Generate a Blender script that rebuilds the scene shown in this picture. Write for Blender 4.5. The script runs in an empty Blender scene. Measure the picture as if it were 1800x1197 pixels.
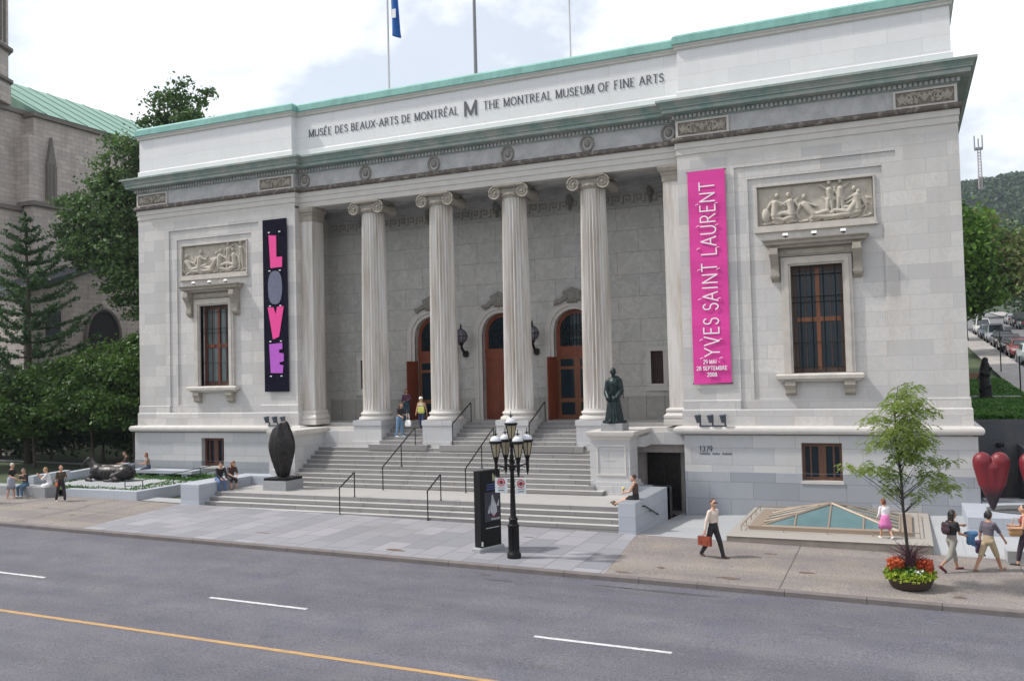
import bpy, bmesh, math, random
import numpy as np
from mathutils import Vector, Matrix
random.seed(7)
RNG = np.random.default_rng(7)
sc = bpy.context.scene
C = sc.collection
rad = math.radians

# ------------------------------------------------------------------ camera
CAM = Vector((16.576, -33.740, 5.453))
yaw, pit, rol = 0.411251, 0.036021, -0.024844
F = Vector((-math.sin(yaw)*math.cos(pit), math.cos(yaw)*math.cos(pit), math.sin(pit)))
R = Vector((math.cos(yaw), math.sin(yaw), 0)); U = R.cross(F)
R2 = math.cos(rol)*R + math.sin(rol)*U; U2 = -math.sin(rol)*R + math.cos(rol)*U
cd = bpy.data.cameras.new('camera'); cam = bpy.data.objects.new('camera', cd); C.objects.link(cam)
M = Matrix((R2, U2, -F)).transposed().to_4x4(); M.translation = CAM
cam.matrix_world = M
cd.sensor_width = 36; cd.lens = 1571.46/1800*36; cd.clip_end = 6000; cd.clip_start = .1
sc.camera = cam
sc.view_settings.view_transform = 'Standard'; sc.view_settings.look = 'None'
sc.view_settings.exposure = 0.29; sc.view_settings.gamma = 1.0

# ------------------------------------------------------------------ world and sun
SUN = Vector((1, .35, -1.4)).normalized()
elev = math.asin(-SUN.z)
w = bpy.data.worlds.new("World"); sc.world = w; w.use_nodes = True
nt = w.node_tree; N = nt.nodes; L = nt.links; N.clear()
out = N.new('ShaderNodeOutputWorld'); bg = N.new('ShaderNodeBackground'); bg.inputs[1].default_value = .1
sky = N.new('ShaderNodeTexSky'); sky.sky_type = 'NISHITA'; sky.sun_disc = False
sky.sun_elevation = elev; sky.sun_rotation = math.atan2(-1, -.35) % (2*math.pi)
sky.air_density = 1.3; sky.dust_density = 2.5
tc = N.new('ShaderNodeTexCoord')
mp = N.new('ShaderNodeMapping'); mp.inputs['Scale'].default_value = (1, 1, 1.8)
n1 = N.new('ShaderNodeTexNoise'); n1.inputs['Scale'].default_value = 2.6; n1.inputs['Detail'].default_value = 9; n1.inputs['Roughness'].default_value = .58
n1.inputs['Distortion'].default_value = .15
cr = N.new('ShaderNodeValToRGB'); cr.color_ramp.elements[0].position = .44; cr.color_ramp.elements[1].position = .58; cr.color_ramp.elements[0].color = (.42, .42, .42, 1)
n2 = N.new('ShaderNodeTexNoise'); n2.inputs['Scale'].default_value = 6; n2.inputs['Detail'].default_value = 8
cc = N.new('ShaderNodeMixRGB'); cc.inputs[1].default_value = (10.6, 11.0, 11.8, 1); cc.inputs[2].default_value = (12.6, 12.6, 12.8, 1)
mx = N.new('ShaderNodeMixRGB')
L.new(tc.outputs['Generated'], mp.inputs[0]); L.new(mp.outputs[0], n1.inputs['Vector']); L.new(mp.outputs[0], n2.inputs['Vector'])
L.new(n1.outputs[0], cr.inputs[0]); L.new(n2.outputs[0], cc.inputs[0])
L.new(cr.outputs[0], mx.inputs[0]); L.new(sky.outputs[0], mx.inputs[1]); L.new(cc.outputs[0], mx.inputs[2])
L.new(mx.outputs[0], bg.inputs[0]); L.new(bg.outputs[0], out.inputs[0])
sd = bpy.data.lights.new('sun', 'SUN'); sd.energy = 3.3; sd.angle = rad(3.2); sd.color = (1, .96, .91)
so = bpy.data.objects.new('sun', sd); C.objects.link(so); so.rotation_euler = SUN.to_track_quat('-Z', 'Y').to_euler()
so.location = (-30, -20, 60)

# ------------------------------------------------------------------ helpers
def tagit(o, label=None, cat=None, group=None, kind=None):
    if label: o['label'] = label
    if cat: o['category'] = cat
    if group: o['group'] = group
    if kind: o['kind'] = kind
    return o
def empty(name, label, cat, loc=(0, 0, 0), rz=0, group=None):
    o = bpy.data.objects.new(name, None); C.objects.link(o); o.empty_display_size = .3
    o.location = loc; o.rotation_euler = (0, 0, rz)
    return tagit(o, label, cat, group)
def link(name, me, mats, parent=None, smooth=False, loc=None, rz=0):
    if not isinstance(mats, (list, tuple)): mats = [mats]
    for m in mats: me.materials.append(m)
    o = bpy.data.objects.new(name, me); C.objects.link(o)
    if parent: o.parent = parent
    if loc is not None: o.location = loc
    if rz: o.rotation_euler = (0, 0, rz)
    if smooth:
        me.polygons.foreach_set('use_smooth', [True]*len(me.polygons))
        if smooth != 'all':
            try: me.set_sharp_from_angle(angle=rad(smooth if smooth is not True else 38))
            except Exception: pass
    return o
def kids(o): return [c for c in list(C.objects) if c.parent == o]
def copy_tree(o, loc=None, rz=None, label=None, parent=None):
    c = o.copy(); C.objects.link(c); c.parent = parent
    if loc is not None: c.location = loc
    if rz is not None: c.rotation_euler = (0, 0, rz)
    if label: c['label'] = label
    for ch in kids(o): copy_tree(ch, parent=c)
    return c
class MB:
    def __init__(s): s.v = []; s.f = []; s.m = []; s.cur = 0
    def add(s, vs, fs, m=None):
        b = len(s.v); s.v += [tuple(v) for v in vs]
        for f in fs: s.f.append(tuple(b+i for i in f)); s.m.append(s.cur if m is None else m)
        return s
    def quad(s, *p, m=None): return s.add(p, [tuple(range(len(p)))], m)
    def box(s, x0, x1, y0, y1, z0, z1, m=None):
        return s.add([(x0,y0,z0),(x1,y0,z0),(x1,y1,z0),(x0,y1,z0),(x0,y0,z1),(x1,y0,z1),(x1,y1,z1),(x0,y1,z1)],
            [(0,3,2,1),(4,5,6,7),(0,1,5,4),(1,2,6,5),(2,3,7,6),(3,0,4,7)], m)
    def obox(s, c, hx, hy, hz, rz=0, rx=0, m=None):
        Mx = Matrix.Translation(Vector(c)) @ Matrix.Rotation(rz, 4, 'Z') @ Matrix.Rotation(rx, 4, 'X')
        vs = [Mx @ Vector((a*hx, b*hy, d*hz)) for d in (-1, 1) for a, b in ((-1,-1),(1,-1),(1,1),(-1,1))]
        return s.add(vs, [(0,3,2,1),(4,5,6,7),(0,1,5,4),(1,2,6,5),(2,3,7,6),(3,0,4,7)], m)
    def prism(s, poly, lo, hi, axis='z', m=None):
        n = len(poly)
        P = {'z': lambda a, b, h: (a, b, h), 'y': lambda a, b, h: (a, h, b), 'x': lambda a, b, h: (h, a, b)}[axis]
        vs = [P(a, b, lo) for a, b in poly] + [P(a, b, hi) for a, b in poly]
        fs = [tuple(range(n))[::-1], tuple(range(n, 2*n))] + [(i, (i+1) % n, n+(i+1) % n, n+i) for i in range(n)]
        return s.add(vs, fs, m)
    def cyl(s, p0, p1, r0, r1=None, n=12, caps=True, m=None):
        r1 = r0 if r1 is None else r1
        p0 = Vector(p0); p1 = Vector(p1); d = (p1-p0)
        if d.length < 1e-9: return s
        q = d.to_track_quat('Z', 'Y'); a = q @ Vector((1,0,0)); b = q @ Vector((0,1,0))
        vs = []
        for p, r in ((p0, r0), (p1, r1)):
            for i in range(n):
                t = 2*math.pi*i/n; vs.append(p + a*(r*math.cos(t)) + b*(r*math.sin(t)))
        fs = [(i, (i+1) % n, n+(i+1) % n, n+i) for i in range(n)]
        if caps: fs += [tuple(range(n))[::-1], tuple(range(n, 2*n))]
        return s.add(vs, fs, m)
    def tube(s, pts, r, n=8, m=None, caps=True):
        pts = [Vector(p) for p in pts]; k = len(pts)
        rs = r if isinstance(r, (list, tuple)) else [r]*k
        vs = []; up = Vector((0.01, .02, 1))
        for i, p in enumerate(pts):
            d = (pts[min(i+1, k-1)] - pts[max(i-1, 0)]).normalized()
            a = d.cross(up)
            if a.length < .05: a = d.cross(Vector((1, 0, 0)))
            a.normalize(); b = d.cross(a)
            for j in range(n):
                t = 2*math.pi*j/n; vs.append(p + a*(rs[i]*math.cos(t)) + b*(rs[i]*math.sin(t)))
        fs = [(i*n+j, i*n+(j+1) % n, (i+1)*n+(j+1) % n, (i+1)*n+j) for i in range(k-1) for j in range(n)]
        if caps: fs += [tuple(range(n))[::-1], tuple(range((k-1)*n, k*n))]
        return s.add(vs, fs, m)
    def lathe(s, prof, c=(0, 0, 0), n=24, m=None, sx=1, sy=1):
        vs = []; cx, cy, cz = c
        for r, z in prof:
            for i in range(n):
                t = 2*math.pi*i/n; vs.append((cx+sx*r*math.cos(t), cy+sy*r*math.sin(t), cz+z))
        k = len(prof)
        fs = [(i*n+j, i*n+(j+1) % n, (i+1)*n+(j+1) % n, (i+1)*n+j) for i in range(k-1) for j in range(n)]
        fs += [tuple(range(n))[::-1], tuple(range((k-1)*n, k*n))]
        return s.add(vs, fs, m)
    def sweep(s, path, prof, m=None, closed_prof=True):
        path = [Vector((p[0], p[1])) for p in path]; k = len(path); nn = []
        for i in range(k-1):
            d = (path[i+1]-path[i]).normalized(); nn.append(Vector((d.y, -d.x)))
        vs = []
        for i, p in enumerate(path):
            if i == 0: o = nn[0]
            elif i == k-1: o = nn[-1]
            else: o = (nn[i-1]+nn[i])/(1+nn[i-1].dot(nn[i]))
            for d, z in prof: vs.append((p.x+o.x*d, p.y+o.y*d, z))
        q = len(prof); fs = []
        for i in range(k-1):
            for j in range(q if closed_prof else q-1):
                j2 = (j+1) % q; fs.append((i*q+j, (i+1)*q+j, (i+1)*q+j2, i*q+j2))
        if closed_prof: fs += [tuple(range(q)), tuple(range((k-1)*q, k*q))[::-1]]
        return s.add(vs, fs, m)
    def build(s, name, mats, parent=None, smooth=False, loc=None, rz=0, recalc=True):
        me = bpy.data.meshes.new(name); me.from_pydata(s.v, [], s.f)
        if any(s.m): me.polygons.foreach_set('material_index', s.m)
        me.update()
        if recalc:
            bm = bmesh.new(); bm.from_mesh(me); bmesh.ops.recalc_face_normals(bm, faces=bm.faces); bm.to_mesh(me); bm.free()
        return link(name, me, mats, parent, smooth, loc, rz)

# --- tapered capsules and ellipsoids merged into one continuous skin
def cap_mesh(p0, p1, r0, r1, sx=1.0, n=12, h=4):
    p0 = np.array(p0, float); p1 = np.array(p1, float); d = p1-p0; Ld = np.linalg.norm(d)
    if Ld < 1e-6: d = np.array([0, 0, 1.]); Ld = 1e-6
    d = d/np.linalg.norm(d)
    a = np.cross(d, [0, 1, 0]) if abs(d[1]) < .9 else np.cross(d, [1, 0, 0]); a /= np.linalg.norm(a); b = np.cross(d, a)
    rings = []
    for k in range(h): 
        t = -math.pi/2 + (k+.5)/h*math.pi/2; rings.append((p0 + d*r0*math.sin(t), r0*math.cos(t)))
    for k in range(h):
        t = (k+.5)/h*math.pi/2; rings.append((p1 + d*r1*math.sin(t), r1*math.cos(t)))
    th = np.arange(n)*2*math.pi/n
    V = []
    for c, r in rings:
        off = np.outer(np.cos(th), a)*r + np.outer(np.sin(th), b)*r
        off[:, 0] *= sx
        V.append(c+off)
    V = np.vstack(V + [p0-d*r0, p1+d*r1]); k = len(rings); fs = []
    for i in range(k-1):
        for j in range(n): fs.append((i*n+j, i*n+(j+1) % n, (i+1)*n+(j+1) % n, (i+1)*n+j))
    for j in range(n):
        fs.append((k*n, (j+1) % n, j)); fs.append((k*n+1, (k-1)*n+j, (k-1)*n+(j+1) % n))
    return V, fs
def ell_mesh(c, r, rot=None, n=14, h=9):
    V = []
    for i in range(1, h):
        t = math.pi*i/h - math.pi/2
        for j in range(n):
            q = 2*math.pi*j/n; V.append((math.cos(t)*math.cos(q), math.cos(t)*math.sin(q), math.sin(t)))
    V += [(0, 0, -1), (0, 0, 1)]
    V = np.array(V)*np.array(r)
    if rot is not None: V = V @ np.array(rot.to_matrix() if hasattr(rot, 'to_matrix') else rot).T
    V = V + np.array(c, float); k = h-1; fs = []
    for i in range(k-1):
        for j in range(n): fs.append((i*n+j, i*n+(j+1) % n, (i+1)*n+(j+1) % n, (i+1)*n+j))
    for j in range(n):
        fs.append((k*n, (j+1) % n, j)); fs.append((k*n+1, (k-1)*n+j, (k-1)*n+(j+1) % n))
    return V, fs
def skin(name, prims, voxel, mat, parent=None, smooth=4, loc=None, rz=0, post=None):
    """prims: ('c',p0,p1,r0,r1[,sx]) | ('e',centre,radii[,euler]) | ('m',MB) fused by a voxel remesh"""
    vs = []; fs = []; b = 0
    for p in prims:
        if p[0] == 'c': V, f = cap_mesh(*p[1:])
        elif p[0] == 'e': V, f = ell_mesh(*p[1:])
        else: V, f = np.array([tuple(v) for v in p[1].v]), p[1].f
        vs.append(V); fs += [tuple(b+i for i in q) for q in f]; b += len(V)
    me = bpy.data.meshes.new(name+'_src'); me.from_pydata(np.vstack(vs).tolist(), [], fs)
    bm = bmesh.new(); bm.from_mesh(me); bmesh.ops.recalc_face_normals(bm, faces=bm.faces); bm.to_mesh(me); bm.free()
    o = bpy.data.objects.new('tmp', me); C.objects.link(o)
    r = o.modifiers.new('r', 'REMESH'); r.mode = 'VOXEL'; r.voxel_size = voxel
    if smooth: s = o.modifiers.new('s', 'SMOOTH'); s.factor = .5; s.iterations = smooth
    dg = bpy.context.evaluated_depsgraph_get(); dg.update()
    m2 = bpy.data.meshes.new_from_object(o.evaluated_get(dg)); m2.name = name
    bpy.data.objects.remove(o); bpy.data.meshes.remove(me)
    if post:
        co = np.empty(len(m2.vertices)*3); m2.vertices.foreach_get('co', co); co = co.reshape(-1, 3); co = post(co)
        m2.vertices.foreach_set('co', co.ravel()); m2.update()
    m2.materials.clear()
    return link(name, m2, mat, parent, 'all', loc, rz)
def fast(name, V, Q, mat, parent=None, loc=None):
    me = bpy.data.meshes.new(name); V = np.asarray(V, np.float32); Q = np.asarray(Q, np.int32)
    me.vertices.add(len(V)); me.vertices.foreach_set('co', V.ravel())
    me.loops.add(Q.size); me.loops.foreach_set('vertex_index', Q.ravel())
    k = Q.shape[1]; me.polygons.add(len(Q)); me.polygons.foreach_set('loop_start', np.arange(len(Q), dtype=np.int32)*k)
    me.polygons.foreach_set('loop_total', np.full(len(Q), k, np.int32)); me.update(calc_edges=True); me.validate()
    return link(name, me, mat, parent, False, loc)

# ------------------------------------------------------------------ materials
MATS = {}
def newmat(name):
    m = bpy.data.materials.new(name); m.use_nodes = True; nt = m.node_tree
    b = nt.nodes['Principled BSDF']; MATS[name] = m
    return m, nt, nt.nodes, nt.links, b
def col(c): return (c[0], c[1], c[2], 1)
def plain(name, c, rough=.6, metal=0, var=.12, scale=6, bump=0, bscale=40, spec=.5):
    if name in MATS: return MATS[name]
    m, nt, N, L, b = newmat(name)
    t = N.new('ShaderNodeTexCoord'); n = N.new('ShaderNodeTexNoise'); n.inputs['Scale'].default_value = scale; n.inputs['Detail'].default_value = 6
    L.new(t.outputs['Object'], n.inputs['Vector'])
    x = N.new('ShaderNodeMixRGB'); x.inputs[1].default_value = col([v*(1-var) for v in c]); x.inputs[2].default_value = col([min(1, v*(1+var)) for v in c])
    L.new(n.outputs[0], x.inputs[0]); L.new(x.outputs[0], b.inputs['Base Color'])
    b.inputs['Roughness'].default_value = rough; b.inputs['Metallic'].default_value = metal
    b.inputs['Specular IOR Level'].default_value = spec
    if bump:
        n2 = N.new('ShaderNodeTexNoise'); n2.inputs['Scale'].default_value = bscale; n2.inputs['Detail'].default_value = 5
        bp = N.new('ShaderNodeBump'); bp.inputs['Strength'].default_value = bump; bp.inputs['Distance'].default_value = .02
        L.new(t.outputs['Object'], n2.inputs['Vector']); L.new(n2.outputs[0], bp.inputs['Height']); L.new(bp.outputs[0], b.inputs['Normal'])
    return m
def masonry(name, c1, c2, bw, bh, mortar=(.25, .24, .22), ms=.006, vein=.25, vc=(.3, .32, .34), veinscale=1.2, dist=4, stain=.25, sc_=(.25, .2, .16), rough=.65, horiz=False, bump=.25, swirl=False, rot=0):
    m, nt, N, L, b = newmat(name)
    t = N.new('ShaderNodeTexCoord'); sp = N.new('ShaderNodeSeparateXYZ'); L.new(t.outputs['Object'], sp.inputs[0])
    cb = N.new('ShaderNodeCombineXYZ')
    if horiz:
        mpp = N.new('ShaderNodeMapping'); mpp.inputs['Rotation'].default_value = (0, 0, rot); L.new(t.outputs['Object'], mpp.inputs[0])
        vec = mpp.outputs[0]
    else:
        ad = N.new('ShaderNodeMath'); ad.operation = 'ADD'; L.new(sp.outputs[0], ad.inputs[0]); L.new(sp.outputs[1], ad.inputs[1])
        L.new(ad.outputs[0], cb.inputs[0]); L.new(sp.outputs[2], cb.inputs[1]); vec = cb.outputs[0]
    br = N.new('ShaderNodeTexBrick'); br.inputs['Scale'].default_value = 1; br.inputs['Brick Width'].default_value = bw; br.inputs['Row Height'].default_value = bh
    br.inputs['Mortar Size'].default_value = ms; br.inputs['Mortar Smooth'].default_value = .2; br.inputs['Bias'].default_value = 0
    br.inputs['Color1'].default_value = col(c1); br.inputs['Color2'].default_value = col(c2); br.inputs['Mortar'].default_value = col(mortar)
    L.new(vec, br.inputs['Vector'])
    # per-block offset of the veining so that veins break at the joints
    br2 = N.new('ShaderNodeTexBrick'); br2.inputs['Scale'].default_value = 1; br2.inputs['Brick Width'].default_value = bw; br2.inputs['Row Height'].default_value = bh
    br2.inputs['Mortar Size'].default_value = 0; br2.inputs['Color1'].default_value = (0, 0, 0, 1); br2.inputs['Color2'].default_value = (1, 1, 1, 1); L.new(vec, br2.inputs['Vector'])
    off = N.new('ShaderNodeVectorMath'); off.operation = 'MULTIPLY_ADD'; off.inputs[1].default_value = (9, 9, 9)
    L.new(br2.outputs[0], off.inputs[0]); L.new(t.outputs['Object'], off.inputs[2])
    vn = N.new('ShaderNodeTexNoise'); vn.inputs['Scale'].default_value = veinscale; vn.inputs['Detail'].default_value = 9; vn.inputs['Roughness'].default_value = .62; vn.inputs['Distortion'].default_value = dist
    L.new(off.outputs[0], vn.inputs['Vector'])
    vr = N.new('ShaderNodeValToRGB'); vr.color_ramp.elements[0].position = .42; vr.color_ramp.elements[1].position = .62
    vr.color_ramp.elements[0].color = (0, 0, 0, 1); vr.color_ramp.elements[1].color = (1, 1, 1, 1)
    L.new(vn.outputs[0], vr.inputs[0])
    vm = N.new('ShaderNodeMath'); vm.operation = 'MULTIPLY'; vm.inputs[1].default_value = vein; L.new(vr.outputs[0], vm.inputs[0])
    x = N.new('ShaderNodeMixRGB'); L.new(vm.outputs[0], x.inputs[0]); L.new(br.outputs[0], x.inputs[1]); x.inputs[2].default_value = col(vc)
    last = x.outputs[0]
    if stain:
        mp = N.new('ShaderNodeMapping'); mp.inputs['Scale'].default_value = (1.3, 1.3, .22) if not horiz else (.25, .4, 1); L.new(t.outputs['Object'], mp.inputs[0])
        sn = N.new('ShaderNodeTexNoise'); sn.inputs['Scale'].default_value = 1.1; sn.inputs['Detail'].default_value = 8; sn.inputs['Roughness'].default_value = .65; L.new(mp.outputs[0], sn.inputs['Vector'])
        sr = N.new('ShaderNodeValToRGB'); sr.color_ramp.elements[0].position = .48; sr.color_ramp.elements[1].position = .8; L.new(sn.outputs[0], sr.inputs[0])
        sm = N.new('ShaderNodeMath'); sm.operation = 'MULTIPLY'; sm.inputs[1].default_value = stain; L.new(sr.outputs[0], sm.inputs[0])
        y = N.new('ShaderNodeMixRGB'); L.new(sm.outputs[0], y.inputs[0]); L.new(last, y.inputs[1]); y.inputs[2].default_value = col(sc_); last = y.outputs[0]
    L.new(last, b.inputs['Base Color']); b.inputs['Roughness'].default_value = rough
    if bump:
        fn = N.new('ShaderNodeTexNoise'); fn.inputs['Scale'].default_value = 22; fn.inputs['Detail'].default_value = 6; L.new(t.outputs['Object'], fn.inputs['Vector'])
        ma = N.new('ShaderNodeMath'); ma.operation = 'MULTIPLY_ADD'; ma.inputs[1].default_value = -2.0; L.new(br.outputs['Fac'], ma.inputs[0]); L.new(fn.outputs[0], ma.inputs[2])
        bp = N.new('ShaderNodeBump'); bp.inputs['Strength'].default_value = bump; bp.inputs['Distance'].default_value = .01; L.new(ma.outputs[0], bp.inputs['Height']); L.new(bp.outputs[0], b.inputs['Normal'])
    return m
def leafmat(name, c1, c2, trans=.35, rough=.55):
    m, nt, N, L, b = newmat(name)
    g = N.new('ShaderNodeNewGeometry'); x = N.new('ShaderNodeMixRGB'); x.inputs[1].default_value = col(c1); x.inputs[2].default_value = col(c2)
    t = N.new('ShaderNodeTexCoord'); n = N.new('ShaderNodeTexNoise'); n.inputs['Scale'].default_value = .55; n.inputs['Detail'].default_value = 3; L.new(t.outputs['Object'], n.inputs['Vector'])
    ad = N.new('ShaderNodeMath'); ad.operation = 'MULTIPLY_ADD'; ad.inputs[1].default_value = .55; L.new(g.outputs['Random Per Island'], ad.inputs[0])
    sb = N.new('ShaderNodeMath'); sb.operation = 'MULTIPLY_ADD'; sb.inputs[1].default_value = 1.6; sb.inputs[2].default_value = -.55; L.new(n.outputs[0], sb.inputs[0]); L.new(sb.outputs[0], ad.inputs[2])
    ad.use_clamp = True
    L.new(ad.outputs[0], x.inputs[0]); L.new(x.outputs[0], b.inputs['Base Color']); b.inputs['Roughness'].default_value = rough; b.inputs['Specular IOR Level'].default_value = .35
    tr = N.new('ShaderNodeBsdfTranslucent'); L.new(x.outputs[0], tr.inputs[0]); ms = N.new('ShaderNodeMixShader'); ms.inputs[0].default_value = trans
    o = N['Material Output']; L.new(b.outputs[0], ms.inputs[1]); L.new(tr.outputs[0], ms.inputs[2]); L.new(ms.outputs[0], o.inputs[0])
    return m

M_wall = masonry('white_marble_blocks', (.60, .57, .54), (.45, .435, .425), 1.35, .52, mortar=(.33, .31, .28), ms=.006, vein=.45, vc=(.41, .42, .435), veinscale=2.2, stain=.5, sc_=(.40, .35, .29))
M_base = masonry('marble_base_blocks', (.50, .485, .47), (.39, .39, .40), 1.5, .62, mortar=(.27, .26, .24), ms=.009, vein=.45, vc=(.43, .45, .48), stain=.25, sc_=(.38, .33, .28))
M_gran = masonry('grey_granite_courses', (.34, .35, .375), (.245, .26, .29), 1.6, .62, mortar=(.15, .15, .15), ms=.008, vein=.25, vc=(.25, .27, .31), veinscale=4, stain=.25, sc_=(.22, .22, .22))
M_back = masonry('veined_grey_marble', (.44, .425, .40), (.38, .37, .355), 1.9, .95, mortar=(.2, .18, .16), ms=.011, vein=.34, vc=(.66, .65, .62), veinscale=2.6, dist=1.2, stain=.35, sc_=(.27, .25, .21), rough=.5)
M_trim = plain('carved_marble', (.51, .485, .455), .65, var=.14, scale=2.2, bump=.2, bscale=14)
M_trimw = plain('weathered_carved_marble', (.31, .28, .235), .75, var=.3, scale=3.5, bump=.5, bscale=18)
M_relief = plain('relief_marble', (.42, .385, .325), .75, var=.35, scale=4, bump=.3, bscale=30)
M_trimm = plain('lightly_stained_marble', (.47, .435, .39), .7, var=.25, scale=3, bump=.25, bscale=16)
def streak_mat(name, c, c2, scl=(3, 3, .35), lo=.4, hi=.7, rough=.6, metal=0):
    m, nt, N, L, b = newmat(name)
    t = N.new('ShaderNodeTexCoord'); mp = N.new('ShaderNodeMapping'); mp.inputs['Scale'].default_value = scl; L.new(t.outputs['Object'], mp.inputs[0])
    n = N.new('ShaderNodeTexNoise'); n.inputs['Scale'].default_value = 1.5; n.inputs['Detail'].default_value = 9; n.inputs['Roughness'].default_value = .68; L.new(mp.outputs[0], n.inputs['Vector'])
    r = N.new('ShaderNodeValToRGB'); r.color_ramp.elements[0].position = lo; r.color_ramp.elements[1].position = hi; L.new(n.outputs[0], r.inputs[0])
    x = N.new('ShaderNodeMixRGB'); x.inputs[1].default_value = col(c); x.inputs[2].default_value = col(c2); L.new(r.outputs[0], x.inputs[0])
    L.new(x.outputs[0], b.inputs['Base Color']); b.inputs['Roughness'].default_value = rough; b.inputs['Metallic'].default_value = metal
    return m
M_copper = streak_mat('green_copper', (.19, .40, .355), (.12, .28, .25), (1.2, 1.2, .5))
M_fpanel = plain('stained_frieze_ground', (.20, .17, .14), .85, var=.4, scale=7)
M_cornice = streak_mat('stained_cornice_marble', (.33, .34, .315), (.14, .245, .22), (.9, .9, .9), .38, .68)
M_corntop = streak_mat('green_washed_cornice_top', (.20, .40, .34), (.34, .38, .34), (1.5, 1.5, 2))
M_frieze = streak_mat('grey_frieze_marble', (.45, .445, .45), (.31, .305, .31), (1.2, 1.2, 1.2))
M_ledge = streak_mat('blackened_ledge', (.34, .30, .26), (.10, .085, .075), (3, 3, 3), .3, .5, .85)
M_col = streak_mat('fluted_column_marble', (.59, .565, .54), (.34, .28, .21), (2.5, 2.5, .18), .42, .72)
M_tread = plain('pale_granite_treads', (.40, .39, .375), .8, var=.2, scale=3, bump=.1)  # flat stair faces take this paler granite, upright faces the darker one
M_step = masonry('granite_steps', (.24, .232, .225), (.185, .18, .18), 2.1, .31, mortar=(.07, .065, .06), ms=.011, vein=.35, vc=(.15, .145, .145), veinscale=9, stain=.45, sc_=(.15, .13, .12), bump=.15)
M_stepf = masonry('granite_landing', (.38, .37, .355), (.345, .335, .325), 2.4, 1.6, mortar=(.25, .24, .22), ms=.012, vein=.2, vc=(.35, .34, .33), veinscale=9, stain=.35, sc_=(.3, .28, .25), horiz=True, bump=.1)
M_wood = streak_mat('red_brown_wood', (.22, .052, .02), (.14, .03, .012), (14, 14, .8), .35, .65, .45)
M_woodl = streak_mat('orange_brown_wood', (.25, .09, .034), (.14, .045, .017), (14, 14, .8), .35, .65, .5)
M_glass = plain('dark_window_glass', (.010, .024, .034), .08, var=.3, scale=2, spec=.35)
M_glassb = plain('bluish_window_glass', (.11, .15, .155), .1, var=.35, scale=1.3)
M_iron = plain('dark_iron', (.014, .013, .013), .55, var=.3, spec=.25)
M_black = plain('black_paint', (.006, .006, .007), .45, var=.3, spec=.22)
M_grey = plain('grey_concrete', (.27, .275, .28), .85, var=.15, scale=8, bump=.2)
M_bluegran = masonry('blue_grey_granite', (.39, .415, .46), (.34, .365, .41), 1.9, .45, mortar=(.22, .23, .25), ms=.006, vein=.22, vc=(.3, .32, .36), veinscale=7, stain=.3, sc_=(.25, .26, .28))
M_bronze = streak_mat('green_black_bronze', (.008, .016, .017), (.032, .06, .056), (6, 6, 3), .45, .75, .38, .5)
M_bronzed = streak_mat('dark_brown_bronze', (.012, .010, .010), (.045, .038, .036), (5, 5, 5), .4, .75, .42, .5)
M_white = plain('white_paint', (.78, .78, .76), .5, var=.05)
M_soil = plain('brown_soil', (.06, .042, .03), .95, var=.4)

# ------------------------------------------------------------------ ground surfaces
def P(x, y): return .35-.016*x+.02*(y+5.9)
def groundZ(x, y):
    px = max(-60, min(60, x)); py = max(-60, min(3.9, y)); base = P(px, py)
    inn = (-10.4 < x < 21.5 and -12.5 < y <= 3.9)
    z = base-(1.1 if inn else .16)
    if y > 3.9:
        t = max(0, min(1, (x+16)/34)); right = 2.0+.08*(min(y, 150)); left = base+.035*(min(y, 60)-3.9)-.16
        z = left*(1-t)+right*t
    if y <= 3.9 and x > 21.5: z = base-.3
    return z
xs = [-1500, -700, -300, -150, -80, -60, -45, -35, -28, -24, -20, -16, -12, -10.45, -10.35, 0, 10, 18, 21.4, 21.6, 26, 32, 40, 60, 90, 150, 300, 700, 1500]
ys = [-1500, -600, -200, -80, -45, -30, -20, -12.6, -12.4, -5.9, 0, 3.85, 4.1, 8, 14, 20, 30, 45, 60, 90, 120, 150, 300, 600, 1500]
g = MB(); nx = len(xs)
g.add([(x, y, groundZ(x, y)) for y in ys for x in xs], [(j*nx+i, j*nx+i+1, (j+1)*nx+i+1, (j+1)*nx+i) for j in range(len(ys)-1) for i in range(nx-1)])
M_ground = plain('grass_and_earth', (.055, .075, .03), .95, var=.45, scale=.6, bump=.4, bscale=9)
tagit(g.build('ground', M_ground, recalc=False), kind='structure')
def sheet(name, poly, dz, mat, zf=P, thick=None):
    m = MB(); m.quad(*[(x, y, zf(x, y)+dz) for x, y in poly])
    return tagit(m.build(name, mat, recalc=False), kind='structure')
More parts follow.
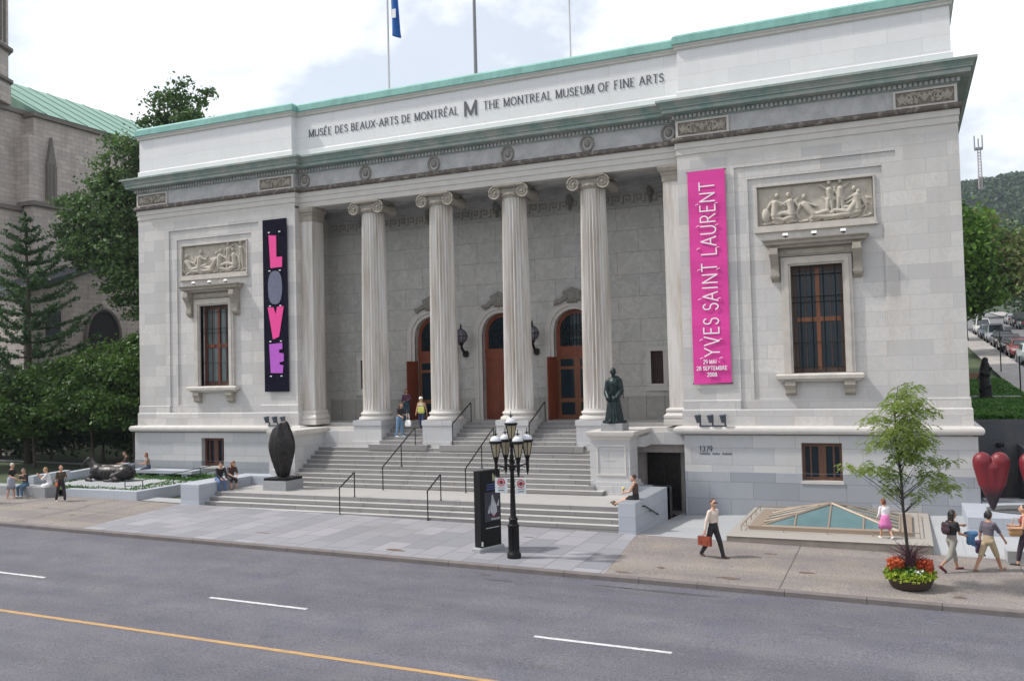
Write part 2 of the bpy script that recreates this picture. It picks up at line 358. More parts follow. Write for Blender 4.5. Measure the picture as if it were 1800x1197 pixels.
# asphalt with tyre bands, speckle and worn tint
def asphalt(name, c, axis=1):
    m, nt, N, L, b = newmat(name)
    t = N.new('ShaderNodeTexCoord')
    n = N.new('ShaderNodeTexNoise'); n.inputs['Scale'].default_value = 26; n.inputs['Detail'].default_value = 6; n.inputs['Roughness'].default_value = .8; L.new(t.outputs['Object'], n.inputs['Vector'])
    mp = N.new('ShaderNodeMapping'); mp.inputs['Scale'].default_value = (.10, .8, 1) if axis else (.8, .10, 1); L.new(t.outputs['Object'], mp.inputs[0])
    n2 = N.new('ShaderNodeTexNoise'); n2.inputs['Scale'].default_value = 1.0; n2.inputs['Detail'].default_value = 7; n2.inputs['Roughness'].default_value = .6; L.new(mp.outputs[0], n2.inputs['Vector'])
    n3 = N.new('ShaderNodeTexNoise'); n3.inputs['Scale'].default_value = .9; n3.inputs['Detail'].default_value = 8; L.new(t.outputs['Object'], n3.inputs['Vector'])
    a = N.new('ShaderNodeMixRGB'); a.inputs[1].default_value = col([v*.45 for v in c]); a.inputs[2].default_value = col([v*1.5 for v in c]); gr_ = N.new('ShaderNodeValToRGB'); gr_.color_ramp.elements[0].position = .36; gr_.color_ramp.elements[1].position = .64; L.new(n.outputs[0], gr_.inputs[0]); L.new(gr_.outputs[0], a.inputs[0])
    r = N.new('ShaderNodeValToRGB'); r.color_ramp.elements[0].position = .35; r.color_ramp.elements[1].position = .65
    r.color_ramp.elements[0].color = (.80, .80, .81, 1); r.color_ramp.elements[1].color = (1.06, 1.06, 1.06, 1); L.new(n2.outputs[0], r.inputs[0])
    r3 = N.new('ShaderNodeValToRGB'); r3.color_ramp.elements[0].position = .3; r3.color_ramp.elements[1].position = .7
    r3.color_ramp.elements[0].color = (.88, .88, .95, 1); r3.color_ramp.elements[1].color = (1.14, 1.12, 1.05, 1); L.new(n3.outputs[0], r3.inputs[0])
    x = N.new('ShaderNodeMixRGB'); x.blend_type = 'MULTIPLY'; x.inputs[0].default_value = 1; L.new(a.outputs[0], x.inputs[1]); L.new(r.outputs[0], x.inputs[2])
    x2 = N.new('ShaderNodeMixRGB'); x2.blend_type = 'MULTIPLY'; x2.inputs[0].default_value = 1; L.new(x.outputs[0], x2.inputs[1]); L.new(r3.outputs[0], x2.inputs[2])
    # oil spots and scattered grit
    vo = N.new('ShaderNodeTexVoronoi'); vo.inputs['Scale'].default_value = 1.3; L.new(t.outputs['Object'], vo.inputs['Vector'])
    lt = N.new('ShaderNodeMath'); lt.operation = 'LESS_THAN'; lt.inputs[1].default_value = .045; L.new(vo.outputs['Distance'], lt.inputs[0])
    lm = N.new('ShaderNodeMath'); lm.operation = 'MULTIPLY'; lm.inputs[1].default_value = .35; L.new(lt.outputs[0], lm.inputs[0])
    x3 = N.new('ShaderNodeMixRGB'); L.new(lm.outputs[0], x3.inputs[0]); L.new(x2.outputs[0], x3.inputs[1]); x3.inputs[2].default_value = (.05, .05, .05, 1)
    # hairline cracks
    vc = N.new('ShaderNodeTexVoronoi'); vc.feature = 'DISTANCE_TO_EDGE'; vc.inputs['Scale'].default_value = .16
    nd = N.new('ShaderNodeVectorMath'); nd.operation = 'MULTIPLY_ADD'; nd.inputs[1].default_value = (2.5, 2.5, 0); L.new(n3.outputs['Color'], nd.inputs[0]); L.new(t.outputs['Object'], nd.inputs[2]); L.new(nd.outputs[0], vc.inputs['Vector'])
    cl = N.new('ShaderNodeMath'); cl.operation = 'LESS_THAN'; cl.inputs[1].default_value = .0022; L.new(vc.outputs['Distance'], cl.inputs[0])
    cm = N.new('ShaderNodeMath'); cm.operation = 'MULTIPLY'; cm.inputs[1].default_value = .3; L.new(cl.outputs[0], cm.inputs[0])
    x4 = N.new('ShaderNodeMixRGB'); L.new(cm.outputs[0], x4.inputs[0]); L.new(x3.outputs[0], x4.inputs[1]); x4.inputs[2].default_value = (.04, .04, .04, 1)
    L.new(x4.outputs[0], b.inputs['Base Color']); b.inputs['Roughness'].default_value = .85
    bp = N.new('ShaderNodeBump'); bp.inputs['Strength'].default_value = .25; bp.inputs['Distance'].default_value = .01; L.new(n.outputs[0], bp.inputs['Height']); L.new(bp.outputs[0], b.inputs['Normal'])
    return m
M_asph = asphalt('grey_asphalt', (.110, .109, .127))
sheet('road', [(-90, -40), (60, -40), (60, -11.15), (-90, -11.15)], -.13, M_asph)
M_tan = asphalt('tan_concrete', (.215, .19, .172))
M_flag = masonry('granite_flagstones', (.30, .295, .315), (.20, .203, .225), 1.25, .82, mortar=(.12, .11, .11), ms=.016, vein=.35, vc=(.22, .22, .235), veinscale=9, stain=.5, sc_=(.20, .18, .165), horiz=True, bump=.15, rot=math.pi/2)
M_pale = masonry('pale_paving_slabs', (.36, .37, .375), (.31, .32, .335), 3.0, 1.9, mortar=(.25, .25, .25), ms=.012, vein=.15, vc=(.36, .36, .36), veinscale=4, stain=.25, sc_=(.3, .3, .3), horiz=True, bump=.1)
sheet('pavement_left', [(-90, -11), (-9.9, -11), (-10.25, -5.9), (-90, -5.9)], 0, M_tan)
sheet('pavement_right', [(9.15, -11), (60, -11), (60, -5.9), (8.6, -5.9)], 0, M_tan)
sheet('pavement_flagstones', [(-9.9, -11), (9.15, -11), (8.6, -5.9), (-10.25, -5.9)], .003, M_flag)
def bil(x, y):
    u = (x-8.6)/11.4; v = (y+5.9)/6.4
    return (1-u)*(1-v)*P(8.6, -5.9)+u*(1-v)*P(20, -5.9)+(1-u)*v*(-.1)+u*v*.42
m = MB(); gx = [8.6, 11.45, 14.3, 17.16, 18.5, 21.4]; gy = [-5.9, -4.5, -3, -1.5, .5, 4.0]
m.add([(x, y, bil(x, min(y, .5))) for y in gy for x in gx], [(j*6+i, j*6+i+1, (j+1)*6+i+1, (j+1)*6+i) for j in range(5) for i in range(5)])
tagit(m.build('forecourt_paving', M_pale, recalc=False), kind='structure')
# kerb stones with real height
kb = MB(); x = -90.0; i = 0
while x < 60:
    l = 1.85+.35*math.sin(i*2.3); x1 = min(60, x+l-.012)
    for a, b_ in ((x, x1),):
        z0a, z0b = P(a, -11.1), P(b_, -11.1)
        kb.add([(a,-11.2,z0a-.4),(b_,-11.2,z0b-.4),(b_,-11.0,z0b-.4),(a,-11.0,z0a-.4),(a,-11.17,z0a+.006),(b_,-11.17,z0b+.006),(b_,-11.0,z0b+.006),(a,-11.0,z0a+.006),
                (a,-11.2,z0a-.02),(b_,-11.2,z0b-.02)],
               [(0,1,9,8),(8,9,5,4),(4,5,6,7),(1,2,6,5,9),(3,0,8,4,7),(2,3,7,6)])
    x += l; i += 1
M_kerb = plain('kerb_granite', (.145, .125, .12), .85, var=.3, scale=2.5, bump=.3)
tagit(kb.build('kerb', M_kerb), kind='structure')
# painted lines
M_lane = streak_mat('worn_white_line', (.58, .58, .58), (.26, .26, .27), (5, 9, 5), .45, .72, .8)
M_yel = streak_mat('worn_yellow_line', (.46, .27, .10), (.22, .17, .11), (2, 9, 5), .42, .72, .8)
dm = MB()
for c0 in (-34.8, -26.0, -17.2, -8.4, .42, 9.21, 18.0, 26.8):
    dm.quad(*[(x, y, P(x, y)-.126) for x, y in ((c0, -16.12), (c0+2.95, -16.12), (c0+2.95, -16.01), (c0, -16.01))])
tagit(dm.build('lane_dashes', M_lane, recalc=False), kind='structure')
YLN = -18.72; ym = MB()
for i in range(30):
    a = -90+5*i; ym.quad(*[(x, y, P(x, y)-.126) for x, y in ((a, YLN-.065), (a+5, YLN-.065), (a+5, YLN+.065), (a, YLN+.065))])
tagit(ym.build('centre_line', M_yel, recalc=False), kind='structure')
# control joints across the concrete pavement
jm = MB()
for x_ in (-40, -34, -28, -22.5, -17, -11.8, 13.6, 19.2, 25, 31):
    jm.quad(*[(x, y, P(x, y)+.004) for x, y in ((x_, -11), (x_+.022, -11), (x_+.022, -5.9), (x_, -5.9))])
for x0_, x1_ in ((-60, -10.0), (9.0, 60)): jm.quad(*[(x, y, P(x, y)+.0045) for x, y in ((x0_, -8.46), (x1_, -8.46), (x1_, -8.445), (x0_, -8.445))]) if x0_ < 0 else None
tagit(jm.build('pavement_joints', plain('dark_joint', (.07, .06, .055), .95), recalc=False), kind='structure')
# tar patches by the kerb
M_tar = plain('tar_patch', (.06, .058, .06), .8, var=.3)
tp = MB()
for (cx, cy, lx, ly, sd_) in ((11.1, -11.75, 1.25, .08, 1), (9.55, -11.72, .5, .05, 2), (6.6, -12.1, .42, .06, 3), (6.0, -11.7, .2, .05, 4)):
    r_ = random.Random(sd_); pts = []
    for k in range(14):
        t = 2*math.pi*k/14; q = 1+.35*r_.random()-.15; x, y = cx+lx*q*math.cos(t), cy+ly*q*math.sin(t); pts.append((x, y, P(x, y)-.127))
    tp.quad(*pts)
sp_ = MB(); rq = random.Random(12)
for (cx, cy) in ((9.6, -10.7), (10.4, -9.9), (12.3, -10.4), (14.1, -9.2), (12.9, -7.3), (-12.5, -9.2), (-15, -8.4), (2.4, -10.4), (-3.2, -9.6), (17.6, -10.4), (-20, -9.6), (5.5, -7.4)):
    pts = []; lx, ly = .1+.25*rq.random(), .04+.08*rq.random()
    for k in range(12):
        t = 2*math.pi*k/12; q = .7+.6*rq.random(); x, y = cx+lx*q*math.cos(t), cy+ly*q*math.sin(t); pts.append((x, y, P(x, y)+.0055))
    sp_.quad(*pts)
tagit(sp_.build('pavement_stains', plain('brown_stain', (.12, .085, .065), .9, var=.4), recalc=False), kind='structure')
tagit(tp.build('tar_patches', M_tar, recalc=False), kind='structure')

# ================================================================== MUSEUM
W = 18.6; I = 8.94; YC = .3
MUS = empty('museum_building', 'long white marble museum with four fluted columns, copper edged parapet and wide steps', 'museum', (0, 0, 0))
def part(mb, name, mats, parent=MUS, smooth=False, label=None):
    o = mb.build(name, mats, parent, smooth)
    if label: o['label'] = label
    return o
FP = [(-W, 34), (-W, 0), (-I, 0), (-I, YC), (I, YC), (I, 0), (W, 0), (W, 34)]
# ---- wing walls with recessed panels and window openings
def cellwall(mb, xs, zs, df, m=0, y0=0):
    nx, nz = len(xs)-1, len(zs)-1
    D = [[df((xs[i]+xs[i+1])/2, (zs[j]+zs[j+1])/2) for j in range(nz)] for i in range(nx)]
    for i in range(nx):
        for j in range(nz):
            d = D[i][j]; a, b, c, e = xs[i], xs[i+1], zs[j], zs[j+1]
            mb.quad((a, y0+d, c), (b, y0+d, c), (b, y0+d, e), (a, y0+d, e), m=m)
            if i < nx-1 and D[i+1][j] != d: mb.quad((b, y0+d, c), (b, y0+D[i+1][j], c), (b, y0+D[i+1][j], e), (b, y0+d, e), m=m)
            if j < nz-1 and D[i][j+1] != d: mb.quad((a, y0+d, e), (b, y0+d, e), (b, y0+D[i][j+1], e), (a, y0+D[i][j+1], e), m=m)
for s in (-1, 1):
    mb = MB()
    X = sorted([s*v for v in (I, 11.06, 11.53, 11.8, 12.95, 14.73, 15.9, 16.14, 16.6, W)])
    Z = [3.2, 3.9, 4.25, 5.18, 9.07, 10.6, 12.12, 12.40, 12.87, 13.34]
    def df(x, z):
        x = abs(x)
        if 12.95 < x < 14.73 and 5.18 < z < 9.07: return .5
        if 11.8 < x < 15.9 and 10.6 < z < 12.12: return .24
        if 11.53 < x < 16.14 and 4.25 < z < 12.40: return .11
        if 11.06 < x < 16.6 and 3.9 < z < 12.87: return .05
        return 0
    cellwall(mb, X, Z, df)
    if s > 0:
        mb.quad((W, 0, 3.2), (W, 34, 3.2), (W, 34, 13.42), (W, 0, 13.42)); mb.quad((I, 0, 3.2), (I, 1.2, 3.2), (I, 1.2, 13.42), (I, 0, 13.42))
    else:
        mb.quad((-W, 0, 3.2), (-W, 34, 3.2), (-W, 34, 13.42), (-W, 0, 13.42)); mb.quad((-I, 0, 3.2), (-I, 1.2, 3.2), (-I, 1.2, 13.42), (-I, 0, 13.42))
    part(mb, 'wall', M_wall)
    # low plinth blocks (raised band at the foot of the wall), outside the panel
    pb = MB(); pa = [(W*s, 3), (W*s, 0), (16.62*s, 0)] if s < 0 else [(16.62, 0), (W, 0), (W, 3)]
    pb.sweep(pa, [(-.05, 3.85), (.035, 3.85), (.035, 4.22), (.02, 4.25), (-.05, 4.25)])
    pa = [(-11.04, 0), (-I, 0), (-I, YC)] if s < 0 else [(I, YC), (I, 0), (11.04, 0)]
    pb.sweep(pa, [(-.05, 3.85), (.035, 3.85), (.035, 4.22), (.02, 4.25), (-.05, 4.25)])
    path = [(-W, 34), (-W, 0), (-I, 0), (-I, 1.0)] if s < 0 else [(I, 1.0), (I, 0), (W, 0), (W, 34)]
    pb.sweep(path, [(-.1, 3.2), (.08, 3.2), (.08, 3.86), (.055, 3.9), (-.1, 3.9)])
    part(pb, 'plinth', M_wall)
    st = MB(); st.sweep(path, [(-.1, 2.90), (.03, 2.90), (.05, 2.97), (.20, 2.985), (.33, 3.01), (.375, 3.07), (.385, 3.15), (.36, 3.22), (.30, 3.265), (.1, 3.29), (-.1, 3.29)])
    part(st, 'string_course', M_trim, smooth=30)
    # basement wall with window opening
    Xb = sorted([s*(I-.02), s*13.13, s*14.5, s*(W+.18)]); bb = MB()
    dfb = lambda x, z: .42 if (13.13 < abs(x) < 14.5 and 1.33 < z < 2.69) else 0
    cellwall(bb, Xb, [1.6, 2.69, 2.95], dfb, 0, -.18)
    cellwall(bb, Xb, [-1.2, 1.33, 1.6], dfb, 1, -.205)
    for xx in (s*(W+.18), s*(I-.02)):
        bb.quad((xx, -.18, 1.6), (xx, 30 if abs(xx) > W else 2.2, 1.6), (xx, 30 if abs(xx) > W else 2.2, 2.95), (xx, -.18, 2.95), m=0)
        bb.quad((xx+.02*s*(1 if abs(xx) > W else -1), -.205, -1.2), (xx, 30 if abs(xx) > W else 2.2, -1.2), (xx, 30 if abs(xx) > W else 2.2, 1.6), (xx+.02*s*(1 if abs(xx) > W else -1), -.205, 1.6), m=1)
    bb.quad((Xb[0], -.205, 1.6), (Xb[-1], -.205, 1.6), (Xb[-1], -.17, 1.6), (Xb[0], -.17, 1.6), m=1)
    part(bb, 'base', [M_base, M_gran])
    # ---- basement window
    wf = MB(); a, b_ = (13.13, 14.5) if s > 0 else (-14.5, -13.13)
    yb = .12
    for x0, x1 in ((a, a+.1), (b_-.1, b_), ((a+b_)/2-.13, (a+b_)/2+.13), ((a+b_)/2-.42, (a+b_)/2-.36), ((a+b_)/2+.36, (a+b_)/2+.42)):
        wf.box(x0, x1, yb-.06, yb+.1, 1.35, 2.69)
    wf.box(a, b_, yb-.055, yb+.1, 1.34, 1.46); wf.box(a, b_, yb-.055, yb+.1, 2.55, 2.67)
    wn = part(wf, 'window', streak_mat('dull_brown_wood', (.15, .06, .032), (.07, .03, .018), (14, 14, .8), .35, .65, .5) if s > 0 else streak_mat('dark_red_wood', (.12, .035, .016), (.05, .018, .012), (14, 14, .8), .35, .65, .5)); gl = MB(); gl.box(a, b_, yb+.03, yb+.05, 1.36, 2.66); part(gl, 'pane', M_glass, wn)
    sb = MB(); sb.box(a-.04, b_+.04, -.24, .2, 1.24, 1.345); part(sb, 'sill', M_trim, wn)
    # ---- big window
    a, b_ = (12.95, 14.73) if s > 0 else (-14.73, -12.95); cxw = (a+b_)/2
    fr = MB()   # stone architrave frame
    for k, (e, d) in enumerate(((.32, .13), (.22, .16), (.07, .10))):
        y0 = .11-d
        fr.box(a-e, a-(.22 if k == 0 else .07 if k == 1 else 0), y0, .3, 5.18, 9.07+e*.98); fr.box(b_+(.22 if k == 0 else .07 if k == 1 else 0), b_+e, y0, .3, 5.18, 9.07+e*.98)
        i0 = (.22, .07, 0)[k]
        fr.box(a-i0, b_+i0, y0, .3, 9.07+i0, 9.07+e*.98)
    win = part(fr, 'window_surround', M_trimm)
    hd = MB(); hd.sweep([(a-.5, .12), (a-.5, -.02), (b_+.5, -.02), (b_+.5, .12)], [(-.3, 9.72), (.18, 9.72), (.22, 9.8), (.33, 9.84), (.34, 9.93), (.42, 10.0), (.42, 10.04), (-.3, 10.1)])
    hd.box(a-.36, b_+.36, -.02, .12, 9.42, 9.72); hd.box(a-.1, b_+.1, -.06, .1, 9.48, 9.64)
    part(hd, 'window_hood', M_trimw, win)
    for xx in (a-.52, b_+.52):
        k = MB(); k.prism([(.11, 9.72), (-.38, 9.72), (-.40, 9.5), (-.30, 9.3), (-.17, 9.15), (-.12, 8.95), (-.16, 8.8), (-.13, 8.65), (.0, 8.55), (.11, 8.52)], xx-.14, xx+.14, 'x')
        k.cyl((xx-.16, -.26, 9.5), (xx+.16, -.26, 9.5), .13, n=12); k.cyl((xx-.16, -.06, 8.75), (xx+.16, -.06, 8.75), .1, n=12)
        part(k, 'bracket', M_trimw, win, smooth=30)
    sl = MB(); sl.sweep([(a-.36, .12), (a-.36, .0), (b_+.36, .0), (b_+.36, .12)], [(-.3, 4.88), (.1, 4.88), (.14, 4.95), (.24, 4.98), (.25, 5.10), (.2, 5.16), (-.3, 5.18)])
    part(sl, 'sill', M_trimm, win)
    for xx in (a-.12, b_+.12):
        k = MB(); k.prism([(.11, 4.88), (-.18, 4.88), (-.2, 4.75), (-.1, 4.6), (-.12, 4.48), (.0, 4.4), (.11, 4.38)], xx-.18, xx+.18, 'x'); k.cyl((xx-.2, -.08, 4.78), (xx+.2, -.08, 4.78), .09, n=12)
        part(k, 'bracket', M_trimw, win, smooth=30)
    ww = MB()
    for x0, x1 in ((a, a+.17), (b_-.14, b_)): ww.box(x0, x1, .37, .48, 5.2, 9.06)
    ww.box(a, b_, .365, .48, 5.19, 5.36); ww.box(a, b_, .365, .48, 8.88, 9.06)
    for x0 in (cxw-.46, cxw+.40): ww.box(x0, x0+.05, .39, .47, 5.3, 8.95)
    part(ww, 'sash', plain('dark_brown_sash', (.055, .03, .02), .5, var=.3) if s > 0 else plain('dark_red_sash', (.09, .032, .02), .5, var=.3), win)
    ww = MB(); ww.box(cxw-.07, cxw+.07, .35, .48, 5.3, 8.95); ww.box(a+.15, b_-.12, .34, .48, 7.04, 7.2)
    part(ww, 'mullion', M_woodl if s > 0 else M_wood, win)
    gp = MB(); gp.box(a, b_, .43, .45, 5.2, 9.05); part(gp, 'pane', M_glass if s > 0 else M_glassb, win)
    gr = MB()
    for xx in np.linspace(a+.28, b_-.28, 4): gr.cyl((xx, .3, 5.19), (xx, .3, 9.06), .014, n=6)
    for zz in (5.38, 6.28, 7.75, 7.95, 8.75): gr.cyl((a, .29, zz), (b_, .29, zz), .015, n=6)
    part(gr, 'grille', M_iron, win)
    # ---- relief panel frame, ledge
    ra, rb = (11.8, 15.9) if s > 0 else (-15.9, -11.8)
    rf = MB(); rf.box(ra-.02, rb+.02, -.0, .24, 10.42, 10.6); rf.box(ra-.07, rb+.07, -.03, .24, 10.36, 10.42)
    for q, (x0, x1, z0, z1) in enumerate(((ra, ra+.055, 10.6, 12.1), (rb-.055, rb, 10.6, 12.1), (ra, rb, 12.06, 12.12))): rf.box(x0, x1, .05-.003*(q == 2), .24, z0, z1)
    rp = part(rf, 'relief_panel', M_trimm)
    # carved reclining and standing figures
    prim = []
    rr = random.Random(3+s)
    def fig(cx, zb, kind, fl=1):
        y = .19
        h = lambda dx, dz: (cx+fl*dx*1.12, y-.03, zb+dz*1.06)
        if kind == 'stand':
            prim.append(('c', h(0, .72), h(.02, 1.0), .1, .12)); prim.append(('e', h(.02, 1.27), (.075, .09, .1)))
            prim.append(('c', h(-.03, .68), h(-.09, .05), .085, .045)); prim.append(('c', h(.06, .68), h(.1, .05), .085, .045))
            prim.append(('c', h(-.13, 1.08), h(-.22, .8), .05, .04)); prim.append(('c', h(-.22, .8), h(-.1, .66), .04, .035)); prim.append(('c', h(.15, 1.08), h(.3, 1.2), .05, .035))
        if kind == 'sit':
            prim.append(('c', h(0, .3), h(.04, .72), .13, .13)); prim.append(('e', h(.1, .98), (.08, .09, .1)))
            prim.append(('c', h(0, .28), h(.38, .38), .11, .08)); prim.append(('c', h(.38, .38), h(.5, .03), .07, .045)); prim.append(('c', h(0, .2), h(.3, .12), .11, .08)); prim.append(('c', h(.3, .12), h(.65, .05), .07, .05))
            prim.append(('c', h(-.1, .74), h(-.26, .48), .055, .045)); prim.append(('c', h(-.26, .48), h(-.08, .3), .045, .035)); prim.append(('c', h(.14, .74), h(.36, .62), .055, .04)); prim.append(('c', h(.36, .62), h(.46, .8), .04, .035))
        if kind == 'recline':
            prim.append(('c', h(0, .25), h(-.25, .6), .13, .12)); prim.append(('e', h(-.26, .86), (.08, .09, .1)))
            prim.append(('c', h(.02, .2), h(.45, .3), .12, .08)); prim.append(('c', h(.45, .3), h(.75, .06), .075, .045)); prim.append(('c', h(.02, .14), h(.6, .1), .12, .07))
            prim.append(('c', h(-.38, .62), h(-.5, .3), .055, .045)); prim.append(('c', h(-.5, .3), h(-.4, .1), .045, .035)); prim.append(('c', h(-.16, .64), h(.1, .5), .055, .04))
            for q in range(5): prim.append(('c', h(.05+q*.1, .3), h(.1+q*.12, .02), .03, .025))
    base_x = ra+.15
    if s > 0:
        lay = [(.55, 'sit', 1), (1.15, 'sit', -1), (1.5, 'stand', 1), (1.95, 'recline', 1), (2.55, 'stand', -1), (2.8, 'stand', 1), (3.35, 'recline', -1), (3.55, 'sit', -1)]
        lay = [(.5, 'sit', 1), (1.12, 'sit', -1), (1.85, 'recline', 1), (2.45, 'stand', -1), (2.78, 'stand', 1), (3.38, 'sit', -1), (3.1, 'recline', -1)]
    else:
        lay = [(.45, 'recline', 1), (.95, 'sit', 1), (1.75, 'recline', -1), (2.2, 'sit', 1), (2.75, 'stand', 1), (3.15, 'sit', -1), (3.55, 'stand', -1)]
    for dx, kd, fl in lay: fig(base_x+dx, 10.66, kd, fl)
    for k in range(9): prim.append(('c', (base_x+.1+k*.43, .19, 10.68), (base_x+.35+k*.43, .18, 10.68+.08*rr.random()), .06, .05))
    if s > 0: prim.append(('e', (base_x+.2, .15, 11.0), (.16, .1, .27)))
    for k in range(26):   # drapery, rocks and background foliage
        qx = base_x+.05+3.7*rr.random(); qz = 10.72+(.9 if k % 3 else 1.15)*rr.random(); an_ = rr.uniform(-1, 1); ll_ = .12+.22*rr.random()
        for fo in range(3): prim.append(('c', (qx+fo*.05, .2, qz), (qx+fo*.05+ll_*math.sin(an_), .185, max(10.66, qz-ll_*math.cos(an_))), .026, .02))
    bkp = MB(); bkp.box(ra+.09, rb-.09, .2, .26, 10.6, 12.03); prim.append(('m', bkp))
    def sq(co): 
        co = co.copy(); co[:, 1] = np.where(co[:, 1] < .2, .2-(.2-co[:, 1])*1.15, co[:, 1]); return co
    skin('figures', prim, .014, M_relief, rp, smooth=1, post=sq)

# ---- entablature, swept round the whole front
e = MB()
e.sweep(FP, [(-.4, 13.34), (.0, 13.34), (.0, 13.58), (.03, 13.585), (.03, 13.82), (.06, 13.825), (.06, 14.04), (-.4, 14.04)])
part(e, 'architrave', M_trim)
e = MB(); e.sweep(FP, [(-.3, 14.04), (.08, 14.04), (.15, 14.08), (.17, 14.14), (.13, 14.25), (-.3, 14.3)])
part(e, 'ledge', M_ledge)
e = MB(); e.sweep(FP, [(-.3, 14.24), (.02, 14.24), (.02, 14.92), (-.3, 14.92)])
part(e, 'frieze', M_frieze)
e = MB(); e.sweep(FP, [(-.3, 14.92), (.05, 14.92), (.06, 15.1), (.16, 15.14), (.42, 15.15), (.43, 15.16), (.43, 15.31), (.49, 15.315), (.49, 15.36), (.46, 15.37), (.50, 15.45), (.58, 15.53), (.63, 15.535), (.63, 15.62)], closed_prof=False)
part(e, 'cornice', M_cornice)
e = MB(); e.sweep(FP, [(.63, 15.62), (-.14, 15.76)], closed_prof=False)
part(e, 'cornice_top', M_corntop)
# dentils are pattern of one band
d = MB()
def dent(x0, x1, y):
    n = int((x1-x0)/.165); 
    for k in range(n):
        a = x0+(k+.15)*(x1-x0)/n; d.box(a, a+.1, y-.13, y-.03, 14.97, 15.1)
dent(-W-.15, -I+.15, 0); dent(-I+.15, I-.15, YC); dent(I-.15, W+.15, 0)
part(d, 'dentil_band', M_frieze)
PP = [(-W+.12, 34), (-W+.12, 0), (-I-.12, 0), (-I-.12, YC+.05), (I+.12, YC+.05), (I+.12, 0), (W-.12, 0), (W-.12, 34)]
def parseg(mb, prof):
    mb.sweep(PP, prof)
e = MB(); parseg(e, [(-.5, 15.6), (.06, 15.6), (.06, 16.0), (.04, 16.03), (.0, 16.04), (.0, 17.62), (-.5, 17.62)]); part(e, 'parapet', masonry('clean_parapet_blocks', (.72, .70, .705), (.66, .65, .66), 2.2, .52, mortar=(.46, .45, .44), ms=.005, vein=.2, vc=(.60, .61, .63), stain=.22, sc_=(.5, .46, .40)))
e = MB(); parseg(e, [(-.5, 17.62), (.02, 17.62), (.08, 17.66), (.08, 17.72), (.13, 17.78), (.13, 17.83), (-.5, 17.83)]); part(e, 'parapet_moulding', M_trim)
e = MB(); parseg(e, [(-.6, 17.83), (.16, 17.83), (.17, 17.86), (.15, 18.13), (.02, 18.24), (-.6, 18.3)]); part(e, 'copper_coping', M_copper)
e = MB(); e.quad((-W+.4, .7, 17.5), (W-.4, .7, 17.5), (W-.4, 34, 17.5), (-W+.4, 34, 17.5)); part(e, 'roof', plain('roof_gravel', (.3, .3, .28), .9))
e = MB(); e.quad((-W, 34, -1), (W, 34, -1), (W, 34, 17.6), (-W, 34, 17.6)); part(e, 'rear_wall', M_wall)
# ---- wreaths and carved frieze panels
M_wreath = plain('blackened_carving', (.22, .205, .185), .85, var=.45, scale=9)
def wreath(cx, y, cz, r=.25):
    pr = []; 
    for k in range(16):
        t = 2*math.pi*k/16; t2 = t+.5; pr.append(('c', (cx+r*math.cos(t), y-.02, cz+1.15*r*math.sin(t)), (cx+(r+.02)*math.cos(t2), y-.06, cz+1.15*(r+.02)*math.sin(t2)), .055, .045))
    pr.append(('e', (cx, y-.02, cz+.02), (.15, .09, .18))); pr.append(('c', (cx-.1, y, cz-r*1.1), (cx-.24, y, cz-r*1.35), .05, .03)); pr.append(('c', (cx+.1, y, cz-r*1.1), (cx+.24, y, cz-r*1.35), .05, .03))
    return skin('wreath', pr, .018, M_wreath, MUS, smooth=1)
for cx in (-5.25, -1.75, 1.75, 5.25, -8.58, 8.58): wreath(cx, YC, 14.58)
for cx in (-17.6, -9.95, 9.95, 17.6):
    pr = []; bk = MB(); bk.box(cx-.97, cx+.97, -.05, .05, 14.27, 14.85); pm = MB()
    pm.box(cx-1.0, cx-.92, -.1, .0, 14.25, 14.87); pm.box(cx+.92, cx+1.0, -.1, .0, 14.25, 14.87); pm.box(cx-.92, cx+.92, -.097, 0, 14.25, 14.31); pm.box(cx-.92, cx+.92, -.097, 0, 14.81, 14.87); gm_ = MB(); gm_.box(cx-.92, cx+.92, -.055, .0, 14.31, 14.81)
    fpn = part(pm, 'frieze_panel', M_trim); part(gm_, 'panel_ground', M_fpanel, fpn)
    for sg in (-1, 1):
        for k in range(26):
            t = k/25; a = t*4.6*math.pi; r = .19*(1-t)+.03; c0 = cx+sg*(.32+.3*t)
            pr.append(('e', (c0+sg*r*math.cos(a), -.07, 14.56+r*math.sin(a)), (.045, .05, .045)))
        pr.append(('e', (cx+sg*.72, -.07, 14.56), (.1, .05, .16)))
        for k in range(14): pr.append(('c', (cx+sg*(.1+.055*k), -.06, 14.56+.17*math.sin(k*1.9)), (cx+sg*(.16+.055*k), -.07, 14.56+.2*math.sin(k*1.9+1.1)), .035, .022))
    pr.append(('e', (cx, -.07, 14.56), (.1, .08, .17)))
    skin('scrollwork', pr, .015, M_trimw, fpn, smooth=1)

# ---- lettering: own stroke alphabet
S = {}
def arc(cx, cy, rx, ry, a0, a1, n=12): return [(cx+rx*math.cos(rad(a0+(a1-a0)*i/n)), cy+ry*math.sin(rad(a0+(a1-a0)*i/n))) for i in range(n+1)]
S['M'] = (.95, [[(.1,0),(.1,1)],[(.1,1),(.47,.05)],[(.47,.05),(.84,1)],[(.84,1),(.84,0)]], [0,3])
S['U'] = (.82, [[(.1,1),(.1,.35)]+arc(.4,.33,.3,.33,180,360)+[(.7,1)]], [])
S['S'] = (.6, [arc(.3,.75,.21,.24,20,270,12)[:]+arc(.3,.26,.23,.26,90,-160,12)], [])
S['E'] = (.66, [[(.12,0),(.12,1)],[(.12,1),(.56,1)],[(.12,.52),(.48,.52)],[(.12,0),(.58,0)]], [0])
S['É'] = (.66, S['E'][1]+[[(.28,1.12),(.42,1.3)]], [0])
S['D'] = (.82, [[(.12,0),(.12,1)],[(.12,1)]+arc(.3,.5,.42,.5,90,-90,14)+[(.12,0)]], [0])
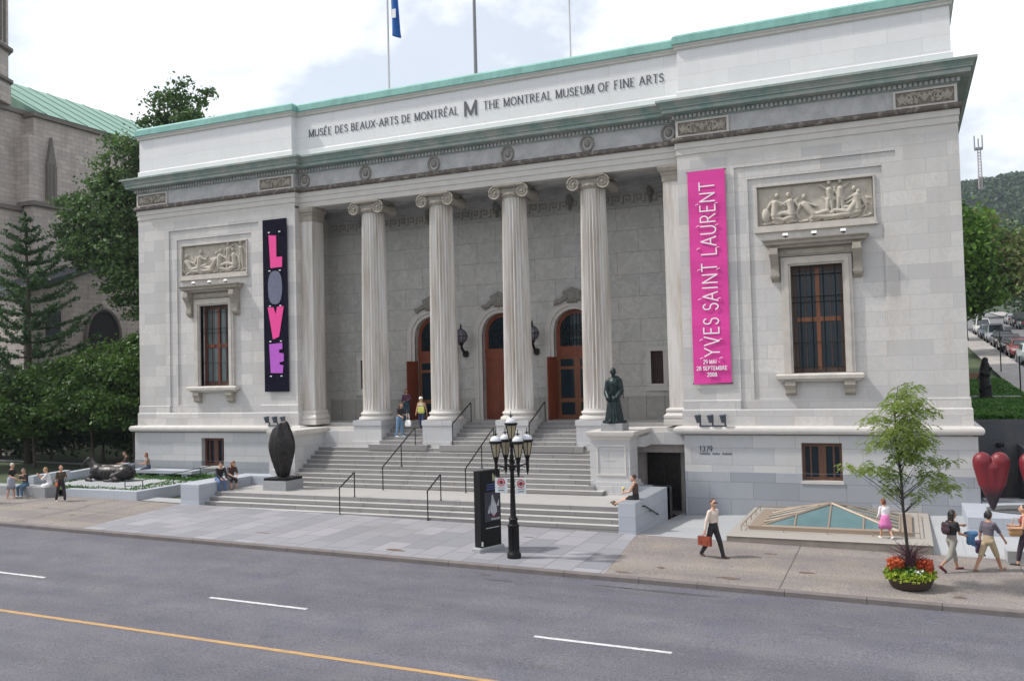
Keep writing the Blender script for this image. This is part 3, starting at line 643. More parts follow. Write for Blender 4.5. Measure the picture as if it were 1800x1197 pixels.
S['B'] = (.7, [[(.12,0),(.12,1)],[(.12,1)]+arc(.32,.765,.22,.235,90,-90,10)+[(.12,.53)],[(.12,.53)]+arc(.34,.265,.26,.265,90,-90,10)+[(.12,0)]], [0])
S['A'] = (.8, [[(.06,0),(.4,1)],[(.4,1),(.74,0)],[(.19,.36),(.61,.36)]], [])
S['X'] = (.8, [[(.08,1),(.72,0)],[(.72,1),(.08,0)]], [])
S['-'] = (.42, [[(.06,.42),(.36,.42)]], [])
S['R'] = (.76, [[(.12,0),(.12,1)],[(.12,1)]+arc(.34,.75,.24,.25,90,-90,10)+[(.12,.5)],[(.34,.5),(.7,0)]], [0])
S['T'] = (.72, [[(.36,0),(.36,1)],[(.05,1),(.67,1)]], [0])
S['O'] = (.9, [arc(.45,.5,.37,.5,0,360,24)], [])
S['N'] = (.86, [[(.12,0),(.12,1)],[(.12,1),(.74,0)],[(.74,0),(.74,1)]], [0,2])
S['L'] = (.64, [[(.12,0),(.12,1)],[(.12,0),(.58,0)]], [0])
S['H'] = (.88, [[(.12,0),(.12,1)],[(.76,0),(.76,1)],[(.12,.52),(.76,.52)]], [0,1])
S['F'] = (.62, [[(.12,0),(.12,1)],[(.12,1),(.55,1)],[(.12,.52),(.46,.52)]], [0])
S['I'] = (.36, [[(.18,0),(.18,1)]], [0])
S['V'] = (.78, [[(.06,1),(.4,0)],[(.4,0),(.72,1)]], [])
S['Y'] = (.76, [[(.06,1),(.38,.48)],[(.7,1),(.38,.48)],[(.38,.48),(.38,0)]], [])
S['P'] = (.68, [[(.12,0),(.12,1)],[(.12,1)]+arc(.34,.73,.24,.27,90,-90,10)+[(.12,.46)]], [0])
S["'"] = (.26, [[(.13,1),(.1,.78)]], [])
S[' '] = (.34, [], [])
S['0'] = (.7, [arc(.35,.5,.25,.5,0,360,18)], [])
S['1'] = (.45, [[(.08,.8),(.24,1),(.24,0)]], [])
S['2'] = (.68, [arc(.34,.72,.25,.28,160,-40,10)+[(.08,0),(.6,0)]], [])
S['3'] = (.66, [arc(.3,.74,.24,.25,150,-90,10),arc(.3,.25,.27,.26,90,-150,10)], [])
S['7'] = (.62, [[(.06,1),(.58,1),(.25,0)]], [])
S['8'] = (.68, [arc(.34,.75,.22,.24,0,360,14),arc(.34,.26,.26,.26,0,360,14)], [])
S['9'] = (.66, [arc(.32,.7,.25,.3,0,360,14),[(.57,.7),(.5,.25),(.3,0)]], [])
def text(mb, s, to3, h, w=.12, serif=False, width=None, squash=1.0, ws=1.0):
    """to3(u, v, d) -> 3d point; v in letter heights; strokes as slabs"""
    tot = sum(S[c][0]*squash+.1 for c in s); k = (width/h/tot) if width else 1
    u0 = 0; cnt = 0
    def stroke(a, b, wd):
        nonlocal cnt
        d = Vector((b[0]-a[0], b[1]-a[1])); 
        if d.length < 1e-6: return
        d.normalize(); n = Vector((-d.y, d.x))*wd/2; ex = d*wd*.25
        pts = [(a[0]-ex.x+n.x, a[1]-ex.y+n.y), (a[0]-ex.x-n.x, a[1]-ex.y-n.y), (b[0]+ex.x-n.x, b[1]+ex.y-n.y), (b[0]+ex.x+n.x, b[1]+ex.y+n.y)]
        dd = .002+.0009*(cnt % 7); cnt += 1
        vs = [to3(p[0]*h, p[1]*h, 0) for p in pts]+[to3(p[0]*h, p[1]*h, .03+dd) for p in pts]
        mb.add(vs, [(0,1,2,3),(7,6,5,4),(0,4,5,1),(1,5,6,2),(2,6,7,3),(3,7,4,0)])
    for c in s:
        wd, polys, ser = S[c]
        for i, pl in enumerate(polys):
            for a, b in zip(pl[:-1], pl[1:]):
                a2 = (u0+a[0]*squash*k, a[1]); b2 = (u0+b[0]*squash*k, b[1])
                hz = abs(b[1]-a[1]) < .5*abs(b[0]-a[0])
                stroke(a2, b2, w*(.55 if (serif and hz) else 1))
            if serif and i in ser:
                x = u0+pl[0][0]*squash*k
                for vv in (0, 1): stroke((x-.11, vv), (x+.11, vv), w*.45)
        u0 += (wd*squash+.1)*k*ws
    return u0*h
M_letter = plain('dark_bronze_letters', (.05, .055, .075), .6, var=.2)
M_letterm = plain('grey_metal_letter', (.09, .09, .1), .5)
yt = YC+.05
def cap_text(s, x0, x1, z, h, w=.115):
    """one part per word, spread to the measured width"""
    adv = lambda t: sum(S[c][0]+.1 for c in t)
    k = (x1-x0)/(h*adv(s)); u = x0
    for wd in s.split(' '):
        mb = MB(); text(mb, wd, lambda a_, v, d: (u+a_, yt-.012-d*.3, z+v), h, w, True, width=adv(wd)*k*h); part(mb, 'lettering', M_letter)
        u += (adv(wd)+adv(' '))*k*h
cap_text('MUSÉE DES BEAUX-ARTS DE MONTRÉAL', -8.33, -.5, 16.61, .33)
cap_text('THE MONTREAL MUSEUM OF FINE ARTS', .66, 8.48, 16.64, .33)
t1 = MB(); text(t1, 'M', lambda u, v, d: (-.27+u, yt-.015-d*.3, 16.48+v), .6, .17, False, width=.72); part(t1, 'lettering', M_letterm)
t1 = MB(); text(t1, '1379', lambda u, v, d: (9.49+u, -.185-d*.3, 2.35+v), .19, .16, True, width=.5)
for a, b_ in ((9.49, 9.93), (9.97, 10.28), (10.33, 10.7)):
    n = int((b_-a)/.045)
    for k in range(n): t1.box(a+k*.045, a+k*.045+.03, -.192, -.18, 2.24, 2.24+.045+.02*(k % 3 == 0))
part(t1, 'address_number', M_letter)

# ---- portico: back wall with three arches
YB = 3.0; ACX = (-3.5, 0.0, 3.5); HW = .93; SP = 7.24
bw = MB()
xs_ = [-9.2, -7.43, -6.9]
def archcol(x, c): return SP+math.sqrt(max(0, HW*HW-(x-c)**2))
segs = [(-9.2, None)]
edges = [-9.2]
def strip(x0, x1, z0, z1): bw.quad((x0, YB, z0), (x1, YB, z0), (x1, YB, z1), (x0, YB, z1))
ZT = 13.6; ZF = 3.36
def wallseg(x0, x1, hole=None):
    if hole is None: strip(x0, x1, ZF-.2, ZT)
    else: strip(x0, x1, ZF-.2, hole[0]); strip(x0, x1, hole[1], ZT)
wallseg(-9.2, -7.43); wallseg(-7.43, -6.9, (4.85, 6.22)); wallseg(-6.9, ACX[0]-HW)
for i, c in enumerate(ACX):
    n = 20
    for k in range(n):
        a = c-HW+2*HW*k/n; b_ = c-HW+2*HW*(k+1)/n; za, zb = archcol(a, c), archcol(b_, c)
        bw.quad((a, YB, za), (b_, YB, zb), (b_, YB, ZT), (a, YB, ZT)); bw.quad((a, YB, za), (b_, YB, zb), (b_, YB+.5, zb), (a, YB+.5, za))
    for sx in (-HW, HW): bw.quad((c+sx, YB, ZF-.2), (c+sx, YB+.5, ZF-.2), (c+sx, YB+.5, SP), (c+sx, YB, SP))
    if i < 2: wallseg(c+HW, ACX[i+1]-HW)
wallseg(ACX[2]+HW, 6.9); wallseg(6.9, 7.43, (4.85, 6.22)); wallseg(7.43, 9.2)
for s in (-1, 1):
    bw.quad((s*9.2, 1.0, ZF-.2), (s*9.2, YB, ZF-.2), (s*9.2, YB, ZT), (s*9.2, 1.0, ZT))
    a, b_ = sorted((s*6.9, s*7.43))
    for q in (a, b_): bw.quad((q, YB, 4.85), (q, YB+.3, 4.85), (q, YB+.3, 6.22), (q, YB, 6.22))
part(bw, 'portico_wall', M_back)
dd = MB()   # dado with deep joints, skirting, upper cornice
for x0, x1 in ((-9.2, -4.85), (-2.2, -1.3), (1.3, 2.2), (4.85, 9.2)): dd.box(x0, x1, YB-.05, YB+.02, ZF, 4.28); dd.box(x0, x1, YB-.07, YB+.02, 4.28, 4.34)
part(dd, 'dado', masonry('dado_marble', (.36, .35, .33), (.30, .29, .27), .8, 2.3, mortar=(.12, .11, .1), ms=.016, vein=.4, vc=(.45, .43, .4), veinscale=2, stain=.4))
uc = MB(); uc.sweep([(-9.2, 1.0), (-9.2, YB), (9.2, YB), (9.2, 1.0)][::1], [(-.1, 13.0), (.05, 13.0), (.08, 13.1), (.2, 13.15), (.22, 13.25), (.35, 13.4), (-.1, 13.4)]) if False else None
uc = MB(); uc.box(-9.2, 9.2, YB-.06, YB, 12.38, 12.46); uc.box(-9.2, 9.2, YB-.08, YB, 12.98, 13.06); uc.box(-9.2, 9.2, YB-.2, YB, 13.06, 13.2); uc.box(-9.2, 9.2, YB-.34, YB, 13.2, 13.45)
part(uc, 'portico_cornice', M_frieze)
gk = MB()   # Greek key pattern band
k = 0; x = -9.0
while x < 8.9:
    z = 12.54
    for (a, b_, c0, c1) in ((0, .04, 0, .34), (.04, .34, .30, .34), (.30, .34, .1, .3), (.14, .30, .1, .14), (.14, .18, .14, .22), (.38, .50, 0, .04)):
        if abs((x+.2) % 3.5-1.75) > .0: gk.box(x+a, x+b_, YB-.045, YB-.005, z+c0, z+c1)
    x += .48
part(gk, 'greek_key_band', M_wreath if False else plain('grey_brown_key_stone', (.28, .265, .24), .8, var=.2))  # key band in one grey brown stone, darker than the wall
for cx in (-7.1, -3.5, 0, 3.5, 7.1):
    skin('lion_head_bracket', [('e', (cx, YB-.22, 12.85), (.13, .16, .17)), ('c', (cx, YB-.3, 12.78), (cx, YB-.38, 12.72), .07, .05), ('c', (cx, YB-.05, 12.9), (cx, YB-.2, 13.02), .17, .13), ('c', (cx, YB-.1, 12.6), (cx, YB-.14, 12.5), .09, .06)], .02, M_wreath, MUS, smooth=1)
cl = MB(); cl.quad((-9.3, .6, 13.45), (9.3, .6, 13.45), (9.3, 3.2, 13.45), (-9.3, 3.2, 13.45))
for s in (-1, 1): pass
part(cl, 'portico_ceiling', M_frieze)
# soffit beam above the columns
sb = MB(); sb.box(-9.2, 9.2, YC+.02, 1.42, 13.345, 13.5); sb.box(-9.2, 9.2, 1.36, 1.42, 13.3, 14.2); part(sb, 'entablature_beam', M_frieze)
# ---- antae pilasters at the portico ends
for s in (-1, 1):
    an = MB(); x0, x1 = sorted((s*8.27, s*9.25))
    an.box(x0, x1, YC+.06, 1.25, 3.9, 12.75)
    part_ = part(an, 'pilaster', M_col)
    rb_ = MB()
    for q in (.14, .5): rb_.box(s*8.27+(-s*.01 if s else 0) - .0, s*8.27+s*.012, YC+.06+q, YC+.06+q+.2, 4.3, 12.5) if False else None
    cp = MB(); cp.sweep([(x0 if s > 0 else -9.3, 1.25), (x0, YC+.06), (x1, YC+.06)] if s > 0 else [(x0, YC+.06), (x1, YC+.06), (x1, 1.25)], [(-.1, 12.72), (.03, 12.72), (.03, 12.95), (.06, 12.98), (.08, 13.08), (.14, 13.12), (.18, 13.25), (.18, 13.34), (-.1, 13.34)])
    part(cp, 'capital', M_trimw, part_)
    bs = MB(); bs.sweep([(x0, 1.25), (x0, YC+.06), (x1, YC+.06)] if s > 0 else [(x0, YC+.06), (x1, YC+.06), (x1, 1.25)], [(-.1, 3.3), (.2, 3.3), (.2, 3.5), (.16, 3.53), (.2, 3.58), (.2, 3.66), (.13, 3.72), (.1, 3.78), (.13, 3.84), (.12, 3.9), (.04, 3.95), (-.1, 3.98)])
    part(bs, 'pilaster_base', M_trim, part_, smooth=30)
# ---- doors, tympana, surrounds
for i, c in enumerate(ACX):
    su = MB()   # moulded arch surround: three stepped rings
    def ring(r0, r1, y0, y1):
        n = 28; pts = [(c+math.cos(math.pi*k/n), SP) for k in range(n+1)]
        def pt(r, k): t = math.pi*k/n; return (c+r*math.cos(t), SP+r*math.sin(t))
        for k in range(n):
            a, b_, e_, f = pt(r0, k), pt(r1, k), pt(r1, k+1), pt(r0, k+1)
            vs = [(q[0], y0, q[1]) for q in (a, b_, e_, f)]+[(q[0], y1, q[1]) for q in (a, b_, e_, f)]
            su.add(vs, [(0,1,2,3),(4,7,6,5),(0,4,5,1),(1,5,6,2),(2,6,7,3),(3,7,4,0)])
        for sg in (-1, 1):
            a, b_ = sorted((c+sg*r0, c+sg*r1)); su.box(a, b_, y0, y1, ZF, SP)
    ring(HW, HW+.16, YB-.04, YB+.06); ring(HW+.16, HW+.26, YB-.10, YB+.05); ring(HW+.26, HW+.4, YB-.06, YB+.04)
    ds = part(su, 'door_surround', M_trimw if False else M_trim)
    pr = [('e', (c, YB-.14, 8.72), (.24, .16, .28)), ('e', (c, YB-.14, 9.0), (.15, .12, .12))]
    for q in range(12): pr.append(('e', (c+.34*math.cos(q*.52), YB-.12, 8.74+.26*math.sin(q*.52)), (.09, .1, .09)))
    rr = random.Random(i)
    for sg in (-1, 1):
        for k in range(9):
            t = k/8; pr.append(('c', (c+sg*(.15+.5*t), YB-.1, 8.75-.28*t+.06*rr.random()), (c+sg*(.25+.55*t), YB-.15, 8.62-.3*t+.18*rr.random()), .12-.04*t, .07))
        pr.append(('e', (c+sg*.3, YB-.12, 8.88), (.14, .1, .11)))
    skin('cartouche', pr, .022, M_wreath, ds, smooth=1)
    # timber tympanum frame
    yd = YB+.3
    ty = MB(); n = 22
    for k in range(n):
        t0, t1_ = math.pi*k/n, math.pi*(k+1)/n; r0, r1 = .76, .95
        vs = [(c+r*math.cos(t), y, SP+r*math.sin(t)) for y in (yd, yd+.1) for r, t in ((r0, t0), (r1, t0), (r1, t1_), (r0, t1_))]
        ty.add(vs, [(0,1,2,3),(4,7,6,5),(0,4,5,1),(1,5,6,2),(2,6,7,3),(3,7,4,0)])
    ty.box(c-.95, c-.76, yd, yd+.1, 6.5, SP); ty.box(c+.76, c+.95, yd, yd+.1, 6.5, SP); ty.box(c-.95, c+.95, yd-.04, yd+.1, 6.4, 6.56); ty.box(c-.95, c+.95, yd-.02, yd+.1, 6.1, 6.4)
    tym = part(ty, 'fanlight', M_wood, ds)
    gg = MB(); gg.box(c-.8, c+.8, yd+.06, yd+.08, 6.5, SP+.0); gg.prism([(c+.8*math.cos(math.pi*k/16), SP+.8*math.sin(math.pi*k/16)) for k in range(17)], yd+.06, yd+.08, 'y')
    gi = MB()
    for k in range(-4, 5):
        x = c+k*.165; top = SP+math.sqrt(max(0, .78**2-(k*.165)**2)); gi.cyl((x, yd+.03, 6.55), (x, yd+.03, top), .011, n=5)
    for zz in (6.75, 7.1, 7.4):
        for k in range(-4, 4):
            x = c+k*.165+.08; gi.tube([(x+.06*math.cos(q), yd+.02, zz+.1*math.sin(q)) for q in np.linspace(0, 6.28, 9)], .01, n=4)
    gi.cyl((c-.78, yd+.03, 7.25), (c+.78, yd+.03, 7.25), .014, n=5)
    dk = plain('dim_interior', (.006, .006, .007), .6, var=.2)
    # dark lobby behind
    # doors
    if i == 1:
        dl = MB()
        for sg in (-1, 1):
            a, b_ = sorted((c+sg*.01, c+sg*.92)); dl.box(a, b_, yd+.02, yd+.1, ZF+.02, 6.12)
            for z0, z1 in ((3.55, 4.3), (4.4, 5.1), (5.2, 5.95)):
                dl.box(a+.12, b_-.12, yd-.01, yd+.03, z0, z1); dl.box(a+.2, b_-.2, yd-.03, yd+.0, z0+.08, z1-.08)
        part(dl, 'door', M_wood, ds)
    else:
        for sg in (-1, 1):   # outer leaves folded open against the reveal
            lf = MB(); ang = rad(72)*sg; hx = c+sg*.9
            Mx = Matrix.Translation(Vector((hx, YB+.12, 0))) @ Matrix.Rotation(rad(78)*sg if sg < 0 else rad(78), 4, 'Z')
            def bx(x0, x1, y0, y1, z0, z1):
                vs = []
                for zz in (z0, z1):
                    for xx, yy in ((x0, y0), (x1, y0), (x1, y1), (x0, y1)): 
                        v = Matrix.Rotation(rad(-100 if sg < 0 else -80), 4, 'Z') @ Vector((xx, yy*(-sg), 0)); vs.append((hx+v.x, YB+.1+v.y, zz))
                lf.add(vs, [(0,3,2,1),(4,5,6,7),(0,1,5,4),(1,2,6,5),(2,3,7,6),(3,0,4,7)])
            bx(0, .78, 0, .06, ZF+.02, 6.1)
            for z0, z1 in ((3.55, 4.3), (4.4, 5.1), (5.2, 5.95)): bx(.1, .68, -.02, .08, z0, z1)
            part(lf, 'door', M_wood, ds)
        gd = MB()   # glazed inner doors
        for x0 in (c-.92, c+.0):
            gd.box(x0, x0+.14, yd+.02, yd+.1, ZF+.02, 6.12); gd.box(x0+.78, x0+.92, yd+.02, yd+.1, ZF+.02, 6.12)
            for z0, z1 in ((ZF+.02, 3.55), (4.1, 4.28), (5.55, 5.68), (6.0, 6.11)): gd.box(x0+.14, x0+.78, yd+.025, yd+.095, z0, z1)
        gdo = part(gd, 'glazed_door', M_woodl, ds)
        pg = MB(); pg.box(c-.9, c+.9, yd+.05, yd+.06, ZF+.05, 6.1); part(pg, 'pane', M_glass, gdo)
    part(gg, 'pane', M_glass, ds); part(gi, 'grille', M_iron, ds)
for s in (-1, 1):   # small grilled windows beside the doors
    a, b_ = sorted((s*6.9, s*7.43)); f = MB()
    f.box(a-.2, a, YB-.07, YB+.1, 4.85, 6.22); f.box(b_, b_+.2, YB-.07, YB+.1, 4.85, 6.22); f.box(a-.24, b_+.24, YB-.09, YB+.1, 6.22, 6.4); f.box(a-.16, b_+.16, YB-.06, YB+.1, 4.7, 4.85); f.box(a-.26, b_+.26, YB-.12, YB+.1, 4.56, 4.7)
    f = part(f, 'grilled_window', M_trim); gl = MB(); gl.box(a, b_, YB+.2, YB+.22, 4.85, 6.22); part(gl, 'pane', M_glass, f)
    gr = MB()
    for xx in np.linspace(a+.04, b_-.04, 7): gr.cyl((xx, YB+.1, 4.85), (xx, YB+.1, 6.22), .014, n=5)
    for zz in np.linspace(4.9, 6.18, 14): gr.cyl((a, YB+.1, zz), (b_, YB+.1, zz), .014, n=5)
    part(gr, 'grille', plain('rusty_grille', (.09, .04, .03), .8), f)
# ---- columns
def column(cx, cy=.85):
    sh = MB(); nfl = 24; ns = 6; z0, z1 = 3.86, 12.83; ring_n = nfl*ns; zsn = 12
    vs = []
    for k in range(zsn+1):
        t = k/zsn; z = z0+(z1-z0)*t; r = .61-.10*t**1.6
        for j in range(ring_n):
            a = 2*math.pi*j/ring_n; u = (j % ns)/ns; dep = .12*math.sin(math.pi*min(1, max(0, (u-.1)/.8))) if 0 < k < zsn else 0
            rr_ = r*(1-dep*1.25); vs.append((cx+rr_*math.cos(a), cy+rr_*math.sin(a), z))
    fs = [(k*ring_n+j, k*ring_n+(j+1) % ring_n, (k+1)*ring_n+(j+1) % ring_n, (k+1)*ring_n+j) for k in range(zsn) for j in range(ring_n)]
    sh.add(vs, fs); co = part(sh, 'column', M_col, smooth=25)
    b = MB(); b.lathe([(.0, 3.5), (.77, 3.5), (.80, 3.53), (.80, 3.58), (.77, 3.63), (.68, 3.66), (.66, 3.71), (.70, 3.74), (.72, 3.78), (.70, 3.83), (.63, 3.86), (.615, 3.95), (.0, 3.95)], (cx, cy, 0), 40)
    part(b, 'column_base', M_trim, co, smooth=35)
    # Ionic capital
    pr = []; k = MB(); k.lathe([(.0, 12.78), (.53, 12.78), (.55, 12.82), (.62, 12.92), (.6, 13.0), (.0, 13.0)], (cx, cy, 0), 32)
    k.sweep([(cx-.62, cy+.62), (cx-.62, cy-.62), (cx+.62, cy-.62), (cx+.62, cy+.62), (cx-.62, cy+.62)], [(-.6, 13.2), (.0, 13.2), (.06, 13.26), (.06, 13.34), (-.6, 13.34)])
    k.box(cx-.62, cx+.62, cy-.5, cy+.5, 13.0, 13.2)
    for sx in (-1, 1):
        vx = cx+sx*.62; vz = 12.98
        for k2 in range(10):   # bolster between the front and rear volutes
            t0, t1_ = k2/10, (k2+1)/10; f = lambda t: .26-.1*math.sin(math.pi*t)
            k.cyl((vx, cy-.6+1.2*t0, vz), (vx, cy-.6+1.2*t1_, vz), f(t0), f(t1_), 20, caps=(k2 in (0, 9)))
        for yy, sg in ((cy-.62, -1), (cy+.62, 1)):
            pts = []; n = 40
            for q in range(n+1):
                t = q/n; a = math.pi/2-sx*sg*-1*0 + (-sx)*t*4.2*math.pi*(-1); r = .27*(1-t)**.8+.02
                pts.append((vx+r*math.cos(math.pi/2+sx*(-1)*(-t*4.2*math.pi)*-1), yy, vz+r*math.sin(math.pi/2+sx*(-1)*(-t*4.2*math.pi)*-1)))
            k.tube(pts, [.036*(1-.6*q/n) for q in range(n+1)], 6)
            k.lathe([(0, -.05), (.04, -.05), (.045, 0), (.04, .05), (0, .05)], (vx, yy, vz), 8)
    for q in range(9):   # egg moulding
        a = math.pi+math.pi*(q+.5)/9; k.lathe([(0, -.07), (.05, -.05), (.055, .02), (.03, .07), (0, .08)], (cx+.58*math.cos(a), cy+.58*math.sin(a), 12.92), 8)
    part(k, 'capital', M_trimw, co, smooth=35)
for cx in (-5.25, -1.75, 1.75, 5.25):
    column(cx)
    p_ = MB(); p_.box(cx-.71, cx+.71, .05, 1.75, 2.55, 3.28); p_.box(cx-.74, cx+.74, .02, 1.78, 3.28, 3.5); p_.box(cx-.76, cx+.76, -.06, 1.7, 2.3, 2.6)
    part(p_, 'pedestal', M_base)
# ---- stairs
stp = MB()
stp.box(-9.3, 9.2, 1.4, 3.35, 3.0, ZF)                       # portico floor
zt = 2.34
fr_y = [-.4+.3*i for i in range(7)]
for i, y in enumerate(fr_y[:-1]):
    z = zt+.1457*(i+1)
    for x0, x1 in ((-4.54, -2.46), (-1.04, 1.04), (2.46, 4.54)):
        stp.box(x0-(.0 if i > 0 else .0), x1, y, 1.5, z-.1457, z-.001*i) if i else None
stp.box(-7.3, 6.2, -.42, 1.4, 2.2, zt+.1457) if False else None
for x0, x1 in ((-4.95, -2.05), (-1.45, 1.45), (2.05, 4.95)): stp.box(x0, x1, -.36, 1.4, zt-.1, zt+.14)
stp.box(-7.66, 6.4, -.3, 1.6, 2.1, zt)                          # upper platform edge
for i in range(1, 9):
    z = zt-.16*i; y = -.3-.29*i; xr = 6.2 if i < 7 else (6.3 if i == 7 else 6.55); xr = {7: 6.02, 8: 6.42}.get(i, 5.95)
    stp.box(-7.68, xr, y, y+.6, z-.16, z)
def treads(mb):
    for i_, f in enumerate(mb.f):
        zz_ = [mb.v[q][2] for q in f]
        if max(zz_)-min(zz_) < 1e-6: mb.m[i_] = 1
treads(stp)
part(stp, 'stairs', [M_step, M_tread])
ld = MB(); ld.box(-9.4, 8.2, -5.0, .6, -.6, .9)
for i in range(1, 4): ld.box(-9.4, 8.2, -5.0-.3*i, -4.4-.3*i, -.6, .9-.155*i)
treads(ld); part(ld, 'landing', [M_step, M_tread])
lt_ = MB(); lt_.box(-9.35, 8.1, -4.96, -2.0, .89, .906); part(lt_, 'landing_paving', M_stepf)
up = MB(); up.box(-7.3, 6.1, -.26, .02, 2.33, 2.346)
part(up, 'platform_paving', M_stepf)
# ---- terraces
TZ = 3.2
for s in (-1, 1):
    if s < 0:
        tb = MB(); tb.box(-9.0, -7.62, -2.02, 1.2, .2, 2.94); tb.box(-9.0, -7.52, -2.14, .6, .2, 1.22); tb.box(-9.0, -7.57, -2.08, .6, 1.22, 1.32)
        tb.box(-8.2, -5.9, .1, .6, 2.3, 3.04)
        part(tb, 'terrace', M_base)
        tcp = MB(); tcp.sweep([(-9.0, -2.02), (-7.62, -2.02), (-7.62, .6)], [(-.5, 2.9), (.03, 2.9), (.06, 2.96), (.12, 3.0), (.15, 3.12), (.15, TZ), (-.5, TZ+.003)]); part(tcp, 'terrace_coping', M_trim)
        fl = MB(); fl.box(-8.9, -7.66, -1.6, 1.5, 3.02, TZ+.001); fl.box(-9.2, -5.9, .3, 1.5, 3.0, TZ-.003); fl.box(-9.2, -5.9, 1.3, 3.0, 3.0, TZ+.14); part(fl, 'terrace_floor', M_trim)
    else:
        tb = MB(); tb.box(5.9, 7.32, -2.02, -1.0, .2, 2.94); tb.box(5.9, 6.25, -1.0, .3, 2.0, 2.92); tb.box(5.9, 7.6, -1.0, .3, 2.56, 2.94); tb.box(7.0, 8.94, .15, .35, 2.56, 3.03); tb.box(5.75, 6.1, -1.9, .3, .2, 2.92)
        tb.box(5.74, 7.48, -2.2, -.86, .2, 1.22); tb.box(5.81, 7.41, -2.12, -.93, 1.22, 1.36); tb.box(5.7, 7.52, -2.24, -.83, .2, .96)
        part(tb, 'terrace', M_base)
        pn = MB()
        for (x0, x1, z0, z1) in ((6.04, 6.11, 1.58, 2.72), (7.11, 7.18, 1.58, 2.72), (6.11, 7.11, 1.58, 1.65), (6.11, 7.11, 2.65, 2.72)): pn.box(x0, x1, -2.05, -2.01, z0, z1)
        for k in range(14): pn.box(6.3+k*.036+.02*(k > 6), 6.322+k*.036+.02*(k > 6), -2.03, -2.01, 2.12, 2.135+.012*(k % 3))
        part(pn, 'carved_panel', M_trim)
        tcp = MB(); tcp.sweep([(5.9, .2), (5.9, -2.02), (7.32, -2.02), (7.32, .3)], [(-.5, 2.88), (.02, 2.88), (.05, 2.93), (.09, 3.0), (.2, 3.05), (.22, 3.16), (.22, TZ), (-.5, TZ+.003)]); part(tcp, 'terrace_coping', M_trim)
        fl = MB(); fl.box(5.95, 7.28, -1.6, 1.5, 3.02, TZ+.001); fl.box(5.9, 9.2, .25, 1.5, 3.0, TZ-.003); fl.box(5.9, 9.2, 1.3, 3.0, 3.0, TZ+.14); part(fl, 'terrace_floor', M_trim)
        # side entrance recess below the terrace
        rc = MB(); M_dk = plain('dark_recess_stone', (.46, .42, .40), .8, var=.3)
        rc.quad((6.2, 1.35, -.3), (8.94, 1.35, -.3), (8.94, 1.35, 2.7), (6.2, 1.35, 2.7)); rc.quad((6.26, -1.0, -.3), (6.26, 1.4, -.3), (6.26, 1.4, 2.7), (6.26, -1.0, 2.7)); rc.quad((6.26, -.98, 2.55), (8.94, -.98, 2.55), (8.94, 1.4, 2.55), (6.26, 1.4, 2.55)) if False else rc.quad((6.26, .3, 2.56), (8.94, .3, 2.56), (8.94, 1.4, 2.56), (6.26, 1.4, 2.56))
        rc.box(6.3, 8.9, .75, .8, 2.2, 2.55)
        part(rc, 'entrance_recess', M_dk)
        dr = MB(); dr.box(7.2, 8.3, 1.25, 1.33, -.1, 2.15); dr.box(7.1, 7.2, 1.2, 1.34, -.1, 2.25); dr.box(8.3, 8.4, 1.2, 1.34, -.1, 2.25); dr.box(7.72, 7.78, 1.2, 1.3, -.1, 2.15)
        part(dr, 'side_door', M_bronzed)

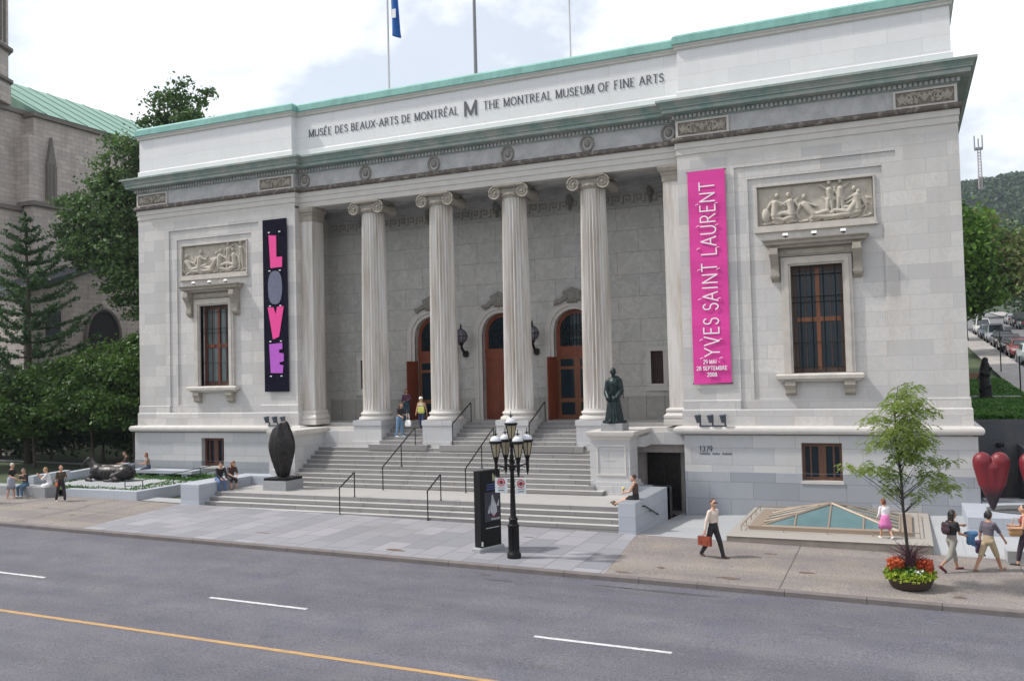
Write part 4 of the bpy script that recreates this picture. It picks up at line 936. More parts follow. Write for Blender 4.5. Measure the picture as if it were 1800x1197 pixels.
# ================================================================== PEOPLE
SK = plain('skin', (.50, .28, .19), .55, var=.08); SK2 = plain('tanned_skin', (.36, .18, .11), .55, var=.08)
HAIRS = {'brown': plain('brown_hair', (.045, .022, .012), .5, var=.3), 'black': plain('black_hair', (.012, .01, .009), .5, var=.3), 'white': plain('white_hair', (.55, .54, .5), .6), 'blond': plain('blond_hair', (.3, .17, .07), .55, var=.3), 'red': plain('auburn_hair', (.16, .05, .02), .55, var=.3), 'grey': plain('grey_hair', (.16, .14, .12), .6, var=.3)}
M_eye = plain('dark_eyes', (.01, .008, .008), .3)
CL = {}
def cloth(n, c, rough=.85):
    if n not in CL: CL[n] = plain(n, c, rough, var=.22, scale=9, bump=.3, bscale=25)
    return CL[n]
def person(label, loc, heading, H, top=None, bottom=None, hair='brown', hairlen=0, lean=0, headyaw=0, headpitch=0, legs=((20, 10), (-20, 15)), arms=((10, 8, 10), (-10, 8, 10)),
           hipz=None, sleeve=.45, leg_to=2.0, skirt=None, shoes=None, hat=None, glasses=False, female=True, skinm=None, seatz=None, group=None, twist=0, shirtlen=0.0):
    """legs: ((hip flex, knee flex[, splay]) left, right); arms: ((flex, abduct, elbow[, elbow in]) left, right); forward is +y locally"""
    skm = skinm or SK
    root = empty('person', label, 'person', loc, heading, group)
    th, shn, ank = .245*H, .235*H, .04*H
    drop = max((th*math.cos(rad(l[0]))+shn*math.cos(rad(l[0]-l[1]))) for l in legs)+ank
    hz = (hipz*H if hipz is not None else drop) if seatz is None else seatz+.055*H
    pel = Vector((0, 0, hz)); ln = rad(lean); up = Vector((0, math.sin(ln), math.cos(ln))); fw = Vector((0, math.cos(ln), -math.sin(ln)))
    waist = pel+up*.10*H; chest = pel+up*.21*H; neck = pel+up*.30*H
    tw = rad(twist); rt = Vector((math.cos(tw), math.sin(tw), 0))
    hy, hp = rad(headyaw), rad(headpitch+lean*.4)
    hf = Vector((-math.sin(hy)*math.cos(hp), math.cos(hy)*math.cos(hp), -math.sin(hp))); hr = Vector((math.cos(hy), math.sin(hy), 0)); hu = hr.cross(hf)
    head = neck+up*.035*H+hu*.07*H+hf*.012*H
    hs = 1.0 if H > 1.3 else 1.18
    B = []; b = lambda *p: B.append(p)
    b('c', pel, waist, .063*H, .056*H, 1.3); b('c', waist, chest, .055*H, .066*H, 1.35); b('c', chest, neck-up*.02*H, .064*H, .045*H, 1.45)
    b('c', neck-up*.02*H, head-hu*.03*H, .03*H, .029*H)
    rot = Matrix((hr, hf, hu)).transposed()
    b('e', head, (.047*H*hs, .056*H*hs, .066*H*hs), rot); b('c', head-hu*.03*H+hf*.02*H, head-hu*.048*H+hf*.028*H, .034*H, .022*H)
    b('c', head+hf*.055*H*hs+hu*.004*H, head+hf*.066*H*hs-hu*.012*H, .008*H, .011*H)     # nose
    b('c', head+hf*.055*H*hs-hu*.032*H-hr*.012*H, head+hf*.055*H*hs-hu*.032*H+hr*.012*H, .007*H, .007*H)   # lips
    for sg in (-1, 1): b('e', head+hr*sg*.05*H*hs-hu*.004*H, (.008*H, .014*H, .02*H), rot)
    shirt = [('c', pel-up*.0*H-up*shirtlen*H, waist, .069*H+.02*H*(shirtlen > .03), .063*H, 1.3), ('c', waist, chest, .062*H, .073*H, 1.35), ('c', chest, neck-up*.028*H, .071*H, .048*H, 1.45)]
    if female:
        for sg in (-1, 1): shirt.append(('e', chest+fw*.05*H+rt*sg*.04*H-up*.005*H, (.036*H, .036*H, .036*H)))
    pant = [('c', pel-up*.01*H, waist, .073*H, .062*H, 1.3)]; feet = []
    hands = []
    for k, sg in ((0, -1), (1, 1)):
        l = legs[k]; a0, kf = rad(l[0]), rad(l[1]); sp = rad(l[2] if len(l) > 2 else 3)*sg
        hip = pel+Vector((sg*.05*H, 0, -.015*H)); d1 = Vector((math.sin(sp), math.sin(a0)*math.cos(sp), -math.cos(a0)*math.cos(sp))); kn = hip+d1*th
        d2 = Vector((math.sin(sp)*.5, math.sin(a0-kf), -math.cos(a0-kf))).normalized(); an = kn+d2*shn
        b('c', hip, kn, .05*H, .033*H); b('c', kn, kn+d2*shn*.35, .032*H, .032*H); b('c', kn+d2*shn*.35, an, .032*H, .02*H)
        # foot direction: forward, tilted if the heel is raised
        tf = (a0-kf); fd = Vector((0, math.cos(tf*.6), math.sin(tf*.6) if tf > 0 else math.sin(tf*.8)))
        heel = an-Vector((0, .012*H, .015*H)); toe = an+fd*.105*H-Vector((0, 0, .028*H))
        b('c', heel, toe, .02*H, .015*H); feet += [('c', heel, heel.lerp(toe, .5), .026*H, .026*H), ('c', heel.lerp(toe, .5), toe, .026*H, .02*H)]
        if leg_to > 0:
            e1 = hip.lerp(kn, min(1, leg_to)); pant.append(('c', hip, e1, .058*H, (.058+(.044-.058)*min(1, leg_to))*H))
            if leg_to > 1: e2 = kn.lerp(an, min(.97, leg_to-1)); pant.append(('c', kn, e2, .044*H, .034*H))
        A = arms[k]; f, ab, el = rad(A[0]), rad(A[1]), rad(A[2]); inn = rad(A[3]) if len(A) > 3 else 0
        shd = neck-up*.035*H+rt*sg*.098*H
        d1 = (fw*math.sin(f)*math.cos(ab)-Vector((0, 0, 1))*math.cos(f)*math.cos(ab)+rt*sg*math.sin(ab)).normalized(); elb = shd+d1*.165*H
        d2 = (fw*math.sin(f+el)*math.cos(ab*.5)-Vector((0, 0, 1))*math.cos(f+el)+rt*sg*(math.sin(ab*.5)-math.sin(inn))).normalized(); wr = elb+d2*.145*H
        b('c', shd, elb, .029*H, .023*H); b('c', elb, wr, .023*H, .0155*H)
        # hand: palm, four unequal fingers, thumb
        side = d2.cross(rt); side = side.normalized() if side.length > .1 else Vector((1, 0, 0)); pn = side.cross(d2).normalized()
        pc = wr+d2*.03*H; b('c', wr+d2*.008*H+side*.008*H, wr+d2*.05*H+side*.012*H, .012*H, .010*H); b('c', wr+d2*.008*H-side*.008*H, wr+d2*.05*H-side*.012*H, .012*H, .010*H)
        for q, (o_, L_) in enumerate(((-.018, .03), (-.006, .037), (.006, .035), (.018, .027))):
            s0 = wr+d2*.052*H+side*o_*H; s1 = s0+(d2*.8-pn*.3*sg).normalized()*L_*.6*H; s2 = s1+(d2*.6-pn*.75*sg).normalized()*L_*.5*H
            b('c', s0, s1, .006*H, .0055*H); b('c', s1, s2, .0055*H, .0045*H)
        b('c', wr+d2*.018*H+side*.014*H, wr+d2*.045*H+side*.034*H, .007*H, .0055*H)
        hands.append(root.matrix_basis.copy() and (wr+d2*.06*H))
        if sleeve > 0:
            e1 = shd.lerp(elb, min(1, sleeve*2)); shirt.append(('c', shd, e1, .037*H, .033*H))
            if sleeve > .5: shirt.append(('c', elb, elb.lerp(wr, min(.95, sleeve*2-1)), .031*H, .025*H))
        else: shirt.append(('c', shd-rt*sg*.03*H, shd-rt*sg*.028*H-up*.03*H, .03*H, .03*H))
    vx = .0078*H
    body = skin('body', B, vx, skm, root, 3)
    if top: skin('shirt', shirt, vx*1.15, cloth(*top), root, 3)
    if bottom and leg_to > 0: skin('trousers' if leg_to > 1.2 else 'shorts', pant, vx*1.15, cloth(*bottom), root, 3)
    if skirt:
        zl, rw = skirt; m = MB(); n = 28; pr = []
        h0 = pel.z+.09*H; h1 = zl*H
        m.lathe([(0, h0), (.075*H, h0), (.10*H, pel.z), (rw*H*.9, (pel.z+h1)/2), (rw*H, h1), (rw*H*.93, h1+.005), (0, h1+.02*H)], (0, .0, 0), 32)
        for i_, v in enumerate(m.v):
            a = math.atan2(v[1], v[0]); q = 1+.07*math.sin(a*9)*max(0, (pel.z-v[2]))/(pel.z-h1+.01); m.v[i_] = (v[0]*q*1.1, v[1]*q, v[2])
        mo = m.build('skirt', cloth(*bottom), root, 'all')
    if shoes: skin('shoe', feet[:2], vx*1.2, cloth(*shoes), root, 3); skin('shoe', feet[2:], vx*1.2, cloth(*shoes), root, 3)
    hm = HAIRS[hair]; hp_ = [('e', head-hf*.016*H+hu*.016*H, (.054*H*hs, .054*H*hs, .062*H*hs), rot)]
    if hairlen > 0:
        for q in (-.03, 0, .03): hp_.append(('c', head-hf*.035*H+hr*q*H, head-hf*(.045)*H+hr*q*1.2*H-Vector((0, 0, hairlen*H)), .034*H, .022*H))
    if hairlen < 0: hp_.append(('e', head-hf*.06*H+hu*.02*H, (.026*H, .026*H, .026*H)))
    skin('hair', hp_, vx*1.2, hm, root, 3)
    ey = MB()
    if glasses: ey.obox(head+hf*.054*H*hs+hu*.010*H, .036*H, .006*H, .010*H, rz=hy)
    else:
        for sg in (-1, 1): ey.lathe([(0, -.006*H), (.006*H, 0), (0, .006*H)], head+hf*.0535*H*hs+hu*.008*H+hr*sg*.017*H, 6)
    ey.build('sunglasses' if glasses else 'eyes', M_eye, root)
    if hat:
        m = MB(); m.lathe([(0, .075*H), (.035*H, .07*H), (.055*H, .045*H), (.06*H, .02*H), (.062*H, .01*H)], head+hu*.0, 20); m.obox(head+hf*.075*H+hu*.02*H, .035*H, .035*H, .004*H, rz=hy)
        m.build('cap', cloth(*hat), root, 'all')
    return root, hands, head, pel, neck
def world(root, p): return root.matrix_basis @ Vector(p)
HD = lambda dx, dy: math.atan2(dy, dx)-math.pi/2     # local +y turned towards (dx,dy)
def bag(name, label, cat, c, size, mat, strap=None, rz=0, shape='soft'):
    r = empty(name, label, cat, c, rz); sx, sy, sz = size
    pr = [('c', (-sx*.6, 0, sz*.35), (sx*.6, 0, sz*.35), sz*.33, sz*.33), ('c', (-sx*.5, 0, -sz*.1), (sx*.5, 0, -sz*.1), sz*.42, sz*.42), ('c', (-sx*.55, 0, -sz*.25), (sx*.55, 0, -sz*.25), sz*.36, sz*.36)]
    def flat(co): co = co.copy(); co[:, 1] *= sy/sz*1.2; return co
    if shape == 'soft': skin('bag_body', pr, .02, mat, r, 3, post=flat)
    else:
        m = MB(); m.box(-sx, sx, -sy, sy, -sz, sz*.7); m.box(-sx*.98, sx*.98, -sy-.01, sy+.01, -.1*sz, sz*.85)
        for q in (-.5, .5): m.box(q*sx-.02, q*sx+.02, -sy-.02, -sy, -sz*.5, sz*.4)
        m.build('bag_body', mat, r)
    if strap:
        m = MB(); m.tube([Vector(p) for p in strap], .012, 6); m.build('strap' if shape == 'soft' else 'handle', mat, r)
    return r
GW = 'people walking on the pavement'; GS = 'people seated around the forecourt'; GT = 'visitors on the museum steps'
# 1 man with briefcase
rt_, hn, *_ = person('man in cream shirt, dark trousers and sunglasses carrying a brown briefcase', (11.49, -8.2, P(11.49, -8.2)), HD(.9, -.45), 1.68, ('cream_shirt', (.62, .52, .45)), ('black_trousers', (.018, .016, .02)), 'brown', 0, 2, -14, 0,
    ((20, 6), (-16, 20)), ((-8, 6, 14), (-14, 10, 4)), female=False, sleeve=.98, shoes=('dark_red_shoes', (.06, .02, .018), .4), glasses=True, group=GW)
p = world(rt_, hn[1]); M_leather = plain('red_brown_leather', (.22, .045, .02), .4, var=.3)
bag('briefcase', 'red brown leather briefcase hanging from the hand of the man in sunglasses', 'briefcase', (p.x-.0, p.y, p.z-.2), (.21, .05, .14), M_leather, [(-.07, 0, .1), (-.06, 0, .17), (.06, 0, .17), (.07, 0, .1)], rz=math.atan2(-.45, .9), shape='box')
# 2 girl on skylight slab
person('girl with white blouse and pink skirt walking on the skylight slab', (15.93, -5.3, .352), HD(-.45, .9), 1.16, ('white_blouse', (.75, .72, .74)), ('pink_skirt', (.55, .16, .36)), 'red', .05, 6, 20, 10,
    ((18, 8), (-16, 26)), ((14, 6, 30), (10, 8, 30)), leg_to=0, skirt=(.26, .15), shoes=('white_shoes', (.7, .7, .7)), sleeve=.9, shirtlen=.08, group=GW)
# 3 pointing woman
rt_, hn, hd_, pl_, nk = person('woman in black top and grey capri trousers pointing at the red hearts', (17.57, -7.74, P(17.57, -7.74)), HD(.8, .6), 1.62, ('black_top', (.02, .018, .02)), ('grey_capri', (.24, .225, .2)), 'black', .09, 4, 0, 0,
    ((20, 6), (-20, 34)), ((70, 10, 20), (16, 4, 62)), leg_to=1.45, sleeve=.3, shoes=('maroon_flats', (.12, .02, .03)), skinm=SK2, group=GW)
p = world(rt_, (0, -.17, 1.1)); bag('backpack', 'dark brown backpack on the back of the pointing woman', 'backpack', p, (.1, .12, .26), plain('dark_brown_nylon', (.035, .015, .022), .6), rz=HD(.8, .6))
p = world(rt_, hn[1]); M_bl = plain('blue_jacket_cloth', (.05, .13, .26), .8, var=.4)
def jacket(label, p, m):
    r = empty('jacket', label, 'jacket', p); skin('jacket_cloth', [('c', (-.1, 0, .06), (.1, 0, .08), .07, .08), ('c', (-.03, 0, .02), (-.05, 0, -.16), .075, .06), ('c', (.03, 0, .02), (.05, .02, -.2), .075, .05), ('c', (.05, .02, -.18), (.12, .03, -.27), .035, .025)], .018, m, r, 3)
jacket('blue jacket over the forearm of the pointing woman', p, M_bl)
# 4 woman in purple grey shirt
rt_, hn, *_ = person('woman in purple grey shirt and khaki shorts striding behind the pointing woman', (18.44, -7.43, P(18.44, -7.43)), HD(.65, .75), 1.62, ('purple_grey_shirt', (.11, .095, .12)), ('khaki_shorts', (.38, .30, .19)), 'black', .04, 3, 0, 5,
    ((-26, 8), (24, 4)), ((-14, 8, 12), (30, 14, 6)), leg_to=1.05, sleeve=.42, shoes=('tan_sandals', (.28, .17, .12)), skinm=SK2, group=GW)
p = world(rt_, hn[0]); jacket('dark purple jacket carried by the woman in khaki shorts', p+Vector((0, 0, .0)), plain('purple_jacket_cloth', (.045, .02, .06), .8, var=.3))
# 5 woman with tan bag
rt_, hn, *_ = person('woman in red patterned top and dark trousers facing left with a tan bag', (19.35, -6.45, P(19.35, -6.45)), HD(-1, .05), 1.62, ('red_patterned_top', (.22, .05, .045)), ('dark_trousers', (.03, .018, .03)), 'black', -.02, -2, 0, -4,
    ((16, 6), (-14, 22)), ((10, 12, 76), (8, 12, 80)), leg_to=1.7, sleeve=0, shoes=('black_shoes', (.02, .02, .02)), skinm=SK, group=GW)
bag('shoulder_bag', 'large tan cloth bag held by the woman facing left', 'bag', (19.15, -6.6, .92), (.2, .1, .2), plain('tan_canvas', (.42, .24, .11), .8), [(-.1, 0, .12), (-.02, .05, .35), (.08, .05, .36), (.14, 0, .12)], rz=.3)
# 6 seated on right cheek wall
person('woman in brown sleeveless top seated on the low granite wall right of the steps', (8.38, -5.1, 1.2), HD(-1, .05), 1.55, ('brown_tank_top', (.07, .04, .03)), ('black_shorts', (.015, .014, .016)), 'brown', -.02, 3, 12, 12,
    ((78, 12), (82, 20)), ((30, 8, 50, 20), (26, 10, 55, 20)), leg_to=.7, sleeve=0, seatz=0, shoes=('brown_sandals', (.12, .08, .05)), group=GS)
f = MB(); r_ = empty('flower_bunch', 'small yellow flower bunch held by the woman on the granite wall', 'flowers', (7.98, -5.12, 1.5))
f.cyl((0, 0, -.12), (0, 0, .02), .012); f.build('stem', plain('green_stem', (.06, .12, .02)), r_)
skin('bloom', [('e', (.03*math.cos(a), .03*math.sin(a), .05+.02*math.sin(a*3)), (.035, .035, .03)) for a in (0, 1.2, 2.5, 3.7, 5)], .01, plain('yellow_petals', (.6, .5, .12)), r_)
# 7-9 visitors on steps
rt_, hn, *_ = person('long haired woman in black top and blue jeans on the steps between two columns', (-3.8, .38, 2.786), HD(.9, -.25), 1.52, ('black_tshirt', (.02, .016, .018)), ('blue_jeans', (.12, .22, .34)), 'brown', .14, 8, -10, 24,
    ((6, 2), (-4, 8)), ((22, 6, 55), (18, 8, 60)), leg_to=2, sleeve=.4, shoes=('white_trainers', (.6, .62, .65)), group=GT)
bag('shopping_bag', 'white shopping bag beside the woman in blue jeans', 'bag', (-3.35, .35, 3.35), (.13, .06, .22), M_white, [(-.06, 0, .14), (-.05, 0, .42), (.05, 0, .42), (.06, 0, .14)])
rt_, hn, *_ = person('woman in white cap and pale top walking down with a yellow green bag', (-3.0, .95, 3.07), HD(.15, -1), 1.45, ('pale_strap_top', (.5, .42, .36)), ('dark_jeans', (.03, .045, .11)), 'blond', 0, 2, 0, 6,
    ((14, 20), (-8, 16)), ((-12, 14, 6), (10, 12, 10)), leg_to=2, sleeve=0, shoes=('grey_shoes', (.2, .2, .2)), hat=('white_cap', (.75, .75, .72)), group=GT)
bag('shoulder_bag', 'yellow green shoulder bag on the woman in the white cap', 'bag', (-2.93, .78, 3.9), (.16, .07, .24), plain('yellow_green_cloth', (.42, .44, .1), .8), [(-.1, 0, .18), (-.07, -.02, .42), (.05, 0, .45), (.1, 0, .18)])
person('woman in plaid shirt standing at the top of the steps behind the white bag', (-4.55, 2.3, 3.362), HD(.5, -.9), 1.48, ('plaid_shirt', (.14, .05, .1)), ('teal_jeans', (.05, .1, .14)), 'brown', .12, 0, 0, 0,
    ((2, 0), (-2, 2)), ((20, 10, 80, 25), (16, 10, 70, 25)), leg_to=2, sleeve=.9, shoes=('black_shoes', (.02, .02, .02)), group=GT)
person('visitor in dark clothes leaving the left doorway behind the second column', (-2.75, 2.5, 3.362), HD(.3, -1), 1.5, ('dark_blue_top', (.03, .03, .05)), ('dark_jeans', (.03, .045, .11)), 'brown', .05, 0, 0, 0, ((8, 4), (-8, 8)), ((5, 6, 20), (5, 6, 15)), group=GT)
# couple on the left cheek wall
person('man in black shirt and jeans leaning on his seated companion on the left wall', (-9.55, -4.55, 1.3), HD(.9, -.5), 1.68, ('black_shirt', (.014, .013, .018)), ('faded_jeans', (.08, .13, .24)), 'brown', 0, 28, -20, 24,
    ((80, 85), (76, 78)), ((40, 6, 40, 30), (46, 6, 40, 25)), female=False, sleeve=.9, seatz=0, shoes=('dark_shoes', (.03, .03, .05)), group=GS)
person('woman in brown top huddled beside the man in black on the left wall', (-9.45, -3.98, 1.3), HD(.95, -.5), 1.6, ('brown_top', (.06, .035, .03)), ('black_skirt_cloth', (.02, .018, .02)), 'red', .12, 26, 16, 26,
    ((78, 84), (82, 80)), ((40, 6, 50, 30), (44, 6, 50, 25)), leg_to=1.3, sleeve=.4, seatz=0, shoes=('dark_shoes', (.03, .03, .05)), group=GS)
# left pavement group
rt_, hn, *_ = person('red haired woman in brown top and dark skirt standing by the planter corner', (-15.82, -6.95, P(-15.82, -6.95)), HD(.9, -.3), 1.5, ('olive_brown_top', (.075, .055, .03)), ('dark_trousers_b', (.022, .018, .022)), 'red', 0, 2, -10, 6,
    ((10, 2, 5), (-12, 4, 5)), ((20, 8, 85, 30), (4, 12, 20)), leg_to=2, sleeve=.45, shoes=('pale_shoes', (.4, .36, .34)), group=GS)
p = world(rt_, hn[1]); bag('shoulder_bag', 'orange red handbag hanging from the red haired woman', 'handbag', p+Vector((0, 0, .05)), (.08, .05, .12), plain('orange_leather', (.45, .09, .03), .5), [(-.04, 0, .08), (0, 0, .22), (.04, 0, .08)])
person('blond woman in white dress seated on the end of the curved bench', (-17.5, -6.1, 1.07), HD(-.8, -.6), 1.55, ('white_dress', (.68, .66, .67)), ('white_dress', (.68, .66, .67)), 'blond', .02, 14, 0, 16,
    ((70, 40), (80, 95)), ((50, 8, 95, 10), (46, 8, 90, 10)), leg_to=.85, sleeve=.5, seatz=0, shoes=('tan_sandals', (.28, .17, .12)), group=GS)
person('woman in black top and jeans seated reading in the middle of the curved bench', (-18.55, -6.45, 1.06), HD(.2, -1), 1.52, ('black_top_b', (.018, .016, .018)), ('blue_jeans_b', (.07, .13, .2)), 'grey', 0, 10, 10, 26,
    ((80, 80), (80, 84)), ((40, 8, 70, 25), (40, 8, 70, 25)), leg_to=2, sleeve=.45, seatz=0, shoes=('white_trainers', (.6, .62, .65)), group=GS)
person('white haired woman in black top and striped grey skirt standing by the bench', (-18.55, -7.15, P(-18.55, -7.15)), HD(.7, .1), 1.52, ('black_vest', (.016, .015, .017)), ('striped_grey_skirt', (.3, .32, .38)), 'white', 0, 4, 0, 8,
    ((6, 2), (-6, 4)), ((24, 8, 70), (20, 8, 60)), leg_to=0, skirt=(.27, .105), sleeve=.3, shoes=('tan_sandals', (.28, .17, .12)), group=GS)
person('person in blue shorts at the far left edge of the pavement', (-18.1, -8.35, P(-18.1, -8.3)), HD(-.7, .5), 1.6, ('navy_top', (.03, .04, .1)), ('bright_blue_cloth', (.04, .07, .4)), 'brown', 0, 0, 0, 0, ((-24, 10), (20, 8)), ((10, 6, 20), (-10, 6, 20)), leg_to=.9, group=GS)
person('red haired woman sitting cross legged on the bench against the museum wall', (-17.0, -1.05, 1.26), HD(-.6, -.8), 1.5, ('beige_top', (.25, .18, .13)), ('dark_blue_trousers', (.03, .05, .09)), 'red', .1, 8, 0, 14,
    ((78, 60), (70, 95)), ((30, 8, 70, 30), (30, 8, 70, 30)), leg_to=2, sleeve=.3, seatz=0, group=GS)
person('man in olive trousers leaning against the shaded corner of the museum', (-19.35, -.1, 1.15), HD(-.6, -.8), 1.65, ('dark_brown_shirt', (.07, .035, .03)), ('olive_trousers', (.14, .12, .07)), 'brown', 0, 10, 0, 10,
    ((62, 45), (55, 60)), ((30, 8, 50, 20), (30, 8, 60, 20)), female=False, leg_to=2, sleeve=.45, seatz=0, shoes=('dark_shoes', (.03, .03, .05)), group=GS)
# ================================================================== THINGS ON THE BUILDING
def thing(name, label, cat, loc=(0, 0, 0), rz=0, group=None): return empty(name, label, cat, loc, rz, group)
# pink banner
bn = thing('banner', 'tall bright pink cloth banner with white lettering on the right wing', 'banner', (10.04, -.1, 4.85))
m = MB(); n = 40
for k in range(n):
    z0, z1 = 8.04*k/n, 8.04*(k+1)/n; o = lambda z: .012*math.sin(z*2.3)+.008*math.sin(z*5.1)
    m.add([(-.7, o(z0), z0), (.7, o(z0+.2), z0), (.7, o(z1+.2), z1), (-.7, o(z1), z1), (-.7, o(z0)+.02, z0), (.7, o(z0+.2)+.02, z0), (.7, o(z1+.2)+.02, z1), (-.7, o(z1)+.02, z1)], [(0,1,2,3),(7,6,5,4),(0,3,7,4),(1,5,6,2)])
M_pink = plain('magenta_cloth', (.64, .04, .29), .75, var=.07, scale=1.2)
m.build('cloth', M_pink, bn)
m = MB(); 
for z in (.02, 8.02): m.cyl((-.74, .03, z), (.74, .03, z), .025)
m.build('rod', M_iron, bn)
M_wl = plain('white_lettering', (.82, .76, .8), .7, var=.03)
def ltr(s, z0, z1, wst):
    m = MB(); text(m, s, lambda u, v, d: (.30-v, -.025-d*.3, z0+u), .56, .085, width=z1-z0); m.build('lettering', M_wl, bn)
adv = lambda t: sum(S[c][0]+.1 for c in t); full = 'YVES SAINT LAURENT'; kk = 6.65/adv(full); zz = 1.0
for wd in full.split(' '):
    ltr(wd, zz, zz+adv(wd)*kk, .1); zz += (adv(wd)+adv(' '))*kk
for s_, x0, x1, z in (('29 MAI -', -.32, .3, .76), ('28 SEPTEMBRE', -.58, .58, .52), ('2008', -.19, .19, .28)):
    m = MB(); text(m, s_, lambda u, v, d: (x0+u, -.025-d*.3, z+v), .14, .17, width=x1-x0); m.build('lettering', M_wl, bn)
m = MB()
for z in (.93, 1.62, 3.15, 4.25, 5.05, 5.9, 6.72):
    for x in (-.36, .36): m = MB(); m.tube([(x-.07, -.03, z), (x-.02, -.035, z+.04), (x+.05, -.03, z+.05)], .016, 5); m.build('wind_slit', plain('slit_pale_pink', (.75, .5, .65), .7), bn)
# black banner with four block letters
bb = thing('banner', 'tall black banner with coloured block letters spelling LOVE on the left wing', 'banner', (-10.04, -.1, 4.85))
m = MB(); m.box(-.69, .69, -.005, .02, 0, 8.03); m.build('cloth', plain('black_banner_cloth', (.008, .007, .018), .9, var=.3, spec=.08), bb)
def lp(poly, mat, z0):
    m = MB(); m.prism([(x*.87, z0+z) for x, z in poly], -.03, -.008, 'y'); m.build('letter', mat, bb)
MP = plain('pink_letter', (.75, .05, .27), .7, var=.1); MV = plain('purple_letter', (.42, .09, .5), .7, var=.15); MG = plain('grey_letter', (.12, .13, .19), .7, var=.5, scale=14)
lp([(-.38, 1.55), (.12, 1.5), (.12, .5), (.5, .5), (.48, .02), (-.28, .0)], MP, 5.75)
lp([(.46*math.cos(t)**1*(1 if abs(math.cos(t)) > 0 else 1)*(abs(math.cos(t))**-.3 if abs(math.cos(t)) > .1 else 1), .78+.78*math.sin(t)*(abs(math.sin(t))**-.15 if abs(math.sin(t)) > .1 else 1)) for t in np.linspace(0, 2*math.pi, 28, endpoint=False)], MG, 4.05)
lp([(-.5, 1.5), (-.12, 1.5), (.02, 1.15), (.12, 1.52), (.55, 1.52), (.22, .12), (-.18, .0)], MP, 2.42)
lp([(-.44, 1.36), (.42, 1.4), (.42, 1.12), (.2, 1.08), (.2, .95), (.5, .9), (.5, .55), (.22, .5), (.22, .4), (.46, .36), (.42, .0), (-.36, .02)], MV, .85)
for z in (7.42, 5.62, 3.98, 2.33, .72):
    for x in (-.3, .3): m = MB(); m.obox((x, -.03, z), .045, .015, .025); m.build('hook', M_white, bb)
# floodlight bars on the string course
M_slate = plain('blue_grey_metal', (.07, .085, .11), .5, metal=.3)
def floodbar(x, lab):
    r = thing('floodlight_bar', lab, 'floodlight', (x, -.22, 3.27), group='floodlight bars on the ledges')
    m = MB(); m.box(-.5, .5, -.06, .06, 0, .05); m.build('bar', M_slate, r)
    for dx in (-.46, 0, .46):
        m = MB(); m.tube([(dx, 0, .04), (dx, -.02, .14), (dx-.02, -.12, .2)], .035, 8); m.cyl((dx-.03, -.12, .16), (dx-.06, -.15, .4), .09, .12, 14); m.cyl((dx-.06, -.15, .4), (dx-.064, -.155, .44), .13, .13, 14); m.build('lamp_head', M_slate, r, 30)
floodbar(10.02, 'three cup floodlights on a bar above the number on the right wing')
floodbar(-9.93, 'three cup floodlights on a bar behind the dark folded sculpture')
for s, tx in ((1, 'right'), (-1, 'left')):
    for k, x in enumerate((12.85, 13.84, 14.82)):
        r = thing('spotlight', '%s small white spotlight on the hood of the tall %s wing window' % (('left', 'middle', 'right')[k], tx), 'spotlight', (x if s > 0 else -27.68+x, -.2, 10.06), group='spotlights on the window hoods')
        m = MB(); m.obox((0, 0, .12), .09, .07, .05, rx=rad(-20)); m.build('housing', M_white, r); m = MB(); m.cyl((0, .03, -.02), (0, .02, .1), .02); m.obox((0, -.06, .085), .075, .012, .035); m.build('stand', M_iron, r)
# globe wall lanterns
for s, tx in ((-1, 'left'), (1, 'right')):
    r = thing('wall_lantern', 'dark iron globe lantern on a scrolled bracket, %s of the middle arch' % tx, 'wall lantern', (s*1.75, 3.0, 6.3), group='globe lanterns on the portico wall')
    m = MB(); m.tube([(0, -.02, .0), (0, -.2, .12), (0, -.42, .3), (0, -.5, .5)], [.09, .07, .06, .05], 10); m.lathe([(0, -.1), (.12, -.06), (.15, .1), (.1, .2), (0, .22)], (0, -.05, 0), 14); m.lathe([(0, .42), (.09, .45), (.12, .52), (.06, .56), (0, .57)], (0, -.5, 0), 14)
    m.build('bracket', M_iron, r, 40)
    m = MB(); m.lathe([(.30*math.sin(t), .86-.32*math.cos(t)) for t in np.linspace(0, math.pi, 14)], (0, -.5, 0), 18); m.build('globe', plain('smoky_glass', (.13, .12, .15), .25, var=.3), r, 'all')
    m = MB()
    for k in range(8):
        a = math.pi*k/4; m.tube([(.305*math.sin(t)*math.cos(a), -.5+.305*math.sin(t)*math.sin(a), .86-.325*math.cos(t)) for t in np.linspace(.1, 3.04, 10)], .012, 4)
    m.tube([(.31*math.cos(t), -.5+.31*math.sin(t), .86) for t in np.linspace(0, 6.28, 20)], .016, 5); m.lathe([(0, 1.14), (.1, 1.16), (.03, 1.24), (.05, 1.28), (.01, 1.45), (0, 1.46)], (0, -.5, 0), 10)
    m.build('cage', M_iron, r)
